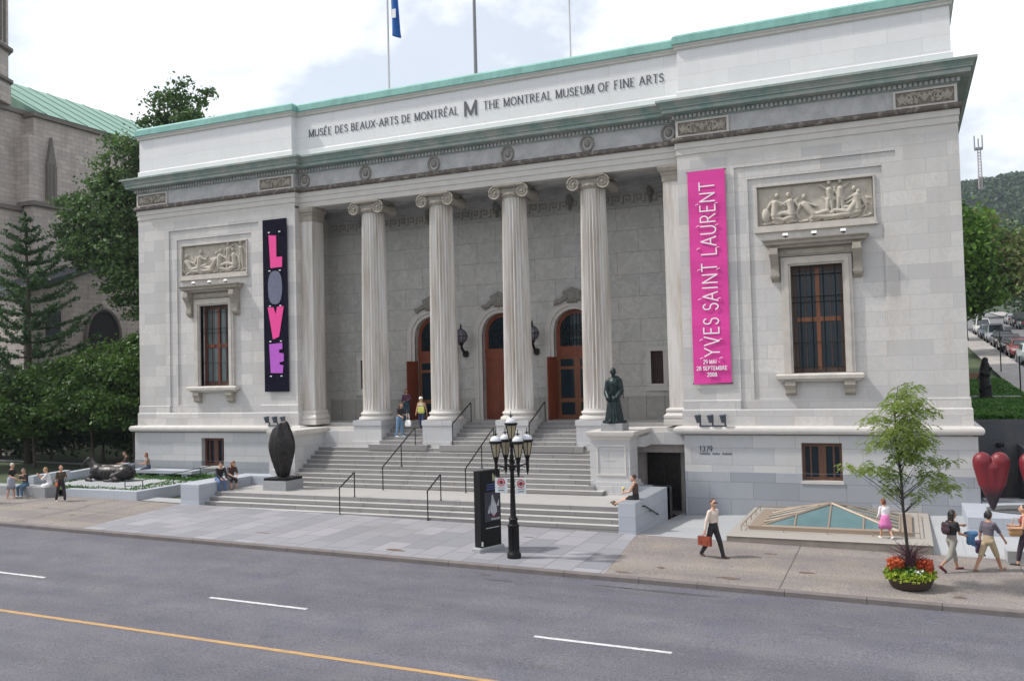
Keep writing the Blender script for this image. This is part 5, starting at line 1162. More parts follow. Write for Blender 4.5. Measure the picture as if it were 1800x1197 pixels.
# flagpoles
for k, x in enumerate((-4.45, -.05, 4.35)):
    r = thing('flagpole', ('slim flagpole on the roof with a hanging blue flag', 'thick grey flagpole in the middle of the roof', 'thin bare flagpole on the roof nearest the right wing')[k], 'flagpole', (x, 1.15, 17.5), group='flagpoles on the roof')
    m = MB(); rr_ = (.055, .085, .04)[k]; m.cyl((0, 0, 0), (0, 0, 11), rr_, rr_*.55, 12); m.build('pole', plain('pale_metal_pole' if k != 1 else 'grey_metal_pole', (.55, .55, .56) if k != 1 else (.2, .2, .21), .4, metal=.3), r, 60)
    m = MB(); m.lathe([(0, 11.0), (.09, 11.06), (.1, 11.12), (0, 11.2)], n=12); m.build('finial', M_white, r)
m = MB(); n = 24; V = []
for i in range(n+1):
    t = i/n
    for j in range(9):
        q = j/8; x = .12+.85*q*(.25+.5*t); z = 7.2-3.75*t-.4*q*t; y = .12*math.sin(q*9+t*2)*(.3+t); V.append((x, y, z+ (.35*abs(q-.3) if i == n else 0)))
m.add(V, [(i*9+j, i*9+j+1, (i+1)*9+j+1, (i+1)*9+j) for i in range(n) for j in range(8)])
fl = thing('flag', 'blue flag hanging limp from the leftmost roof pole', 'flag', (-4.4, 1.12, 17.5)); o = m.build('flag_cloth', plain('blue_flag_cloth', (.03, .15, .45), .7, var=.35, scale=3), fl, 'all')
md = o.modifiers.new('s', 'SOLIDIFY'); md.thickness = .01
m = MB(); m.obox((.42, -.2, 4.35), .09, .015, .2); m.build('emblem', M_white, fl)

# ================================================================== STREET THINGS
def handrail(lab, pts, posts):
    r = thing('handrail', lab, 'handrail', pts[0], group='dark metal handrails on the steps'); o0 = Vector(pts[0])
    m = MB(); m.tube([Vector(p)-o0 for p in pts], .026, 8); m.build('rail', M_iron, r, 'all')
    for (x, y, z0, z1) in posts:
        m = MB(); m.cyl(Vector((x, y, z0))-o0, Vector((x, y, z1))-o0, .022, n=8); m.cyl(Vector((x, y, z0))-o0, Vector((x, y, z0+.02))-o0, .05, n=10); m.build('post', M_iron, r)
    return r
for x, tx in ((-2.65, 'left'), (1.05, 'right')):
    handrail('short handrail on the %s of the lowest steps' % tx, [(x, -5.95, 1.3), (x, -5.92, 1.37), (x, -4.95, 1.83), (x, -4.93, 1.75)], [(x, -5.93, .33, 1.36), (x, -4.94, .9, 1.82)])
    handrail('long handrail on the %s of the upper flight of steps' % tx, [(x, -2.95, 1.75), (x, -2.9, 1.83), (x, -.3, 3.2), (x, -.25, 3.15)], [(x, -2.92, .9, 1.8), (x, -1.45, 1.7, 2.58), (x, -.27, 2.3, 3.2)])
for x, tx in ((-.9, 'second'), (2.6, 'third')):
    handrail('handrail against the pedestal of the %s column' % tx, [(x, -.2, 3.3), (x, -.15, 3.37), (x, 1.6, 4.18), (x, 1.65, 4.1)], [(x, -.17, 2.48, 3.36), (x, 1.63, 3.36, 4.16)])
# low granite walls either side of the steps
def block(name, label, cat, boxes, mat, smooth=False, group=None):
    r = thing(name, label, cat, (boxes[0][0], boxes[0][2], boxes[0][4]), group=group); m = MB(); o0 = boxes[0]
    for b in boxes: m.box(b[0]-o0[0], b[1]-o0[0], b[2]-o0[2], b[3]-o0[2], b[4]-o0[4], b[5]-o0[4])
    o = m.build('stone', mat, r); bv = o.modifiers.new('b', 'BEVEL'); bv.width = .012; bv.segments = 2; bv.limit_method = 'ANGLE'
    return r
block('low_wall', 'low blue grey granite wall at the left end of the steps', 'low wall', [(-10.3, -9.35, -5.92, -2.0, -.2, 1.3), (-9.35, -8.0, -2.75, -2.0, .5, 1.3)], M_bluegran)
rw = block('low_wall', 'low granite wall right of the steps with a small sloping rail', 'low wall', [(8.02, 8.6, -5.95, -1.3, -.6, 1.2), (7.2, 8.6, -1.78, -1.32, -.6, 1.2)], M_bluegran)
r = thing('wall_handrail', 'short sloping handrail fixed to the side of the right granite wall', 'handrail', (8.62, -5.2, .9))
m = MB(); m.tube([(0, 0, .1), (.07, 0, .12), (.08, .05, .1), (.08, 1.7, -.42), (.07, 1.75, -.42), (0, 1.75, -.42)], .025, 8); m.tube([(0, .85, -.2), (.07, .85, -.15)], .018, 6); m.build('rail', M_iron, r)
block('stone_block', 'pale stone block behind the folded dark sculpture', 'stone block', [(-8.5, -7.7, -2.6, -2.16, .9, 1.55)], M_base)
# left planter
def slopebox(mb, x0, x1, y0, y1, zt): mb.box(x0, x1, y0, y1, -.3, zt)
pl = thing('planter_wall', 'blue grey granite planter wall around the reclining bronze cow', 'planter wall', (-16.8, -5.9, .5))
m = MB(); m.box(0, 4.1, -.0, .35, -.9, .42); m.box(3.75, 4.1, .35, 5.7, -.9, .42); m.box(0, .35, .35, 3.0, -.9, .38) if False else None
m.build('stone', M_bluegran, pl)
sheet('planter_slab', [(-19.0, -4.9), (-12.75, -5.55), (-12.75, -2.2), (-19.0, -2.0)], .27, M_pale)
sheet('paving_strip', [(-12.7, -5.85), (-10.3, -5.85), (-10.3, -5.0), (-12.7, -5.0)], .01, M_pale)
r = block('curved_bench', 'long grey granite bench along the left pavement', 'bench', [(-21.5, -17.2, -6.6, -5.9, .2, 1.06), ], M_grey)
rwl = thing('retaining_wall', 'low blue grey retaining wall running back from the bench', 'retaining wall', (-19.2, -5.4, .6))
m = MB(); pts = [(-.2, .0), (.2, 1.6), (.4, 3.4), (.35, 5.0), (.2, 6.5)]
for (a, b), (c, d) in zip(pts[:-1], pts[1:]):
    m.add([(a, b, -.5), (c, d, -.5), (c-.35, d, -.5), (a-.35, b, -.5), (a, b, .75), (c, d, .85), (c-.35, d, .85), (a-.35, b, .75)], [(0,3,2,1),(4,5,6,7),(0,1,5,4),(1,2,6,5),(2,3,7,6),(3,0,4,7)])
m.build('stone', M_bluegran, rwl)
r = thing('stone_bench', 'flat stone bench slab on short legs against the museum wall', 'bench', (-17.2, -1.2, .75)); m = MB(); m.box(-.6, 3.3, -.3, .45, .36, .5); m.build('seat', M_bluegran, r)
for x in (0, 1.2, 2.6): mm = MB(); mm.box(x, x+.35, -.2, .35, -.2, .36); mm.build('leg', M_bluegran, r)
r = thing('shaded_ledge', 'dark stone ledge at the shaded corner of the museum', 'stone ledge', (-19.7, -.4, .6)); m = MB(); m.box(0, .8, 0, .9, -.1, .55); m.build('stone', M_grey, r)
M_gmet = plain('green_metal', (.02, .05, .045), .5, metal=.2)
r = thing('planter_railing', 'thin dark green railing along the inside of the planter', 'railing', (-13.6, -5.0, .75)); m = MB()
m.tube([(-.6, -.1, .5), (.1, .2, .5), (.3, 5.2, .75)], .018, 6); m.tube([(-.6, -.1, .25), (.1, .2, .25), (.3, 5.2, .5)], .014, 6); m.build('rail', M_gmet, r)
for p in ((-.6, -.1, .5), (.1, .2, .5), (.16, 1.9, .58), (.23, 3.5, .66), (.3, 5.2, .75)):
    mm = MB(); mm.cyl((p[0], p[1], -.3), p, .02, n=8); mm.build('post', M_gmet, r)

# reclining bronze cow
cw = thing('cow_sculpture', 'dark bronze sculpture of a reclining cow with raised head', 'sculpture', (-17.2, -3.2, .93), rad(10))
prm = [('e', (.05, .02, .40), (.95, .42, .34)), ('e', (.85, .0, .38), (.48, .42, .36)), ('e', (-.55, 0, .42), (.45, .36, .38)), ('c', (-.45, 0, .60), (.8, 0, .60), .17, .18),
    ('c', (-.6, 0, .52), (-.92, 0, .78), .27, .18), ('c', (-.92, 0, .78), (-1.08, 0, .98), .17, .13), ('c', (-.6, 0, .68), (-1.0, 0, 1.0), .12, .09),
    ('c', (-1.08, 0, 1.0), (-1.24, 0, .88), .12, .10), ('c', (-1.24, 0, .88), (-1.43, 0, .70), .10, .07), ('e', (-1.46, 0, .68), (.075, .075, .06)), ('c', (-1.04, .1, 1.02), (-.93, .25, 1.0), .045, .025), ('c', (-1.04, -.1, 1.02), (-.93, -.25, 1.0), .045, .025),
    ('c', (-.7, -.22, .28), (-1.0, -.3, .10), .14, .08), ('c', (-1.0, -.3, .10), (-.62, -.44, .07), .085, .06), ('c', (-.7, .22, .28), (-1.02, .3, .10), .14, .08), ('c', (-1.02, .3, .10), (-.65, .36, .07), .08, .06),
    ('c', (.85, -.22, .36), (.42, -.4, .22), .24, .12), ('c', (.42, -.4, .22), (.78, -.5, .10), .11, .075), ('c', (.78, -.5, .10), (.12, -.54, .06), .07, .045), ('c', (.85, .22, .34), (.4, .36, .16), .2, .1),
    ('c', (1.28, -.05, .52), (1.42, -.1, .34), .035, .03), ('c', (1.42, -.1, .34), (1.36, -.16, .10), .03, .03), ('c', (1.36, -.16, .10), (1.15, -.25, .05), .03, .05)]
for q in range(5): prm.append(('c', (-.15+.2*q, -.36, .5), (-.2+.2*q, -.4, .26), .035, .03))
skin('body', prm, .025, M_bronzed, cw, 5)
# folded dark sculpture on its block
fs = thing('folded_sculpture', 'tall dark bronze abstract sculpture with folded ridges and a hollow slit', 'sculpture', (-7.0, -3.6, 1.4))
prof = [(0.0, .27), (.12, .31), (.45, .43), (.8, .55), (1.15, .64), (1.45, .61), (1.75, .52), (2.0, .40), (2.17, .31), (2.22, .24)]
m = MB(); n = 72; V = []
for z, r0 in prof:
    for j in range(n):
        a = 2*math.pi*j/n; ridg = abs(((a*5/(2*math.pi)+z*.12) % 1)-.5)*2; rr_ = r0*(.62+.44*ridg**1.6)
        d = abs((a-rad(262)+math.pi) % (2*math.pi)-math.pi); rr_ *= 1-.42*math.exp(-(d/.2)**2)*math.sin(math.pi*min(1, max(0, z/2.2)))
        V.append((rr_*math.cos(a)-.045*max(0, z-.9), rr_*.78*math.sin(a), z+(.12*math.cos(a) if z > 2.1 else 0)))
k = len(prof); m.add(V, [(i*n+j, i*n+(j+1) % n, (i+1)*n+(j+1) % n, (i+1)*n+j) for i in range(k-1) for j in range(n)]+[tuple(range(n))[::-1], tuple(range((k-1)*n, k*n))])
o = m.build('bronze_form', M_bronzed, fs, 'all'); sbd = o.modifiers.new('s', 'SUBSURF'); sbd.levels = 1; sbd.render_levels = 1
pb = block('sculpture_plinth', 'square rough granite plinth with a dark slab carrying the folded sculpture', 'plinth', [(-7.58, -6.42, -4.2, -3.05, .89, 1.3)], M_grey)
m = MB(); m.box(.03, 1.13, .03, 1.12, .41, .51); m.build('dark_slab', M_black, pb)
# robed bronze figure
rb = thing('robed_statue', 'green black bronze statue of a robed standing man with lowered hands', 'statue', (6.58, -1.35, 3.48), rad(10))
zz = .1
pr = [('c', (0, 0, zz+.05), (0, .02, zz+.75), .36, .24, 1.0), ('c', (0, .02, zz+.75), (0, 0, zz+1.35), .24, .25, 1.05), ('c', (-.12, 0, zz+1.45), (.14, 0, zz+1.5), .17, .17), ('c', (0, -.02, zz+1.55), (0, -.07, zz+1.75), .11, .08),
      ('e', (0, -.09, zz+1.82), (.13, .135, .155)), ('e', (-.13, -.08, zz+1.8), (.02, .03, .04)), ('e', (.13, -.08, zz+1.8), (.02, .03, .04)), ('e', (0, -.225, zz+1.8), (.022, .03, .04)), ('c', (0, -.14, zz+1.69), (0, -.17, zz+1.72), .05, .04),
      ('c', (-.27, -.02, zz+1.42), (-.33, -.08, zz+1.05), .12, .11), ('c', (-.33, -.08, zz+1.05), (-.2, -.3, zz+.82), .12, .13), ('c', (-.2, -.3, zz+.82), (-.12, -.36, zz+.78), .05, .04),
      ('c', (.27, -.02, zz+1.45), (.34, -.06, zz+1.1), .13, .12), ('c', (.34, -.06, zz+1.1), (.18, -.3, zz+.85), .12, .12), ('c', (.18, -.3, zz+.85), (.02, -.36, zz+.78), .05, .04),
      ('c', (.3, .05, zz+1.5), (.4, .0, zz+1.0), .05, .035), ('c', (.4, 0, zz+1.0), (.42, -.02, zz+.82), .03, .02), ('c', (-.14, -.28, zz+.0), (-.14, -.44, zz-.03), .07, .06), ('c', (.14, -.28, zz+.0), (.16, -.42, zz-.03), .07, .06)]
for k in range(9):
    a = rad(200+k*18); pr.append(('c', (.24*math.cos(a), .24*math.sin(a), zz+.85), (.40*math.cos(a), .38*math.sin(a), zz+.0), .035, .05))
for q in range(4):
    pr.append(('c', (-.05-.0*q, -.38, zz+.8), (-.08+.05*q, -.42, zz+.78-.015*q), .012, .01))
def slim(co): co = co.copy(); co[:, 0] *= .84; return co
skin('robed_figure', pr, .018, M_bronze, rb, 2, post=slim)
m = MB(); m.lathe([(0, 0), (.46, 0), (.46, .07), (.42, .1), (0, .1)], n=28); m.build('bronze_base', M_bronze, rb)
block('statue_block', 'grey granite block between the robed bronze statue and its marble pedestal', 'plinth', [(6.16, 7.0, -1.78, -.94, TZ+.003, 3.48)], M_grey)

# lamp post with five lanterns
LP = thing('street_lamp', 'black cast iron lamp post with five white domed lanterns', 'street lamp', (6.18, -10.13, .17))
m = MB(); m.lathe([(0, 0), (.2, 0), (.205, .1), (.18, .14), (.16, .17), (.15, .22), (.145, .84), (.17, .88), (.17, .93), (.13, .96), (.12, 1.05), (.14, 1.1), (.11, 1.14), (.085, 1.2), (.055, 2.45), (.08, 2.5), (.09, 2.56), (.06, 2.62), (.05, 2.8), (.07, 2.86), (.045, 2.95), (.04, 3.3), (.06, 3.34), (0, 3.36)], n=20)
for k in range(12): a = math.pi*k/6; m.cyl((.148*math.cos(a), .148*math.sin(a), .22), (.148*math.cos(a), .148*math.sin(a), .84), .012, n=5)
m.build('post', M_black, LP, 45)
M_dome = plain('white_lamp_dome', (.58, .59, .62), .35, var=.05); M_lg = plain('tinted_lamp_glass', (.34, .29, .2), .25, var=.15)
Rv = Vector((math.cos(yaw), math.sin(yaw), 0)); Tv = Vector((math.sin(yaw), -math.cos(yaw), 0))
def lantern(c, zrim):
    m = MB(); n = 6
    m.lathe([(0, zrim-.5), (.05, zrim-.5), (.075, zrim-.43), (.155, zrim-.05), (.185, zrim-.02), (.185, zrim+.02), (.15, zrim+.03)], c, 6)
    fr = MB()
    for k in range(6):
        a = math.pi*k/3; fr.cyl((c[0]+.078*math.cos(a), c[1]+.078*math.sin(a), zrim-.44), (c[0]+.162*math.cos(a), c[1]+.162*math.sin(a), zrim-.04), .011, n=5)
    fr.lathe([(.15, zrim-.05), (.19, zrim-.03), (.19, zrim+.02), (.15, zrim+.03)], c, 18); fr.lathe([(0, zrim-.52), (.06, zrim-.52), (.085, zrim-.45), (.08, zrim-.42), (0, zrim-.42)], c, 12)
    fr.lathe([(0, zrim+.16), (.05, zrim+.16), (.02, zrim+.2), (.045, zrim+.23), (.015, zrim+.26), (.01, zrim+.36), (0, zrim+.37)], c, 8)
    for k in range(4): a = math.pi*k/2+.4; fr.tube([(c[0], c[1], zrim+.2), (c[0]+.05*math.cos(a), c[1]+.05*math.sin(a), zrim+.24), (c[0]+.06*math.cos(a), c[1]+.06*math.sin(a), zrim+.21)], .012, 5)
    f = fr.build('lantern', M_black, LP, 40); m.build('lamp_glass', M_lg, f)
    d = MB(); d.lathe([(.16*math.cos(t), zrim+.02+.16*math.sin(t)) for t in np.linspace(0, 1.5, 9)]+[(0, zrim+.18)], c, 20); d.build('lamp_dome', M_dome, f, 'all')
lantern((0, 0, 0), 3.82)
for a, b in ((-.45, .18), (.18, .45), (.45, -.18), (-.18, -.45)):
    v = Rv*a+Tv*b; c = (v.x, v.y, 0); lantern(c, 3.32)
    ar = MB(); ar.lathe([(0, 2.33), (.015, 2.34), (.04, 2.46), (.05, 2.55), (.045, 2.7), (.06, 2.8), (0, 2.82)], c, 10)
    ar.tube([(v.x*.1, v.y*.1, 2.62), (v.x*.5, v.y*.5, 2.6), (v.x*.95, v.y*.95, 2.66)], .02, 7)
    ar.tube([(v.x*(.25+.2*math.cos(t)*q), v.y*(.25+.2*math.cos(t)*q), 2.72+.11*math.sin(t)*q) for t, q in ((k*.5, 1-k*.06) for k in range(13))], .012, 5)
    ar.tube([(v.x*(.62+.2*math.cos(t)*q), v.y*(.62+.2*math.cos(t)*q), 2.53+.08*math.sin(t)*q) for t, q in ((k*.5, 1-k*.06) for k in range(13))], .01, 5)
    ar.build('arm', M_black, LP)
# parking signs
M_sred = plain('sign_red', (.55, .02, .03), .5); M_sblk = plain('sign_black', (.02, .02, .02), .5); M_sface = plain('sign_white', (.62, .66, .68), .45, var=.04)
def psign(lab, x, z, rz, w_, h_, dv):
    r = thing('parking_sign', lab, 'parking sign', (6.18+dv.x, -10.13+dv.y, z), rz, group='parking signs on the lamp post')
    m = MB(); m.box(-w_/2, w_/2, -.006, .006, -h_/2, h_/2); m.build('plate', M_sface, r)
    m = MB(); n = 24
    for k in range(n):
        a, b = 2*math.pi*k/n, 2*math.pi*(k+1)/n; m.add([(q*math.cos(t), y, h_*.2+q*math.sin(t)) for y in (-.012, -.006) for q, t in ((.085, a), (.115, a), (.115, b), (.085, b))], [(0,1,2,3),(7,6,5,4),(0,4,5,1),(2,6,7,3)])
    m.obox((0, -.0135, h_*.2), .1, .0015, .014, rx=0); m.build('red_ring', M_sred, r)
    m = MB(); m.lathe([(0, 0), (.06, 0), (.06, .003), (0, .003)], n=16); m.v = [(a, -.0095+c*.4, h_*.2+b) for a, b, c in m.v]
    m.build('black_symbol', M_sblk, r)
    m = MB()
    for k in range(7): m.box(-.1+k*.03, -.08+k*.03, -.009, -.006, -h_*.2, -h_*.2+.02)
    m.box(-.09, .09, -.009, -.006, -h_*.38, -h_*.32); m.build('sign_text', M_sblk, r)
    return r
psign('white parking sign with a red ring left of the lamp post', 0, 2.25, rad(14), .36, .42, -Rv*.32+Tv*.06)
psign('smaller white parking sign with a red ring right of the lamp post', 0, 2.2, rad(46), .32, .4, Rv*.24+Tv*.1)
m = MB(); m.tube([(-.45*Rv.x, -.45*Rv.y, 2.0), (.35*Rv.x, .35*Rv.y, 2.0)], .012, 6); m.tube([(-.45*Rv.x, -.45*Rv.y, 2.3), (.35*Rv.x, .35*Rv.y, 2.3)], .012, 6); m.build('sign_bracket', M_iron, LP)
# black poster pylon
py = thing('poster_pylon', 'black upright poster pylon with a white hand print on a grey foot', 'sign pylon', (5.05, -9.45, .2), rad(69))
m = MB(); m.box(-.52, .52, -.2, .2, -.1, .13); o = m.build('foot', M_grey, py); bv = o.modifiers.new('b', 'BEVEL'); bv.width = .04
m = MB(); m.box(-.42, .42, -.13, .13, .13, 2.36); m.build('panel', M_black, py)
def pf(name, boxes, mat):
    m = MB()
    for x0, x1, z0, z1 in boxes: m.box(x0, x1, -.138, -.128, z0, z1)
    return m.build(name, mat, py)
M_pim = plain('poster_print', (.025, .026, .042), .5, var=.7, scale=7)
pf('poster', [(-.24, .38, .86, 1.72)], M_pim)
m = MB()
for pts in ([(-.02, 1.15), (.12, 1.0), (.26, 1.12), (.24, 1.3), (.16, 1.45), (.1, 1.62), (.06, 1.66), (.03, 1.45), (-.02, 1.3)], [(.24, 1.3), (.36, 1.5), (.33, 1.28)], [(-.12, 1.1), (-.06, 1.35), (-.03, 1.1)]): m.prism(pts, -.142, -.136, 'y')
m.build('white_figure', plain('poster_white', (.42, .42, .47), .5, var=.3, scale=12), py)
pf('red_print', [(.05, .3, .98, 1.06)], M_sred) 
m = MB(); 
for z in (.93, .9): m.box(.0, .38, -.141, -.137, z, z+.012)
m.build('small_print', M_sface, py)
m = MB(); text(m, 'M', lambda u, v, d: (.1+u, -.135-d*.1, 2.05+v), .2, .22); m.build('logo', plain('gold_letter', (.42, .38, .26), .5), py)
m = MB()
for z, x0, x1 in ((1.93, -.15, .36), (1.86, -.15, .28), (1.79, -.15, .36)):
    x = x0
    while x < x1: m.box(x, x+.04, -.136, -.13, z, z+.035); x += .055
m.build('blue_text', plain('blue_print', (.06, .1, .28), .5), py)
m = MB(); 
x = -.2
while x < .34: m.box(x, x+.035, -.136, -.13, .66+(x+.2)*.0, .68); x += .05
m.build('bottom_text', M_sface, py)
m = MB(); m.box(-.4, -.33, -.134, -.13, .17, .3); m.build('tag', M_white, py)

# skylight
sk = thing('skylight', 'low glass pyramid skylight with bronze bars on a pale stone slab', 'skylight', (14.3, -3.1, .35))
m = MB(); m.box(-2.85, 2.86, -2.9, 2.85, -.75, -.03, m=1); m.box(-2.87, 2.88, -2.92, 2.87, -.03, 0); o = m.build('slab', [masonry('pale_slab_stone', (.52, .49, .44), (.48, .45, .41), 2.0, 9, mortar=(.3, .28, .25), ms=.01, vein=.15, vc=(.42, .4, .36), stain=.3, sc_=(.36, .32, .27)), plain('weathered_slab_edge', (.20, .175, .15), .9, var=.35, scale=3)], sk); bv = o.modifiers.new('b', 'BEVEL'); bv.width = .02
M_brs = plain('bronze_bar', (.30, .235, .18), .5, metal=.25)
m = MB(); m.box(-2.35, 2.35, -1.75, 1.9, 0, .1); m.build('upstand', M_brs, sk)
A = Vector((0, .05, .62)); cs = [Vector((-2.0, -1.55, .1)), Vector((2.0, -1.55, .1)), Vector((2.0, 1.65, .1)), Vector((-2.0, 1.65, .1))]
m = MB(); 
for k in range(4): m.quad(cs[k], cs[(k+1) % 4], A)
gm = plain('skylight_glass', (.10, .17, .18), .06, var=.25, scale=1.6)
m.build('glass', gm, sk)
m = MB(); 
for k in range(4): m.tube([cs[k], A+Vector((0, 0, .02))], .05, 6)
for k in range(4): m.tube([cs[k], cs[(k+1) % 4]], .04, 6)
for t in (.25, .5, .75):
    for (a, b) in ((0, 1), (1, 2), (2, 3), (3, 0)):
        p0 = cs[a].lerp(cs[b], t); e0 = cs[a].lerp(A, min(1, 2*t)) if t < .5 else (A if t == .5 else cs[b].lerp(A, 2*(1-t)))
        if t != .5 or a in (0, 2): m.tube([p0+Vector((0, 0, .01)), e0+Vector((0, 0, .01))], .032, 6)
for s in (-1, 1):
    for t in (.2, .4, .6, .8):
        y = -1.55+3.2*t; f = 1-abs(t-.5)*2; m.tube([(s*2.0, y, .12), (s*2.0*(1-f), y+(0)*f, .12+.5*f)], .03, 6)
m.build('frame', M_brs, sk)
m = MB(); rl = [(-2.55, -2.0), (2.55, -2.0), (2.55, 2.1), (-2.55, 2.1), (-2.55, -2.0)]
m.tube([(x, y, .16) for x, y in rl], .018, 6)
for (a, b), (c, d) in zip(rl[:-1], rl[1:]):
    for t in (0, .25, .5, .75): m.cyl((a+(c-a)*t, b+(d-b)*t, 0), (a+(c-a)*t, b+(d-b)*t, .16), .014, n=6)
m.build('guard_rail', M_brs, sk)
m = MB(); m.quad((-1.1, -1.15, .24), (.9, -1.15, .24), (.75, -.75, .34), (-.9, -.75, .34)); 
m.build('blue_blind', plain('turquoise_blind', (.16, .42, .46), .5, var=.2), sk) if False else None

# red hearts
hp = block('heart_plinth', 'pale grey granite plinth with a gravel bed under the red hearts', 'plinth', [(18.2, 23.5, -3.2, .7, -.5, .74)], M_bluegran)
m = MB(); m.lathe([(0, 0), (.95, 0), (.97, .03), (0, .03)], n=36, sx=1.35); m.v = [(x+1.95, y+1.75, z+1.24) for x, y, z in m.v]; m.build('gravel_bed', plain('dark_gravel', (.10, .10, .10), .95, var=.6, scale=40, bump=.8, bscale=60), hp)
def redheart(name):
    m_, nt, N, L, b = newmat(name)
    t = N.new('ShaderNodeTexCoord'); sp = N.new('ShaderNodeSeparateXYZ'); L.new(t.outputs['Object'], sp.inputs[0]); n = N.new('ShaderNodeTexNoise'); n.inputs['Scale'].default_value = 7; n.inputs['Detail'].default_value = 8; L.new(t.outputs['Object'], n.inputs['Vector'])
    a = N.new('ShaderNodeMath'); a.operation = 'MULTIPLY_ADD'; a.inputs[1].default_value = .5; L.new(n.outputs[0], a.inputs[0]); L.new(sp.outputs[2], a.inputs[2])
    r = N.new('ShaderNodeValToRGB'); e_ = r.color_ramp.elements; e_[0].position = .75; e_[0].color = (.018, .008, .012, 1); e_[1].position = 1.3; e_[1].color = (.15, .006, .013, 1)
    L.new(a.outputs[0], r.inputs[0]); L.new(r.outputs[0], b.inputs['Base Color']); b.inputs['Roughness'].default_value = .45
    bp = N.new('ShaderNodeBump'); bp.inputs['Strength'].default_value = .5; bp.inputs['Distance'].default_value = .015; n2 = N.new('ShaderNodeTexNoise'); n2.inputs['Scale'].default_value = 14; n2.inputs['Detail'].default_value = 8; L.new(t.outputs['Object'], n2.inputs['Vector']); L.new(n2.outputs[0], bp.inputs['Height']); L.new(bp.outputs[0], b.inputs['Normal'])
    return m_
MH = redheart('rough_painted_heart')
for x, tx in ((19.0, 'left'), (20.28, 'right')):
    h = thing('heart_sculpture', '%s one of two rough red heart sculptures standing on their points' % tx, 'heart sculpture', (x, -1.9, .77), rad(8 if tx == 'left' else 14), group='red heart sculptures')
    pr = []
    for s in (-1, 1):
        pr += [('e', (s*.25, 0, 1.52), (.29, .26, .31)), ('c', (s*.3, 0, 1.42), (s*.2, 0, .85), .24, .2), ('c', (s*.2, 0, .9), (0, 0, .08), .2, .07)]
    pr += [('c', (0, 0, 1.3), (0, 0, .3), .27, .12), ('e', (0, 0, 1.38), (.3, .22, .18))]
    skin('heart', pr, .028, MH, h, 4)
# bench, dark wall and steps behind the hearts
r = thing('stone_bench', 'white stone bench slab behind the red hearts', 'bench', (18.9, .2, .3)); m = MB(); m.box(0, 5, 0, .55, .36, .5); m.build('seat', M_white if False else M_pale, r)
for x in (.3, 2.5): mm = MB(); mm.box(x, x+.4, .1, .5, -.3, .36); mm.build('leg', M_grey, r)
M_dw = masonry('dark_wall_blocks', (.075, .08, .09), (.06, .065, .075), 1.4, .6, mortar=(.03, .03, .03), vein=.15, vc=(.1, .1, .11), stain=.4)
block('retaining_wall', 'dark grey retaining wall under the lawn beside the museum', 'retaining wall', [(18.85, 30, 3.85, 4.15, -.5, 3.28), (20.3, 20.7, -.0, 3.85, -.5, 2.4)], M_dw)
block('low_bench_block', 'pale stone block at the right edge beside the woman with the tan bag', 'stone block', [(18.95, 22, -6.35, -5.6, -.4, .36)], M_pale)
r = thing('wall_light', 'small round wall light on the dark retaining wall', 'wall light', (19.75, 3.8, 2.35)); m = MB(); m.lathe([(0, -.08), (.12, -.06), (.14, 0), (.12, .06), (0, .08)], n=14); m.build('housing', M_iron, r)

# terraced lawn with ground cover, street, pavement
slopez = lambda x, y: 2.2+.08*y
M_lawn = plain('lawn_green', (.06, .13, .025), .9, var=.4, scale=5, bump=.6, bscale=30)
def lz(x, y): return 3.28+(y-4)*.028 if y < 14 else 3.56+(y-14)*.055
m = MB(); gx = [18.7, 19.5, 20.5, 21.5, 22.0]; gy = [3.95, 8, 14, 20, 28, 36]
m.add([(x, y, lz(x, y)) for y in gy for x in gx], [(j*5+i, j*5+i+1, (j+1)*5+i+1, (j+1)*5+i) for j in range(5) for i in range(4)])
for a, b in zip(gy[:-1], gy[1:]): m.quad((22, a, lz(22, a)), (22, b, lz(22, b)), (22, b, slopez(22, b)-.4), (22, a, slopez(22, a)-.4))
tagit(m.build('lawn', M_lawn, recalc=False), kind='structure')
M_gc = leafmat('ground_cover_leaves', (.035, .10, .015), (.10, .22, .04), .3)
def quads(cent, size, rng, up=0.0, asp=.55):
    n = len(cent); u = rng.normal(size=(n, 3)); u[:, 2] *= (1-up); u /= np.linalg.norm(u, axis=1)[:, None]
    v = rng.normal(size=(n, 3)); v -= (v*u).sum(1)[:, None]*u; v /= np.linalg.norm(v, axis=1)[:, None]
    s = size*(.6+.8*rng.random(n))[:, None]
    V = np.stack([cent-u*s, cent+v*s*asp, cent+u*s, cent-v*s*asp], 1).reshape(-1, 3)
    return V, np.arange(4*n).reshape(-1, 4)
def gcover(name, n, x0, x1, y0, y1, zf, sz, mat, hgt=.12):
    xy = np.stack([x0+(x1-x0)*RNG.random(n), y0+(y1-y0)*RNG.random(n)], 1); z = np.array([zf(a, b) for a, b in xy])+RNG.random(n)*hgt
    V, Q = quads(np.column_stack([xy, z]), sz, RNG); return tagit(fast(name, V, Q, mat), 'green ground cover leaves', None, None, 'stuff')
gcover('ground_cover', 26000, 18.75, 22.0, 4.0, 14, lz, .085, M_gc, .16); gcover('ground_cover', 14000, 18.8, 21.9, 15, 26, lz, .09, M_gc, .2)
gcover('planter_grass', 9000, -19, -13.1, -5.4, 1.0, lambda x, y: P(x, y)+.2 if not (-18.6 < x < -14.3 and -4.9 < y < -2.4) else P(x, y)-.3, .05, leafmat('planter_grass_blades', (.03, .10, .015), (.08, .2, .03), .3), .12)
sheet('planter_turf', [(-19.1, -5.5), (-12.8, -5.6), (-12.8, .5), (-19.1, .5)], .2, M_lawn)
block('lawn_kerb', 'pale stone kerb crossing the lawn beside the museum', 'kerb stone', [(18.7, 21.6, 14.3, 14.7, 3.3, 3.78)], M_pale)
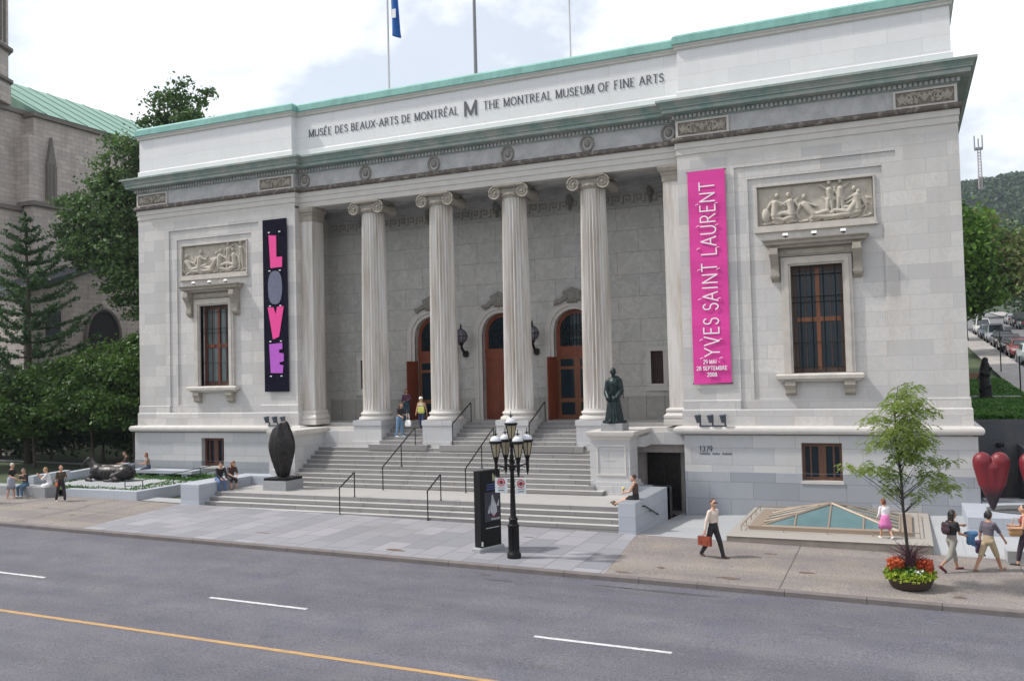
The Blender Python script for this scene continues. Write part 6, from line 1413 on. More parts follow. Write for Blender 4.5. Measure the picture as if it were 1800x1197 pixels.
block('brick_planter', 'low brown brick wall at the far end of the lawn', 'low wall', [(18.7, 20.8, 27, 27.4, 3.5, 4.75)], plain('brown_brick', (.2, .11, .08), .85, var=.3))
M_conc2 = asphalt('light_pavement_concrete', (.34, .32, .30), 0); M_asph2 = asphalt('side_street_asphalt', (.16, .16, .165), 0)
def strip2(name, x0, x1, y0, y1, dz, mat, n=8):
    m = MB(); ysl = [y0+(y1-y0)*k/n for k in range(n+1)]
    m.add([(x, y, slopez(x, y)+dz) for y in ysl for x in (x0, x1)], [(2*i, 2*i+1, 2*i+3, 2*i+2) for i in range(n)]); return tagit(m.build(name, mat, recalc=False), kind='structure')
strip2('side_pavement', 21.98, 23.9, 4.2, 150, .06, M_conc2); strip2('side_street', 23.9, 31.2, 4.2, 150, -.06, M_asph2); strip2('far_pavement', 31.2, 33.5, 4.2, 150, .06, M_conc2)
tt = thing('totem_sculpture', 'black upright totem sculpture standing on the lawn', 'sculpture', (20.1, 13.9, 3.5), rad(20))
rr_ = random.Random(5); skin('bronze_form', [('c', (0, 0, .1), (.02, 0, .7), .3, .27), ('c', (0, 0, .75), (-.03, 0, 1.25), .29, .22), ('c', (0, 0, 1.35), (.03, 0, 1.75), .27, .2), ('c', (.0, 0, 1.8), (.04, 0, 2.0), .16, .14)]+[('e', (.22*math.cos(a*1.7), .2*math.sin(a*1.7), .2+.2*a), (.13, .12, .1)) for a in range(9)], .03, M_black, tt, 2)
m = MB(); m.box(-.35, .35, -.3, .3, -.2, .06); m.build('base', M_black, tt)
for x, y, h, lb in ((22.15, 19.6, 1.9, 'near'), (22.3, 31, 2.6, 'far')):
    r = thing('sign_post', '%s thin dark post at the edge of the side pavement' % lb, 'post', (x, y, slopez(x, y))); m = MB(); m.cyl((0, 0, 0), (0, 0, h), .035, n=8); m.build('pole', M_iron, r); m = MB(); m.box(-.13, .13, -.02, .0, h-.3, h); m.build('plate', M_grey, r)

# ------------------------------------------------------------------ cars
M_tyre = plain('tyre_rubber', (.015, .015, .015), .8); M_rim = plain('wheel_rim', (.35, .35, .36), .35, metal=.7); M_cg = plain('car_glass', (.02, .025, .03), .05, spec=.7); M_hl = plain('headlight_glass', (.7, .7, .68), .15); M_tl = plain('tail_light', (.4, .01, .01), .2)
def carpaint(n, c):
    m = plain(n, c, .3, var=.04); m.node_tree.nodes['Principled BSDF'].inputs['Coat Weight'].default_value = .6; return m
def make_car(label, paint, kind='sedan'):
    r = thing('parked_car', label, 'car', (0, 0, 0), group='cars parked along the side street')
    suv = kind == 'suv'; Hh = 1.72 if suv else 1.42
    # lofted body: sections along the length (local y), half width, sill, shoulder
    sec = [(-2.2, .62, .42, .72), (-2.1, .78, .3, .86), (-1.6, .86, .24, .95), (-.6, .88, .22, .96), (.7, .88, .22, .95), (1.5, .86, .24, .92 if not suv else 1.0), (2.05, .78, .3, .82 if not suv else .95), (2.2, .64, .42, .66)]
    m = MB(); V = []; 
    for y, hw, z0, z1 in sec:
        V += [(-hw*.9, y, z0), (-hw, y, z0+.15), (-hw, y, (z0+z1)/2), (-hw*.95, y, z1-.06), (-hw*.86, y, z1), (hw*.86, y, z1), (hw*.95, y, z1-.06), (hw, y, (z0+z1)/2), (hw, y, z0+.15), (hw*.9, y, z0)]
    k = len(sec); m.add(V, [(i*10+j, i*10+(j+1) % 10, (i+1)*10+(j+1) % 10, (i+1)*10+j) for i in range(k-1) for j in range(10)]+[tuple(range(10)), tuple(range((k-1)*10, k*10))])
    ca = [(-1.9 if suv else -1.55, .74, .94), (-1.75 if suv else -1.0, .62, Hh-.04), (.1, .62, Hh), (.45, .61, Hh-.03), (1.15, .74, .93)]
    V = []
    for y, hw, z in ca: V += [(-hw, y, z), (hw, y, z)]
    low = [(-.76, ca[0][0], .9), (.76, ca[0][0], .9), (-.76, ca[-1][0], .9), (.76, ca[-1][0], .9)]
    c_ = MB(); Vc = []
    prof = [(ca[0][0], .92), (ca[1][0], Hh-.04), (.1, Hh), (.45, Hh-.03), (1.15, .92)]
    for s_, in ((-1,), (1,)):
        for y, z in prof: Vc.append((s_*(.76 if z < 1 else .6), y, z))
    m.add(Vc, [(0, 1, 2, 3, 4), (9, 8, 7, 6, 5), (0, 5, 6, 1), (1, 6, 7, 2), (2, 7, 8, 3), (3, 8, 9, 4)])
    bd = m.build('body', paint, r, 30)
    g = MB(); q = .012
    def pane(pts): g.quad(*pts)
    yb0, yb1 = ca[0][0], ca[1][0]
    for s_ in (-1, 1):
        x = lambda z: s_*(.76-(z-.92)/(Hh-.92)*.16+q)
        z0, z1 = .98, Hh-.1
        fy = lambda z: 1.15-(z-.92)/(Hh-.95)*.7-.08; by = lambda z: yb0+(z-.92)/(Hh-.96)*(yb1-yb0)+.1
        for a, b in ((None, -.25), (-.15, None)):
            p = [((x(z0), by(z0) if a is None else a, z0)), (x(z0), fy(z0) if b is None else b, z0), (x(z1), fy(z1) if b is None else b, z1), (x(z1), by(z1) if a is None else a, z1)]; pane(p)
    pane([(-.66, 1.15-.03+q, .97), (.66, 1.15-.03+q, .97), (.55, .5+q*2, Hh-.08), (-.55, .5+q*2, Hh-.08)]); pane([(-.66, yb0+.02-q, .97), (.66, yb0+.02-q, .97), (.54, yb1-q*2, Hh-.1), (-.54, yb1-q*2, Hh-.1)])
    g.build('windows', M_cg, r)
    for x in (-.82, .82):
        for y in (-1.35, 1.35):
            w_ = MB(); w_.cyl((x-.1, y, .32), (x+.1, y, .32), .32, n=20); wh = w_.build('wheel', M_tyre, r, 40); w2 = MB(); w2.cyl((x-.105, y, .32), (x+.105, y, .32), .2, n=14); w2.build('rim', M_rim, wh)
    for x in (-.6, .6):
        h_ = MB(); h_.obox((x, 2.13, .68), .15, .07, .07); h_.build('headlight', M_hl, r); h_ = MB(); h_.obox((x, -2.14, .74), .13, .06, .08); h_.build('tail_light', M_tl, r)
    h_ = MB(); h_.box(-.4, .4, 2.17, 2.215, .5, .62); h_.box(-.7, .7, 2.12, 2.19, .36, .44); h_.build('grille', M_black, r)
    h_ = MB(); h_.box(-.22, .22, -2.225, -2.2, .52, .64); h_.build('number_plate', M_white, r)
    for x in (-.95, .95): h_ = MB(); h_.obox((x, .75, 1.0), .09, .05, .06); h_.build('mirror', paint, r)
    return r
import itertools
cars = [('silver sedan parked nearest along the side street kerb', (.42, .46, .46), 'sedan', 24.95, 38.5, 1), ('dark red sedan parked behind the silver sedan', (.25, .03, .03), 'sedan', 24.9, 44.8, 1), ('brownish dark sedan parked third from the near end', (.06, .05, .045), 'sedan', 24.85, 51.0, 1), ('black low car parked behind the brownish sedan', (.02, .02, .022), 'sedan', 24.9, 57.5, 1),
        ('silver grey sport utility car parked with its roof above the others', (.3, .33, .37), 'suv', 24.9, 64.5, 1), ('blue grey sedan parked far up the near kerb', (.12, .16, .22), 'sedan', 24.9, 71.5, 1), ('white car parked farthest up the near kerb', (.6, .6, .58), 'suv', 24.95, 80, 1),
        ('red sedan parked on the opposite side of the street', (.35, .03, .04), 'sedan', 30.15, 80, -1), ('dark green car parked behind the red sedan across the street', (.04, .07, .06), 'sedan', 30.15, 88, -1), ('black car parked third across the street', (.03, .03, .03), 'suv', 30.2, 95, -1), ('grey car parked fourth across the street', (.25, .26, .27), 'sedan', 30.15, 102, -1), ('white compact car driving in the street', (.6, .62, .6), 'sedan', 28.6, 66, -1)]
for i, (lb, c, kd, x, y, dr_) in enumerate(cars):
    cr_ = make_car(lb, carpaint('car_paint_%d' % i, c), kd); cr_.location = (x, y, slopez(x, y)-.05); cr_.rotation_euler = (math.atan(.08)*1, 0, 0)
    if dr_ > 0: cr_.rotation_euler = (-math.atan(.08), 0, math.pi)

# ------------------------------------------------------------------ church
M_ch = masonry('brown_grey_rubble_stone', (.52, .45, .41), (.39, .345, .32), .75, .32, mortar=(.27, .235, .21), ms=.014, vein=.35, vc=(.36, .31, .28), veinscale=1.6, stain=.5, sc_=(.17, .14, .12), bump=.5)
M_cht = plain('church_coping_stone', (.17, .15, .135), .85, var=.3)
M_chr = streak_mat('pale_green_copper_roof', (.22, .38, .30), (.16, .30, .24), (1, .4, 1))
CH = thing('stone_church', 'brown stone church with a pale green copper roof behind the trees', 'church', (-38, 9.4, 0))
m = MB(); m.box(-16, 0, 0, 55, -1, 24.0); m.box(-16, .45, -.4, 55, -1, 17.7); m.box(-5.5, .25, -.6, .2, 17.7, 22.6)
for y in (3.2,): pass
m.build('wall', M_ch, CH)
m = MB(); m.box(-16.2, .75, -.65, 55, 17.7, 18.0); m.build('string_course', M_cht, CH); m = MB(); m.box(-16.1, .25, -.2, 55, 24.0, 24.3); m.build('eaves_coping', M_cht, CH)
m = MB(); m.prism([(.3, 24.3), (-8, 28.9), (-16.3, 24.3)], .2, 55, 'y'); rf = m.build('roof', M_chr, CH)
m = MB()
for k in range(32): 
    y = .8+k*1.7; m.tube([(.32, y, 24.33), (-8, y, 28.93)], .035, 4)
m.build('roof_seam', plain('dark_roof_seam', (.10, .19, .15), .7), rf)
for y0 in (9.0, 18, 27, 36): m = MB(); m.box(0, 1.3, y0, y0+1.4, -1, 20.5); m.prism([(0, 20.5), (1.3, 20.5), (0, 22.5)], y0, y0+1.4, 'y'); m.build('buttress', M_ch, CH)
m = MB(); m.box(.0, .3, .9, 1.6, 18.0, 20.8); m.prism([(.9, 20.8), (1.6, 20.8), (1.25, 22.8)], 0, .28, 'x'); m.box(.25, .36, 1.05, 1.15, 18.1, 20.9); m.box(.25, .36, 1.35, 1.45, 18.1, 20.9); m.build('niche', M_cht, CH)
for y0 in (12.5, 21.5, 30.5):
    m = MB(); m.prism([(y0, 8), (y0+3, 8), (y0+3, 14), (y0+1.5, 17), (y0, 14)], .40, .52, 'x'); wn_ = m.build('window', M_glass, CH)
m = MB(); m.prism([(2.2, 14.2), (5.2, 14.2), (5.2, 16.2), (2.2, 16.2)], .3, .5, 'x'); m.build('window', M_glass, CH)
# front tower with ringed shaft
TW = thing('church_tower', 'tall narrow brown stone tower at the far left with carved upper stage', 'tower', (-40.55, 6.4, 0))
m = MB(); m.lathe([(0, -1), (1.7, -1), (1.7, 24.4), (2.6, 24.6), (2.6, 25.8), (2.45, 26.2), (2.45, 40), (0, 40)], n=8); m.build('wall', M_ch, TW)
m = MB(); 
for z in (26.0, 28.2, 33.0): m.lathe([(2.4, z), (2.75, z+.1), (2.75, z+.3), (2.4, z+.45)], n=8)
m.build('string_course', M_cht, TW)
m = MB()
for k in range(8):
    a = math.pi/4*k+math.pi/8; c, s_ = math.cos(a), math.sin(a)
    for dz in (28.8,): 
        for q in (-.45, 0, .45): m.cyl((2.3*c-s_*q, 2.3*s_+c*q, dz), (2.3*c-s_*q, 2.3*s_+c*q, dz+3.4), .09, n=6)
m.build('carved_arcade', M_cht, TW)
# front block left of the corner
FB = thing('church_front_block', 'projecting brown stone stair block between the church corner and tower', 'church annexe', (-42.2, 5.2, 0)); m = MB(); m.box(-3, 3.3, 0, 4.4, -1, 24.2); m.box(-3.1, 3.5, -.2, 4.3, -1, 17.4); m.build('wall', M_ch, FB); m = MB(); m.box(-3.2, 3.5, -.2, 4.3, 24.2, 24.5); m.build('coping', M_cht, FB); m = MB(); m.box(-3.3, 3.7, -.4, 4.3, 17.4, 17.7); m.build('coping', M_cht, FB)
# gabled porch
GP = thing('gabled_porch', 'low gabled stone porch with a pointed doorway in front of the church', 'church porch', (-34.2, 6.0, 0))
m = MB(); m.prism([(-.4, -1), (10.6, -1), (10.6, 11.6), (5.3, 13.2), (-.4, 11.2)], -6, 0, 'x'); m.build('wall', M_ch, GP)
m = MB(); m.prism([(-.7, 11.1), (5.3, 13.25), (10.9, 11.5), (10.9, 11.9), (5.3, 13.65), (-.7, 11.5)], -6, .25, 'x'); m.build('roof', plain('dark_slate', (.05, .055, .06), .7), GP)
def parch(cy, hw, z0, zs, zt, n=8):
    l = [(cy-hw, z0), (cy-hw, zs)]+[(cy-hw*math.cos(math.pi/2*k/n), zs+(zt-zs)*math.sin(math.pi/2*k/n)) for k in range(1, n)]+[(cy, zt)]
    r_ = [(2*cy-a, b) for a, b in l[::-1]]; return l+r_[1:]
m = MB(); m.prism(parch(5.7, 1.35, 0, 8.6, 10.4), -.02, .06, 'x'); m.build('doorway', plain('dark_doorway', (.012, .011, .01), .8), GP)
m = MB(); ar_ = parch(5.7, 1.45, 4, 8.6, 10.55); m.tube([(.1, a, b) for a, b in ar_], .14, 6); m.build('door_arch', M_cht, GP)
m = MB(); m.box(-.05, .06, 1.2, 2.3, 8.4, 10.3); m.build('window', M_glass, GP)

# ------------------------------------------------------------------ trees
M_bark = plain('grey_brown_bark', (.07, .055, .042), .9, var=.35, bump=.6, bscale=20)
def clump_leaves(clumps, n, size, rng, sub=70, tight=.30, up=.2, asp=.6):
    c = np.array([k[:3] for k in clumps], float); r = np.array([k[3] for k in clumps], float); sq = np.array([k[4] if len(k) > 4 else .8 for k in clumps])
    pr = r**2.2; pr /= pr.sum(); ns = max(4, n//sub); idx = rng.choice(len(c), ns, p=pr)
    d = rng.normal(size=(ns, 3)); d /= np.linalg.norm(d, axis=1)[:, None]; rr = rng.random(ns)**.42
    sc_ = c[idx]+d*(r[idx]*rr)[:, None]*np.column_stack([np.ones(ns), np.ones(ns), sq[idx]])
    k = rng.integers(0, ns, n); off = rng.normal(size=(n, 3))*(r[idx][k]*tight)[:, None]*np.array([1, 1, .55]); cent = sc_[k]+off
    return quads(cent, size, rng, up, asp)
def tree(name, label, cat, loc, clumps, n, size, mat, trunk_r=.25, group=None, trunk_top=None, seed=1, sub=70, tight=.3, limbs=True):
    rng = np.random.default_rng(seed); r = thing(name, label, cat, loc, 0, group); rs = random.Random(seed)
    cz = [c[2] for c in clumps]; cx = sum(c[0]*c[3] for c in clumps)/sum(c[3] for c in clumps); cy = sum(c[1]*c[3] for c in clumps)/sum(c[3] for c in clumps)
    top = Vector((cx*.5, cy*.5, trunk_top or (min(cz)+max(cz))/2)); m = MB()
    m.tube([(0, 0, -.3), (0, 0, .2), (top.x*.3, top.y*.3, top.z*.45), top], [trunk_r*1.4, trunk_r, trunk_r*.8, trunk_r*.45], 9)
    if limbs:
        for c in clumps:
            t = .4+.55*rs.random(); p0 = Vector((top.x*.3, top.y*.3, top.z*.45)).lerp(top, t); p1 = Vector(c[:3]); mid = p0.lerp(p1, .5)+Vector((0, 0, .25*c[3]))
            m.tube([p0, mid, p1], [trunk_r*.38, trunk_r*.25, trunk_r*.08], 6)
            for q in range(4): m.tube([mid.lerp(p1, .3*q/2), p1+Vector([(rs.random()-.5)*c[3]*1.5 for _ in range(3)])], [trunk_r*.12, .015], 5)
    m.build('trunk', M_bark, r, 'all')
    V, Q = clump_leaves(clumps, n, size, rng, sub, tight); fast('crown', V, Q, mat, r)
    return r
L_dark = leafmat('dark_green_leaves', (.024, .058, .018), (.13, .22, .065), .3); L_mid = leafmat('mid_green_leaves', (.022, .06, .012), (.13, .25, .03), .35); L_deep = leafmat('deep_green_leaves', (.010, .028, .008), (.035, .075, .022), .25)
L_yg = leafmat('yellow_green_leaves', (.06, .085, .022), (.19, .21, .075), .35); L_msh = leafmat('dark_maple_leaves', (.008, .028, .007), (.085, .17, .022), .3); L_loc = leafmat('locust_leaflets', (.10, .17, .03), (.32, .40, .10), .45)  # maple leaves mix very dark and mid green at random
def px8(u, v, r, sq=.85, y=8.0, dy=0): # measured crown outline at the tree's own distance
    x = -24.17+(u-300)*.0466; z = 23.7-(v-150)*.0345-(300-u)*.004; return (x+26.2, dy, z-1.0, r, sq)
cl = [px8(315, 188, 1.7, .9), px8(275, 205, 1.6, .9, dy=.8), px8(350, 205, 1.3), px8(300, 235, 2.0), px8(245, 262, 1.9, dy=-1), px8(262, 310, 2.3, dy=1), px8(205, 300, 1.5, dy=-.6), px8(200, 345, 2.1), px8(160, 345, 1.5, dy=-1), px8(135, 372, 1.5), px8(235, 390, 2.6, dy=-.5), px8(180, 405, 1.9, dy=-1.4), px8(150, 420, 1.2), px8(215, 450, 2.2, dy=-.6), px8(250, 500, 2.2), px8(225, 515, 1.4)]
tree('broadleaf_tree', 'tall broadleaf tree rising behind the left wing of the museum', 'tree', (-26.2, 8, .9), cl, 34000, .125, L_dark, .34, 'trees and shrubs left of the museum', seed=3, sub=110, tight=.2)
# small trees in front of it
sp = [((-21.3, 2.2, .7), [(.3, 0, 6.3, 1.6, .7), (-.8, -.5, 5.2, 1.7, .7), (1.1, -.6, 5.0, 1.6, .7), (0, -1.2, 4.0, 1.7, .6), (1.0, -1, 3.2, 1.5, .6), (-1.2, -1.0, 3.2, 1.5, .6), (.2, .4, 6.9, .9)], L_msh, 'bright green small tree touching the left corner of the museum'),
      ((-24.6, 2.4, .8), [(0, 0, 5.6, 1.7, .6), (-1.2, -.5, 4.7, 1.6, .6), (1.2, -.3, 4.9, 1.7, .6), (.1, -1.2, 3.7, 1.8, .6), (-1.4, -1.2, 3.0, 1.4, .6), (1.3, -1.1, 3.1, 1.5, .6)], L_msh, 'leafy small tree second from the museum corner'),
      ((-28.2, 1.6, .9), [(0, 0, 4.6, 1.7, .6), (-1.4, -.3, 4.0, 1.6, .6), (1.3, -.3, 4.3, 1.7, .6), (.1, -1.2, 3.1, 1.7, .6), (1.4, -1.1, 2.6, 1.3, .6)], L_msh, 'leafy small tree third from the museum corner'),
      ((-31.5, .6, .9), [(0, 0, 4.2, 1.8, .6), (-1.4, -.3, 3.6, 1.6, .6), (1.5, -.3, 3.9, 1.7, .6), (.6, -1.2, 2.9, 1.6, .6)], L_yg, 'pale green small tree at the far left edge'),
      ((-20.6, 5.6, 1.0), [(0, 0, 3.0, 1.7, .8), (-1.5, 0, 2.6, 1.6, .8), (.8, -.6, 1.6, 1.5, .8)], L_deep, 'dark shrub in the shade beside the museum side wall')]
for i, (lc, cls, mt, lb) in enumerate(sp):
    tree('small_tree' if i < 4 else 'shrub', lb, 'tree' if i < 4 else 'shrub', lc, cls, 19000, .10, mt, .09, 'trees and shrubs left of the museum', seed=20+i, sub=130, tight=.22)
for i, (x, y) in enumerate(((-23.0, 5.2), (-26.8, 5.0), (-30.6, 4.6), (-34.5, 4.2))):
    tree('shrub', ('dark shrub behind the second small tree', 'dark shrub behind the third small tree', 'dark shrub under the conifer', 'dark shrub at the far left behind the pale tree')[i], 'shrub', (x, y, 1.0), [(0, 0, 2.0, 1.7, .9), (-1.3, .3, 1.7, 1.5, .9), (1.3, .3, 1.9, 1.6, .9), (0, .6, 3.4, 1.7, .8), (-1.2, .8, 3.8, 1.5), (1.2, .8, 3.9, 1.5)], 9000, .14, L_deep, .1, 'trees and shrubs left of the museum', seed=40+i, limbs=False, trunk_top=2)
m = MB(); m.quad(*[(x, y, groundZ(x, y)+.05) for x, y in ((-60, 3.0), (-20.5, 3.2), (-20.5, 3.8), (-60, 3.6))])
tagit(m.build('garden_path', M_pale, recalc=False), kind='structure')
# conifer with long upswept limbs
CF = thing('conifer', 'open branched dark conifer with upswept limbs in front of the church', 'conifer', (-30.5, 3.0, .9), 0, 'trees and shrubs left of the museum')
rs = random.Random(11); m = MB(); m.tube([(0, 0, -.3), (.03, 0, 5), (.0, .05, 10), (-.2, 0, 14.6)], [.26, .2, .12, .03], 9); NV = []; base_n = 0
z = 3.4; k = 0
while z < 14.3:
    t = (z-3.4)/10.9; L_ = 5.3*(1-t)**.8+.35; na = 5
    for a in range(na):
        an = 2*math.pi*a/na+k*.7+rs.random()*.4; ll = L_*(.75+.35*rs.random()); pts = []
        for q in range(9):
            s_ = q/8; pts.append(Vector((math.cos(an)*ll*s_, math.sin(an)*ll*s_, z+ll*(-.05*s_+.42*s_*s_))))
        m.tube(pts, [.055*(1-.8*q/8)*(1-.5*t) for q in range(9)], 5)
        for q in range(int(ll*85)):
            s_ = .12+.88*rs.random(); i_ = min(7, int(s_*8)); p = pts[i_].lerp(pts[i_+1], s_*8-i_); w_ = .075+.03*(1-s_)
            NV.append(p+Vector((rs.gauss(0, w_), rs.gauss(0, w_), rs.gauss(.02, w_*.6))))
        if ll > 1.6:
            for q in range(3, 8, 2):
                for sg in (-1, 1):
                    b0 = pts[q]; dd_ = Vector((-math.sin(an)*sg, math.cos(an)*sg, .35))+Vector((math.cos(an), math.sin(an), 0))*.9; l2 = .16*ll*(1.1-q/9)+.1
                    for w_ in range(int(18*l2*3)): s2 = rs.random(); NV.append(b0+dd_*l2*s2*1.6+Vector((rs.gauss(0, .06), rs.gauss(0, .06), rs.gauss(0, .04))))
    z += .95-.35*t; k += 1
for q in range(260): s_ = rs.random(); NV.append(Vector((-.2*s_+rs.gauss(0, .12*(1.2-s_)), rs.gauss(0, .12*(1.2-s_)), 12.2+2.6*s_)))
m.build('trunk', M_bark, CF, 'all'); V, Q = quads(np.array([tuple(v) for v in NV]), .11, np.random.default_rng(4), 0, .32); fast('crown', V, Q, leafmat('conifer_needles', (.013, .042, .013), (.06, .13, .035), .25), CF)
# right hand side street trees
rt = [((20.2, 47, 5.9), [(0, 0, 6, 3.2), (1.2, -1, 8.6, 2.8), (-1.6, 0, 8.8, 2.6), (.3, 0, 11, 2.3), (1.8, 0, 5.2, 2.2)], L_mid, 'green street tree nearest behind the right corner of the museum'),
      ((22.4, 66, 7.4), [(0, 0, 6.5, 3.2), (2.2, -1, 7.2, 2.8), (-2, 0, 8.5, 2.8), (1.5, 0, 10, 2.8), (.2, 0, 11.5, 2.2), (3.2, 0, 5.2, 2.2), (3.6, 0, 8.6, 2.4)], L_yg, 'yellow green street tree overhanging the parked cars'),
      ((32.6, 60, 7.0), [(0, 0, 6.5, 3.2), (-2.4, -1, 7.2, 2.8), (2, 0, 8.5, 2.8), (-1.5, 0, 9.8, 2.8), (-3.4, 0, 5.4, 2.2), (-3.8, 0, 8.4, 2.4)], L_yg, 'yellow green tree on the opposite side of the street'),
      ((22.6, 88, 9.2), [(0, 0, 7, 3.6), (2.4, 0, 6.2, 2.8), (4.6, 0, 7.0, 2.6), (2.2, 0, 10, 3.2), (-2, 0, 9, 3)], L_dark, 'dark tree farther up the near side of the street'),
      ((33, 92, 9.5), [(0, 0, 7, 3.6), (-2.4, 0, 6.2, 3.0), (-4.8, 0, 7.2, 2.8), (-2.2, 0, 10, 3.2), (2, 0, 9, 3)], L_dark, 'dark tree farther up the far side of the street'),
      ((28.0, 125, 12.1), [(0, 0, 5, 4.2), (-4, 0, 6, 3.8), (4, 0, 6, 3.8), (-2, 0, 10, 3.6), (3, 0, 10, 3.6), (-6, 0, 3, 3), (7, 0, 3, 3)], L_dark, 'dark tree closing the top of the street')]
for i, (lc, cls, mt, lb) in enumerate(rt):
    tree('street_side_tree', lb, 'tree', lc, cls, 12000, .24, mt, .28, 'trees along the side street', seed=60+i, sub=50)
# hill with wooded slope, antenna
def hz(x, y): 
    d = math.hypot((x-110)/320, (y-700)/260); return 16+112*math.exp(-d*d*1.3)
m = MB(); gx = np.linspace(-500, 800, 66); gy = np.linspace(220, 1300, 45)
m.add([(x, y, hz(x, y)-4*(1 if y <= 221 else 0)) for y in gy for x in gx], [(j*66+i, j*66+i+1, (j+1)*66+i+1, (j+1)*66+i) for j in range(44) for i in range(65)])
tagit(m.build('hill', plain('wooded_hill_ground', (.02, .035, .015), .95, var=.4, scale=.05), None, 'all', recalc=False), kind='structure')
rng = np.random.default_rng(9); nT = 1500
tx = 40+160*rng.random(nT); ty = 430+320*rng.random(nT); cr_ = []
cent = []
for a, b in zip(tx, ty):
    r_ = 4.5+3.5*rng.random(); k = 46; d = rng.normal(size=(k, 3)); d /= np.linalg.norm(d, axis=1)[:, None]; d[:, 2] = abs(d[:, 2]); cent.append(np.array([a, b, hz(a, b)+2])+d*r_*np.array([1, 1, 1.0]))
V, Q = quads(np.vstack(cent), 1.5, rng); tagit(fast('hill_forest', V, Q, leafmat('hill_forest_leaves', (.02, .05, .018), (.05, .09, .03), .2)), 'dark distant forest covering the hill', None, None, 'stuff')
AN = thing('antenna_mast', 'distant lattice antenna mast on top of the wooded hill', 'antenna mast', (65.5, 600, 112), 0)
m = MB()
for a in range(3):
    c, s_ = math.cos(a*2.1), math.sin(a*2.1); m.cyl((1.4*c, 1.4*s_, 0), (1.0*c, 1.0*s_, 27), .28, n=5)
for k in range(13):
    for a in range(3): m.cyl((1.3*math.cos(a*2.1), 1.3*math.sin(a*2.1), 2*k), (1.2*math.cos(a*2.1+2.1), 1.2*math.sin(a*2.1+2.1), 2*k+2), .15, n=4)
m.build('mast', plain('red_white_mast', (.35, .27, .28), .6, var=.3, scale=.3), AN)
m = MB(); m.box(-2.4, 2.4, -2, 2, 27, 28.2)
for x in (-2.2, 0, 2.2): m.cyl((x, 0, 28), (x, 0, 36 if x else 34), .4, n=6)
m.build('aerial', plain('aerial_grey', (.2, .2, .22), .6), AN)

# ------------------------------------------------------------------ street tree in flower planter
PT = thing('flower_planter', 'round brown planter with red and lime flowers and purple grass at the kerb', 'planter', (16.55, -9.85, P(16.55, -9.85))); PT.scale = (.9, .9, .95)
m = MB(); m.lathe([(0, 0), (.42, 0), (.5, .05), (.6, .26), (.62, .3), (.57, .3), (.54, .25), (0, .25)], n=28); m.build('pot', plain('dark_brown_pot', (.05, .03, .022), .8, var=.3), PT, 40)
rng = np.random.default_rng(2)
def ringleaf(name, n, r0, r1, z0, z1, size, mat, a0=0, a1=2*math.pi):
    a = a0+(a1-a0)*rng.random(n); r = r0+(r1-r0)*rng.random(n); z = z0+(z1-z0)*rng.random(n)-.18*np.clip(r-.5, 0, 1); V, Q = quads(np.column_stack([r*np.cos(a), r*np.sin(a), z]), size, rng, .2, .7); fast(name, V, Q, mat, PT)
ringleaf('lime_foliage', 900, .3, .68, .28, .45, .05, leafmat('lime_leaves', (.20, .30, .02), (.40, .50, .05), .3))
ringleaf('green_foliage', 600, .1, .6, .3, .55, .05, L_mid); ringleaf('red_flowers', 620, .18, .58, .48, .72, .04, leafmat('red_petals', (.35, .03, .015), (.55, .12, .04), .2), -.5, .9); ringleaf('red_flowers', 620, .18, .58, .48, .72, .04, leafmat('orange_red_petals', (.4, .05, .02), (.6, .16, .05), .2), 2.2, 3.9)
ringleaf('white_flowers', 40, .3, .55, .42, .52, .025, M_white, -1.3, -.8)
m = MB(); rs = random.Random(8)
for k in range(150):
    a = rs.random()*6.28; l = .35+.4*rs.random(); sp_ = .12+.5*rs.random(); c, s_ = math.cos(a), math.sin(a); m.tube([(.03*c, .03*s_, .4), (sp_*.35*c, sp_*.35*s_, .4+l*.75), (sp_*c, sp_*s_, .4+l)], [.007, .006, .004], 4, caps=False)
m.build('purple_grass', plain('purple_grass_blades', (.09, .035, .05), .7, var=.4), PT)
ST = thing('street_tree', 'slender young locust tree with feathery leaves growing from the planter', 'tree', (16.55, -9.85, .25))
tp_ = [(0, 0, 0), (-.05, 0, .9), (-.10, 0, 1.7), (-.12, 0, 2.5), (-.2, .02, 3.3), (-.2, 0, 4.1), (-.1, 0, 4.65)]
m = MB(); m.tube(tp_, [.045, .04, .035, .03, .024, .016, .008], 8); rs = random.Random(21); NV = []
def tpt(z):
    for a, b in zip(tp_[:-1], tp_[1:]):
        if a[2] <= z <= b[2]: return Vector(a).lerp(Vector(b), (z-a[2])/(b[2]-a[2]))
    return Vector(tp_[-1])
# leaf masses: sideways reach, height above the planter, spread, thickness
LC = [(.38, 4.62, .22, .12), (.02, 4.5, .18, .17), (-.42, 4.2, .3, .14), (.0, 4.2, .25, .2), (.55, 4.05, .3, .13), (-.5, 3.85, .3, .16), (.02, 3.9, .26, .22), (-.36, 3.6, .36, .2), (.36, 3.7, .32, .18), (-.5, 3.3, .38, .17),
      (.02, 3.3, .3, .2), (.5, 3.28, .32, .17), (.1, 3.5, .3, .2), (-1.4, 2.72, .16, .12), (-1.05, 2.66, .24, .11), (-.62, 2.65, .3, .17), (-.25, 2.5, .26, .17), (-.18, 2.12, .26, .14), (.66, 2.82, .34, .15), (1.1, 2.8, .22, .08),
      (.6, 2.48, .34, .18), (.88, 2.2, .32, .15), (.28, 2.02, .18, .13), (-.1, 2.95, .3, .15), (.25, 3.0, .28, .15), (.3, 4.3, .25, .15), (-.2, 4.4, .2, .12)]
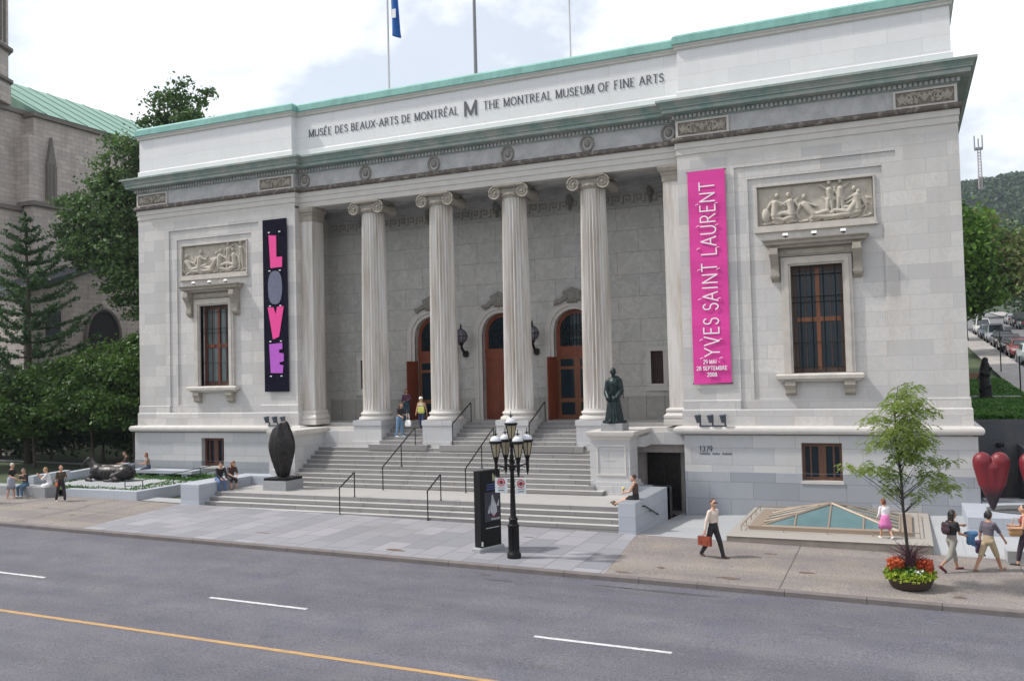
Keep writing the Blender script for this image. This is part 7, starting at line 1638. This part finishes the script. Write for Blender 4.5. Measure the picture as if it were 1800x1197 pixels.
for (dx, hz_, rx_, rz_) in LC:
    dy = rs.uniform(-.45, .45)*(1.0 if abs(dx) < .9 else .5); ctr = Rv*dx-Tv*0+Vector((-.1*0, 0, 0))+Tv*dy+Vector((0, 0, hz_-.02))
    for q in range(3):
        zt_ = max(1.55, hz_-.3-.45*abs(dx)-.25*rs.random()); p0 = tpt(min(4.5, zt_)); e1 = ctr+Vector((rs.gauss(0, rx_*.4), rs.gauss(0, rx_*.4), rs.gauss(0, rz_*.4)))
        m.tube([p0, p0.lerp(e1, .5)+Vector((0, 0, .05)), e1], [.011 if q == 0 else .006, .007 if q == 0 else .004, .002], 5)
    for q in range(int(58*(rx_/.3)**1.5*(rz_/.15))):
        p = ctr+Vector((rs.gauss(0, rx_*.5), rs.gauss(0, rx_*.5), rs.gauss(0, rz_*.5)))
        a2 = math.atan2(p.y-ctr.y, p.x-ctr.x)+rs.uniform(-.8, .8); ll = .13+.1*rs.random(); dr2 = rs.uniform(.05, .16)
        for w_ in range(8):
            f_ = w_/7; c_ = p+Vector((math.cos(a2)*ll*f_, math.sin(a2)*ll*f_, -dr2*f_*f_))
            for sg in (-1, 1): NV.append(c_+Vector((-math.sin(a2)*sg*.02, math.cos(a2)*sg*.02, rs.gauss(0, .004))))
m.build('trunk', plain('dark_thin_bark', (.035, .028, .025), .8), ST, 'all'); V, Q = quads(np.array([tuple(v) for v in NV]), .028, np.random.default_rng(5), .4, .42); fast('crown', V, Q, L_loc, ST)

# ------------------------------------------------------------------ air
HZ_ = MB(); HZ_.box(-1550, 1550, -1550, 1550, -4.5, 165); hz_o = HZ_.build('haze', [], None)
hm_ = bpy.data.materials.new('thin_summer_haze'); hm_.use_nodes = True; ht = hm_.node_tree; ht.nodes.clear()
ho = ht.nodes.new('ShaderNodeOutputMaterial'); hv = ht.nodes.new('ShaderNodeVolumePrincipled'); hv.inputs['Color'].default_value = (.78, .88, 1, 1); hv.inputs['Density'].default_value = .0002; hv.inputs['Anisotropy'].default_value = .2
ht.links.new(hv.outputs[0], ho.inputs['Volume']); hz_o.data.materials.append(hm_); tagit(hz_o, 'thin pale blue summer haze', None, None, 'stuff')
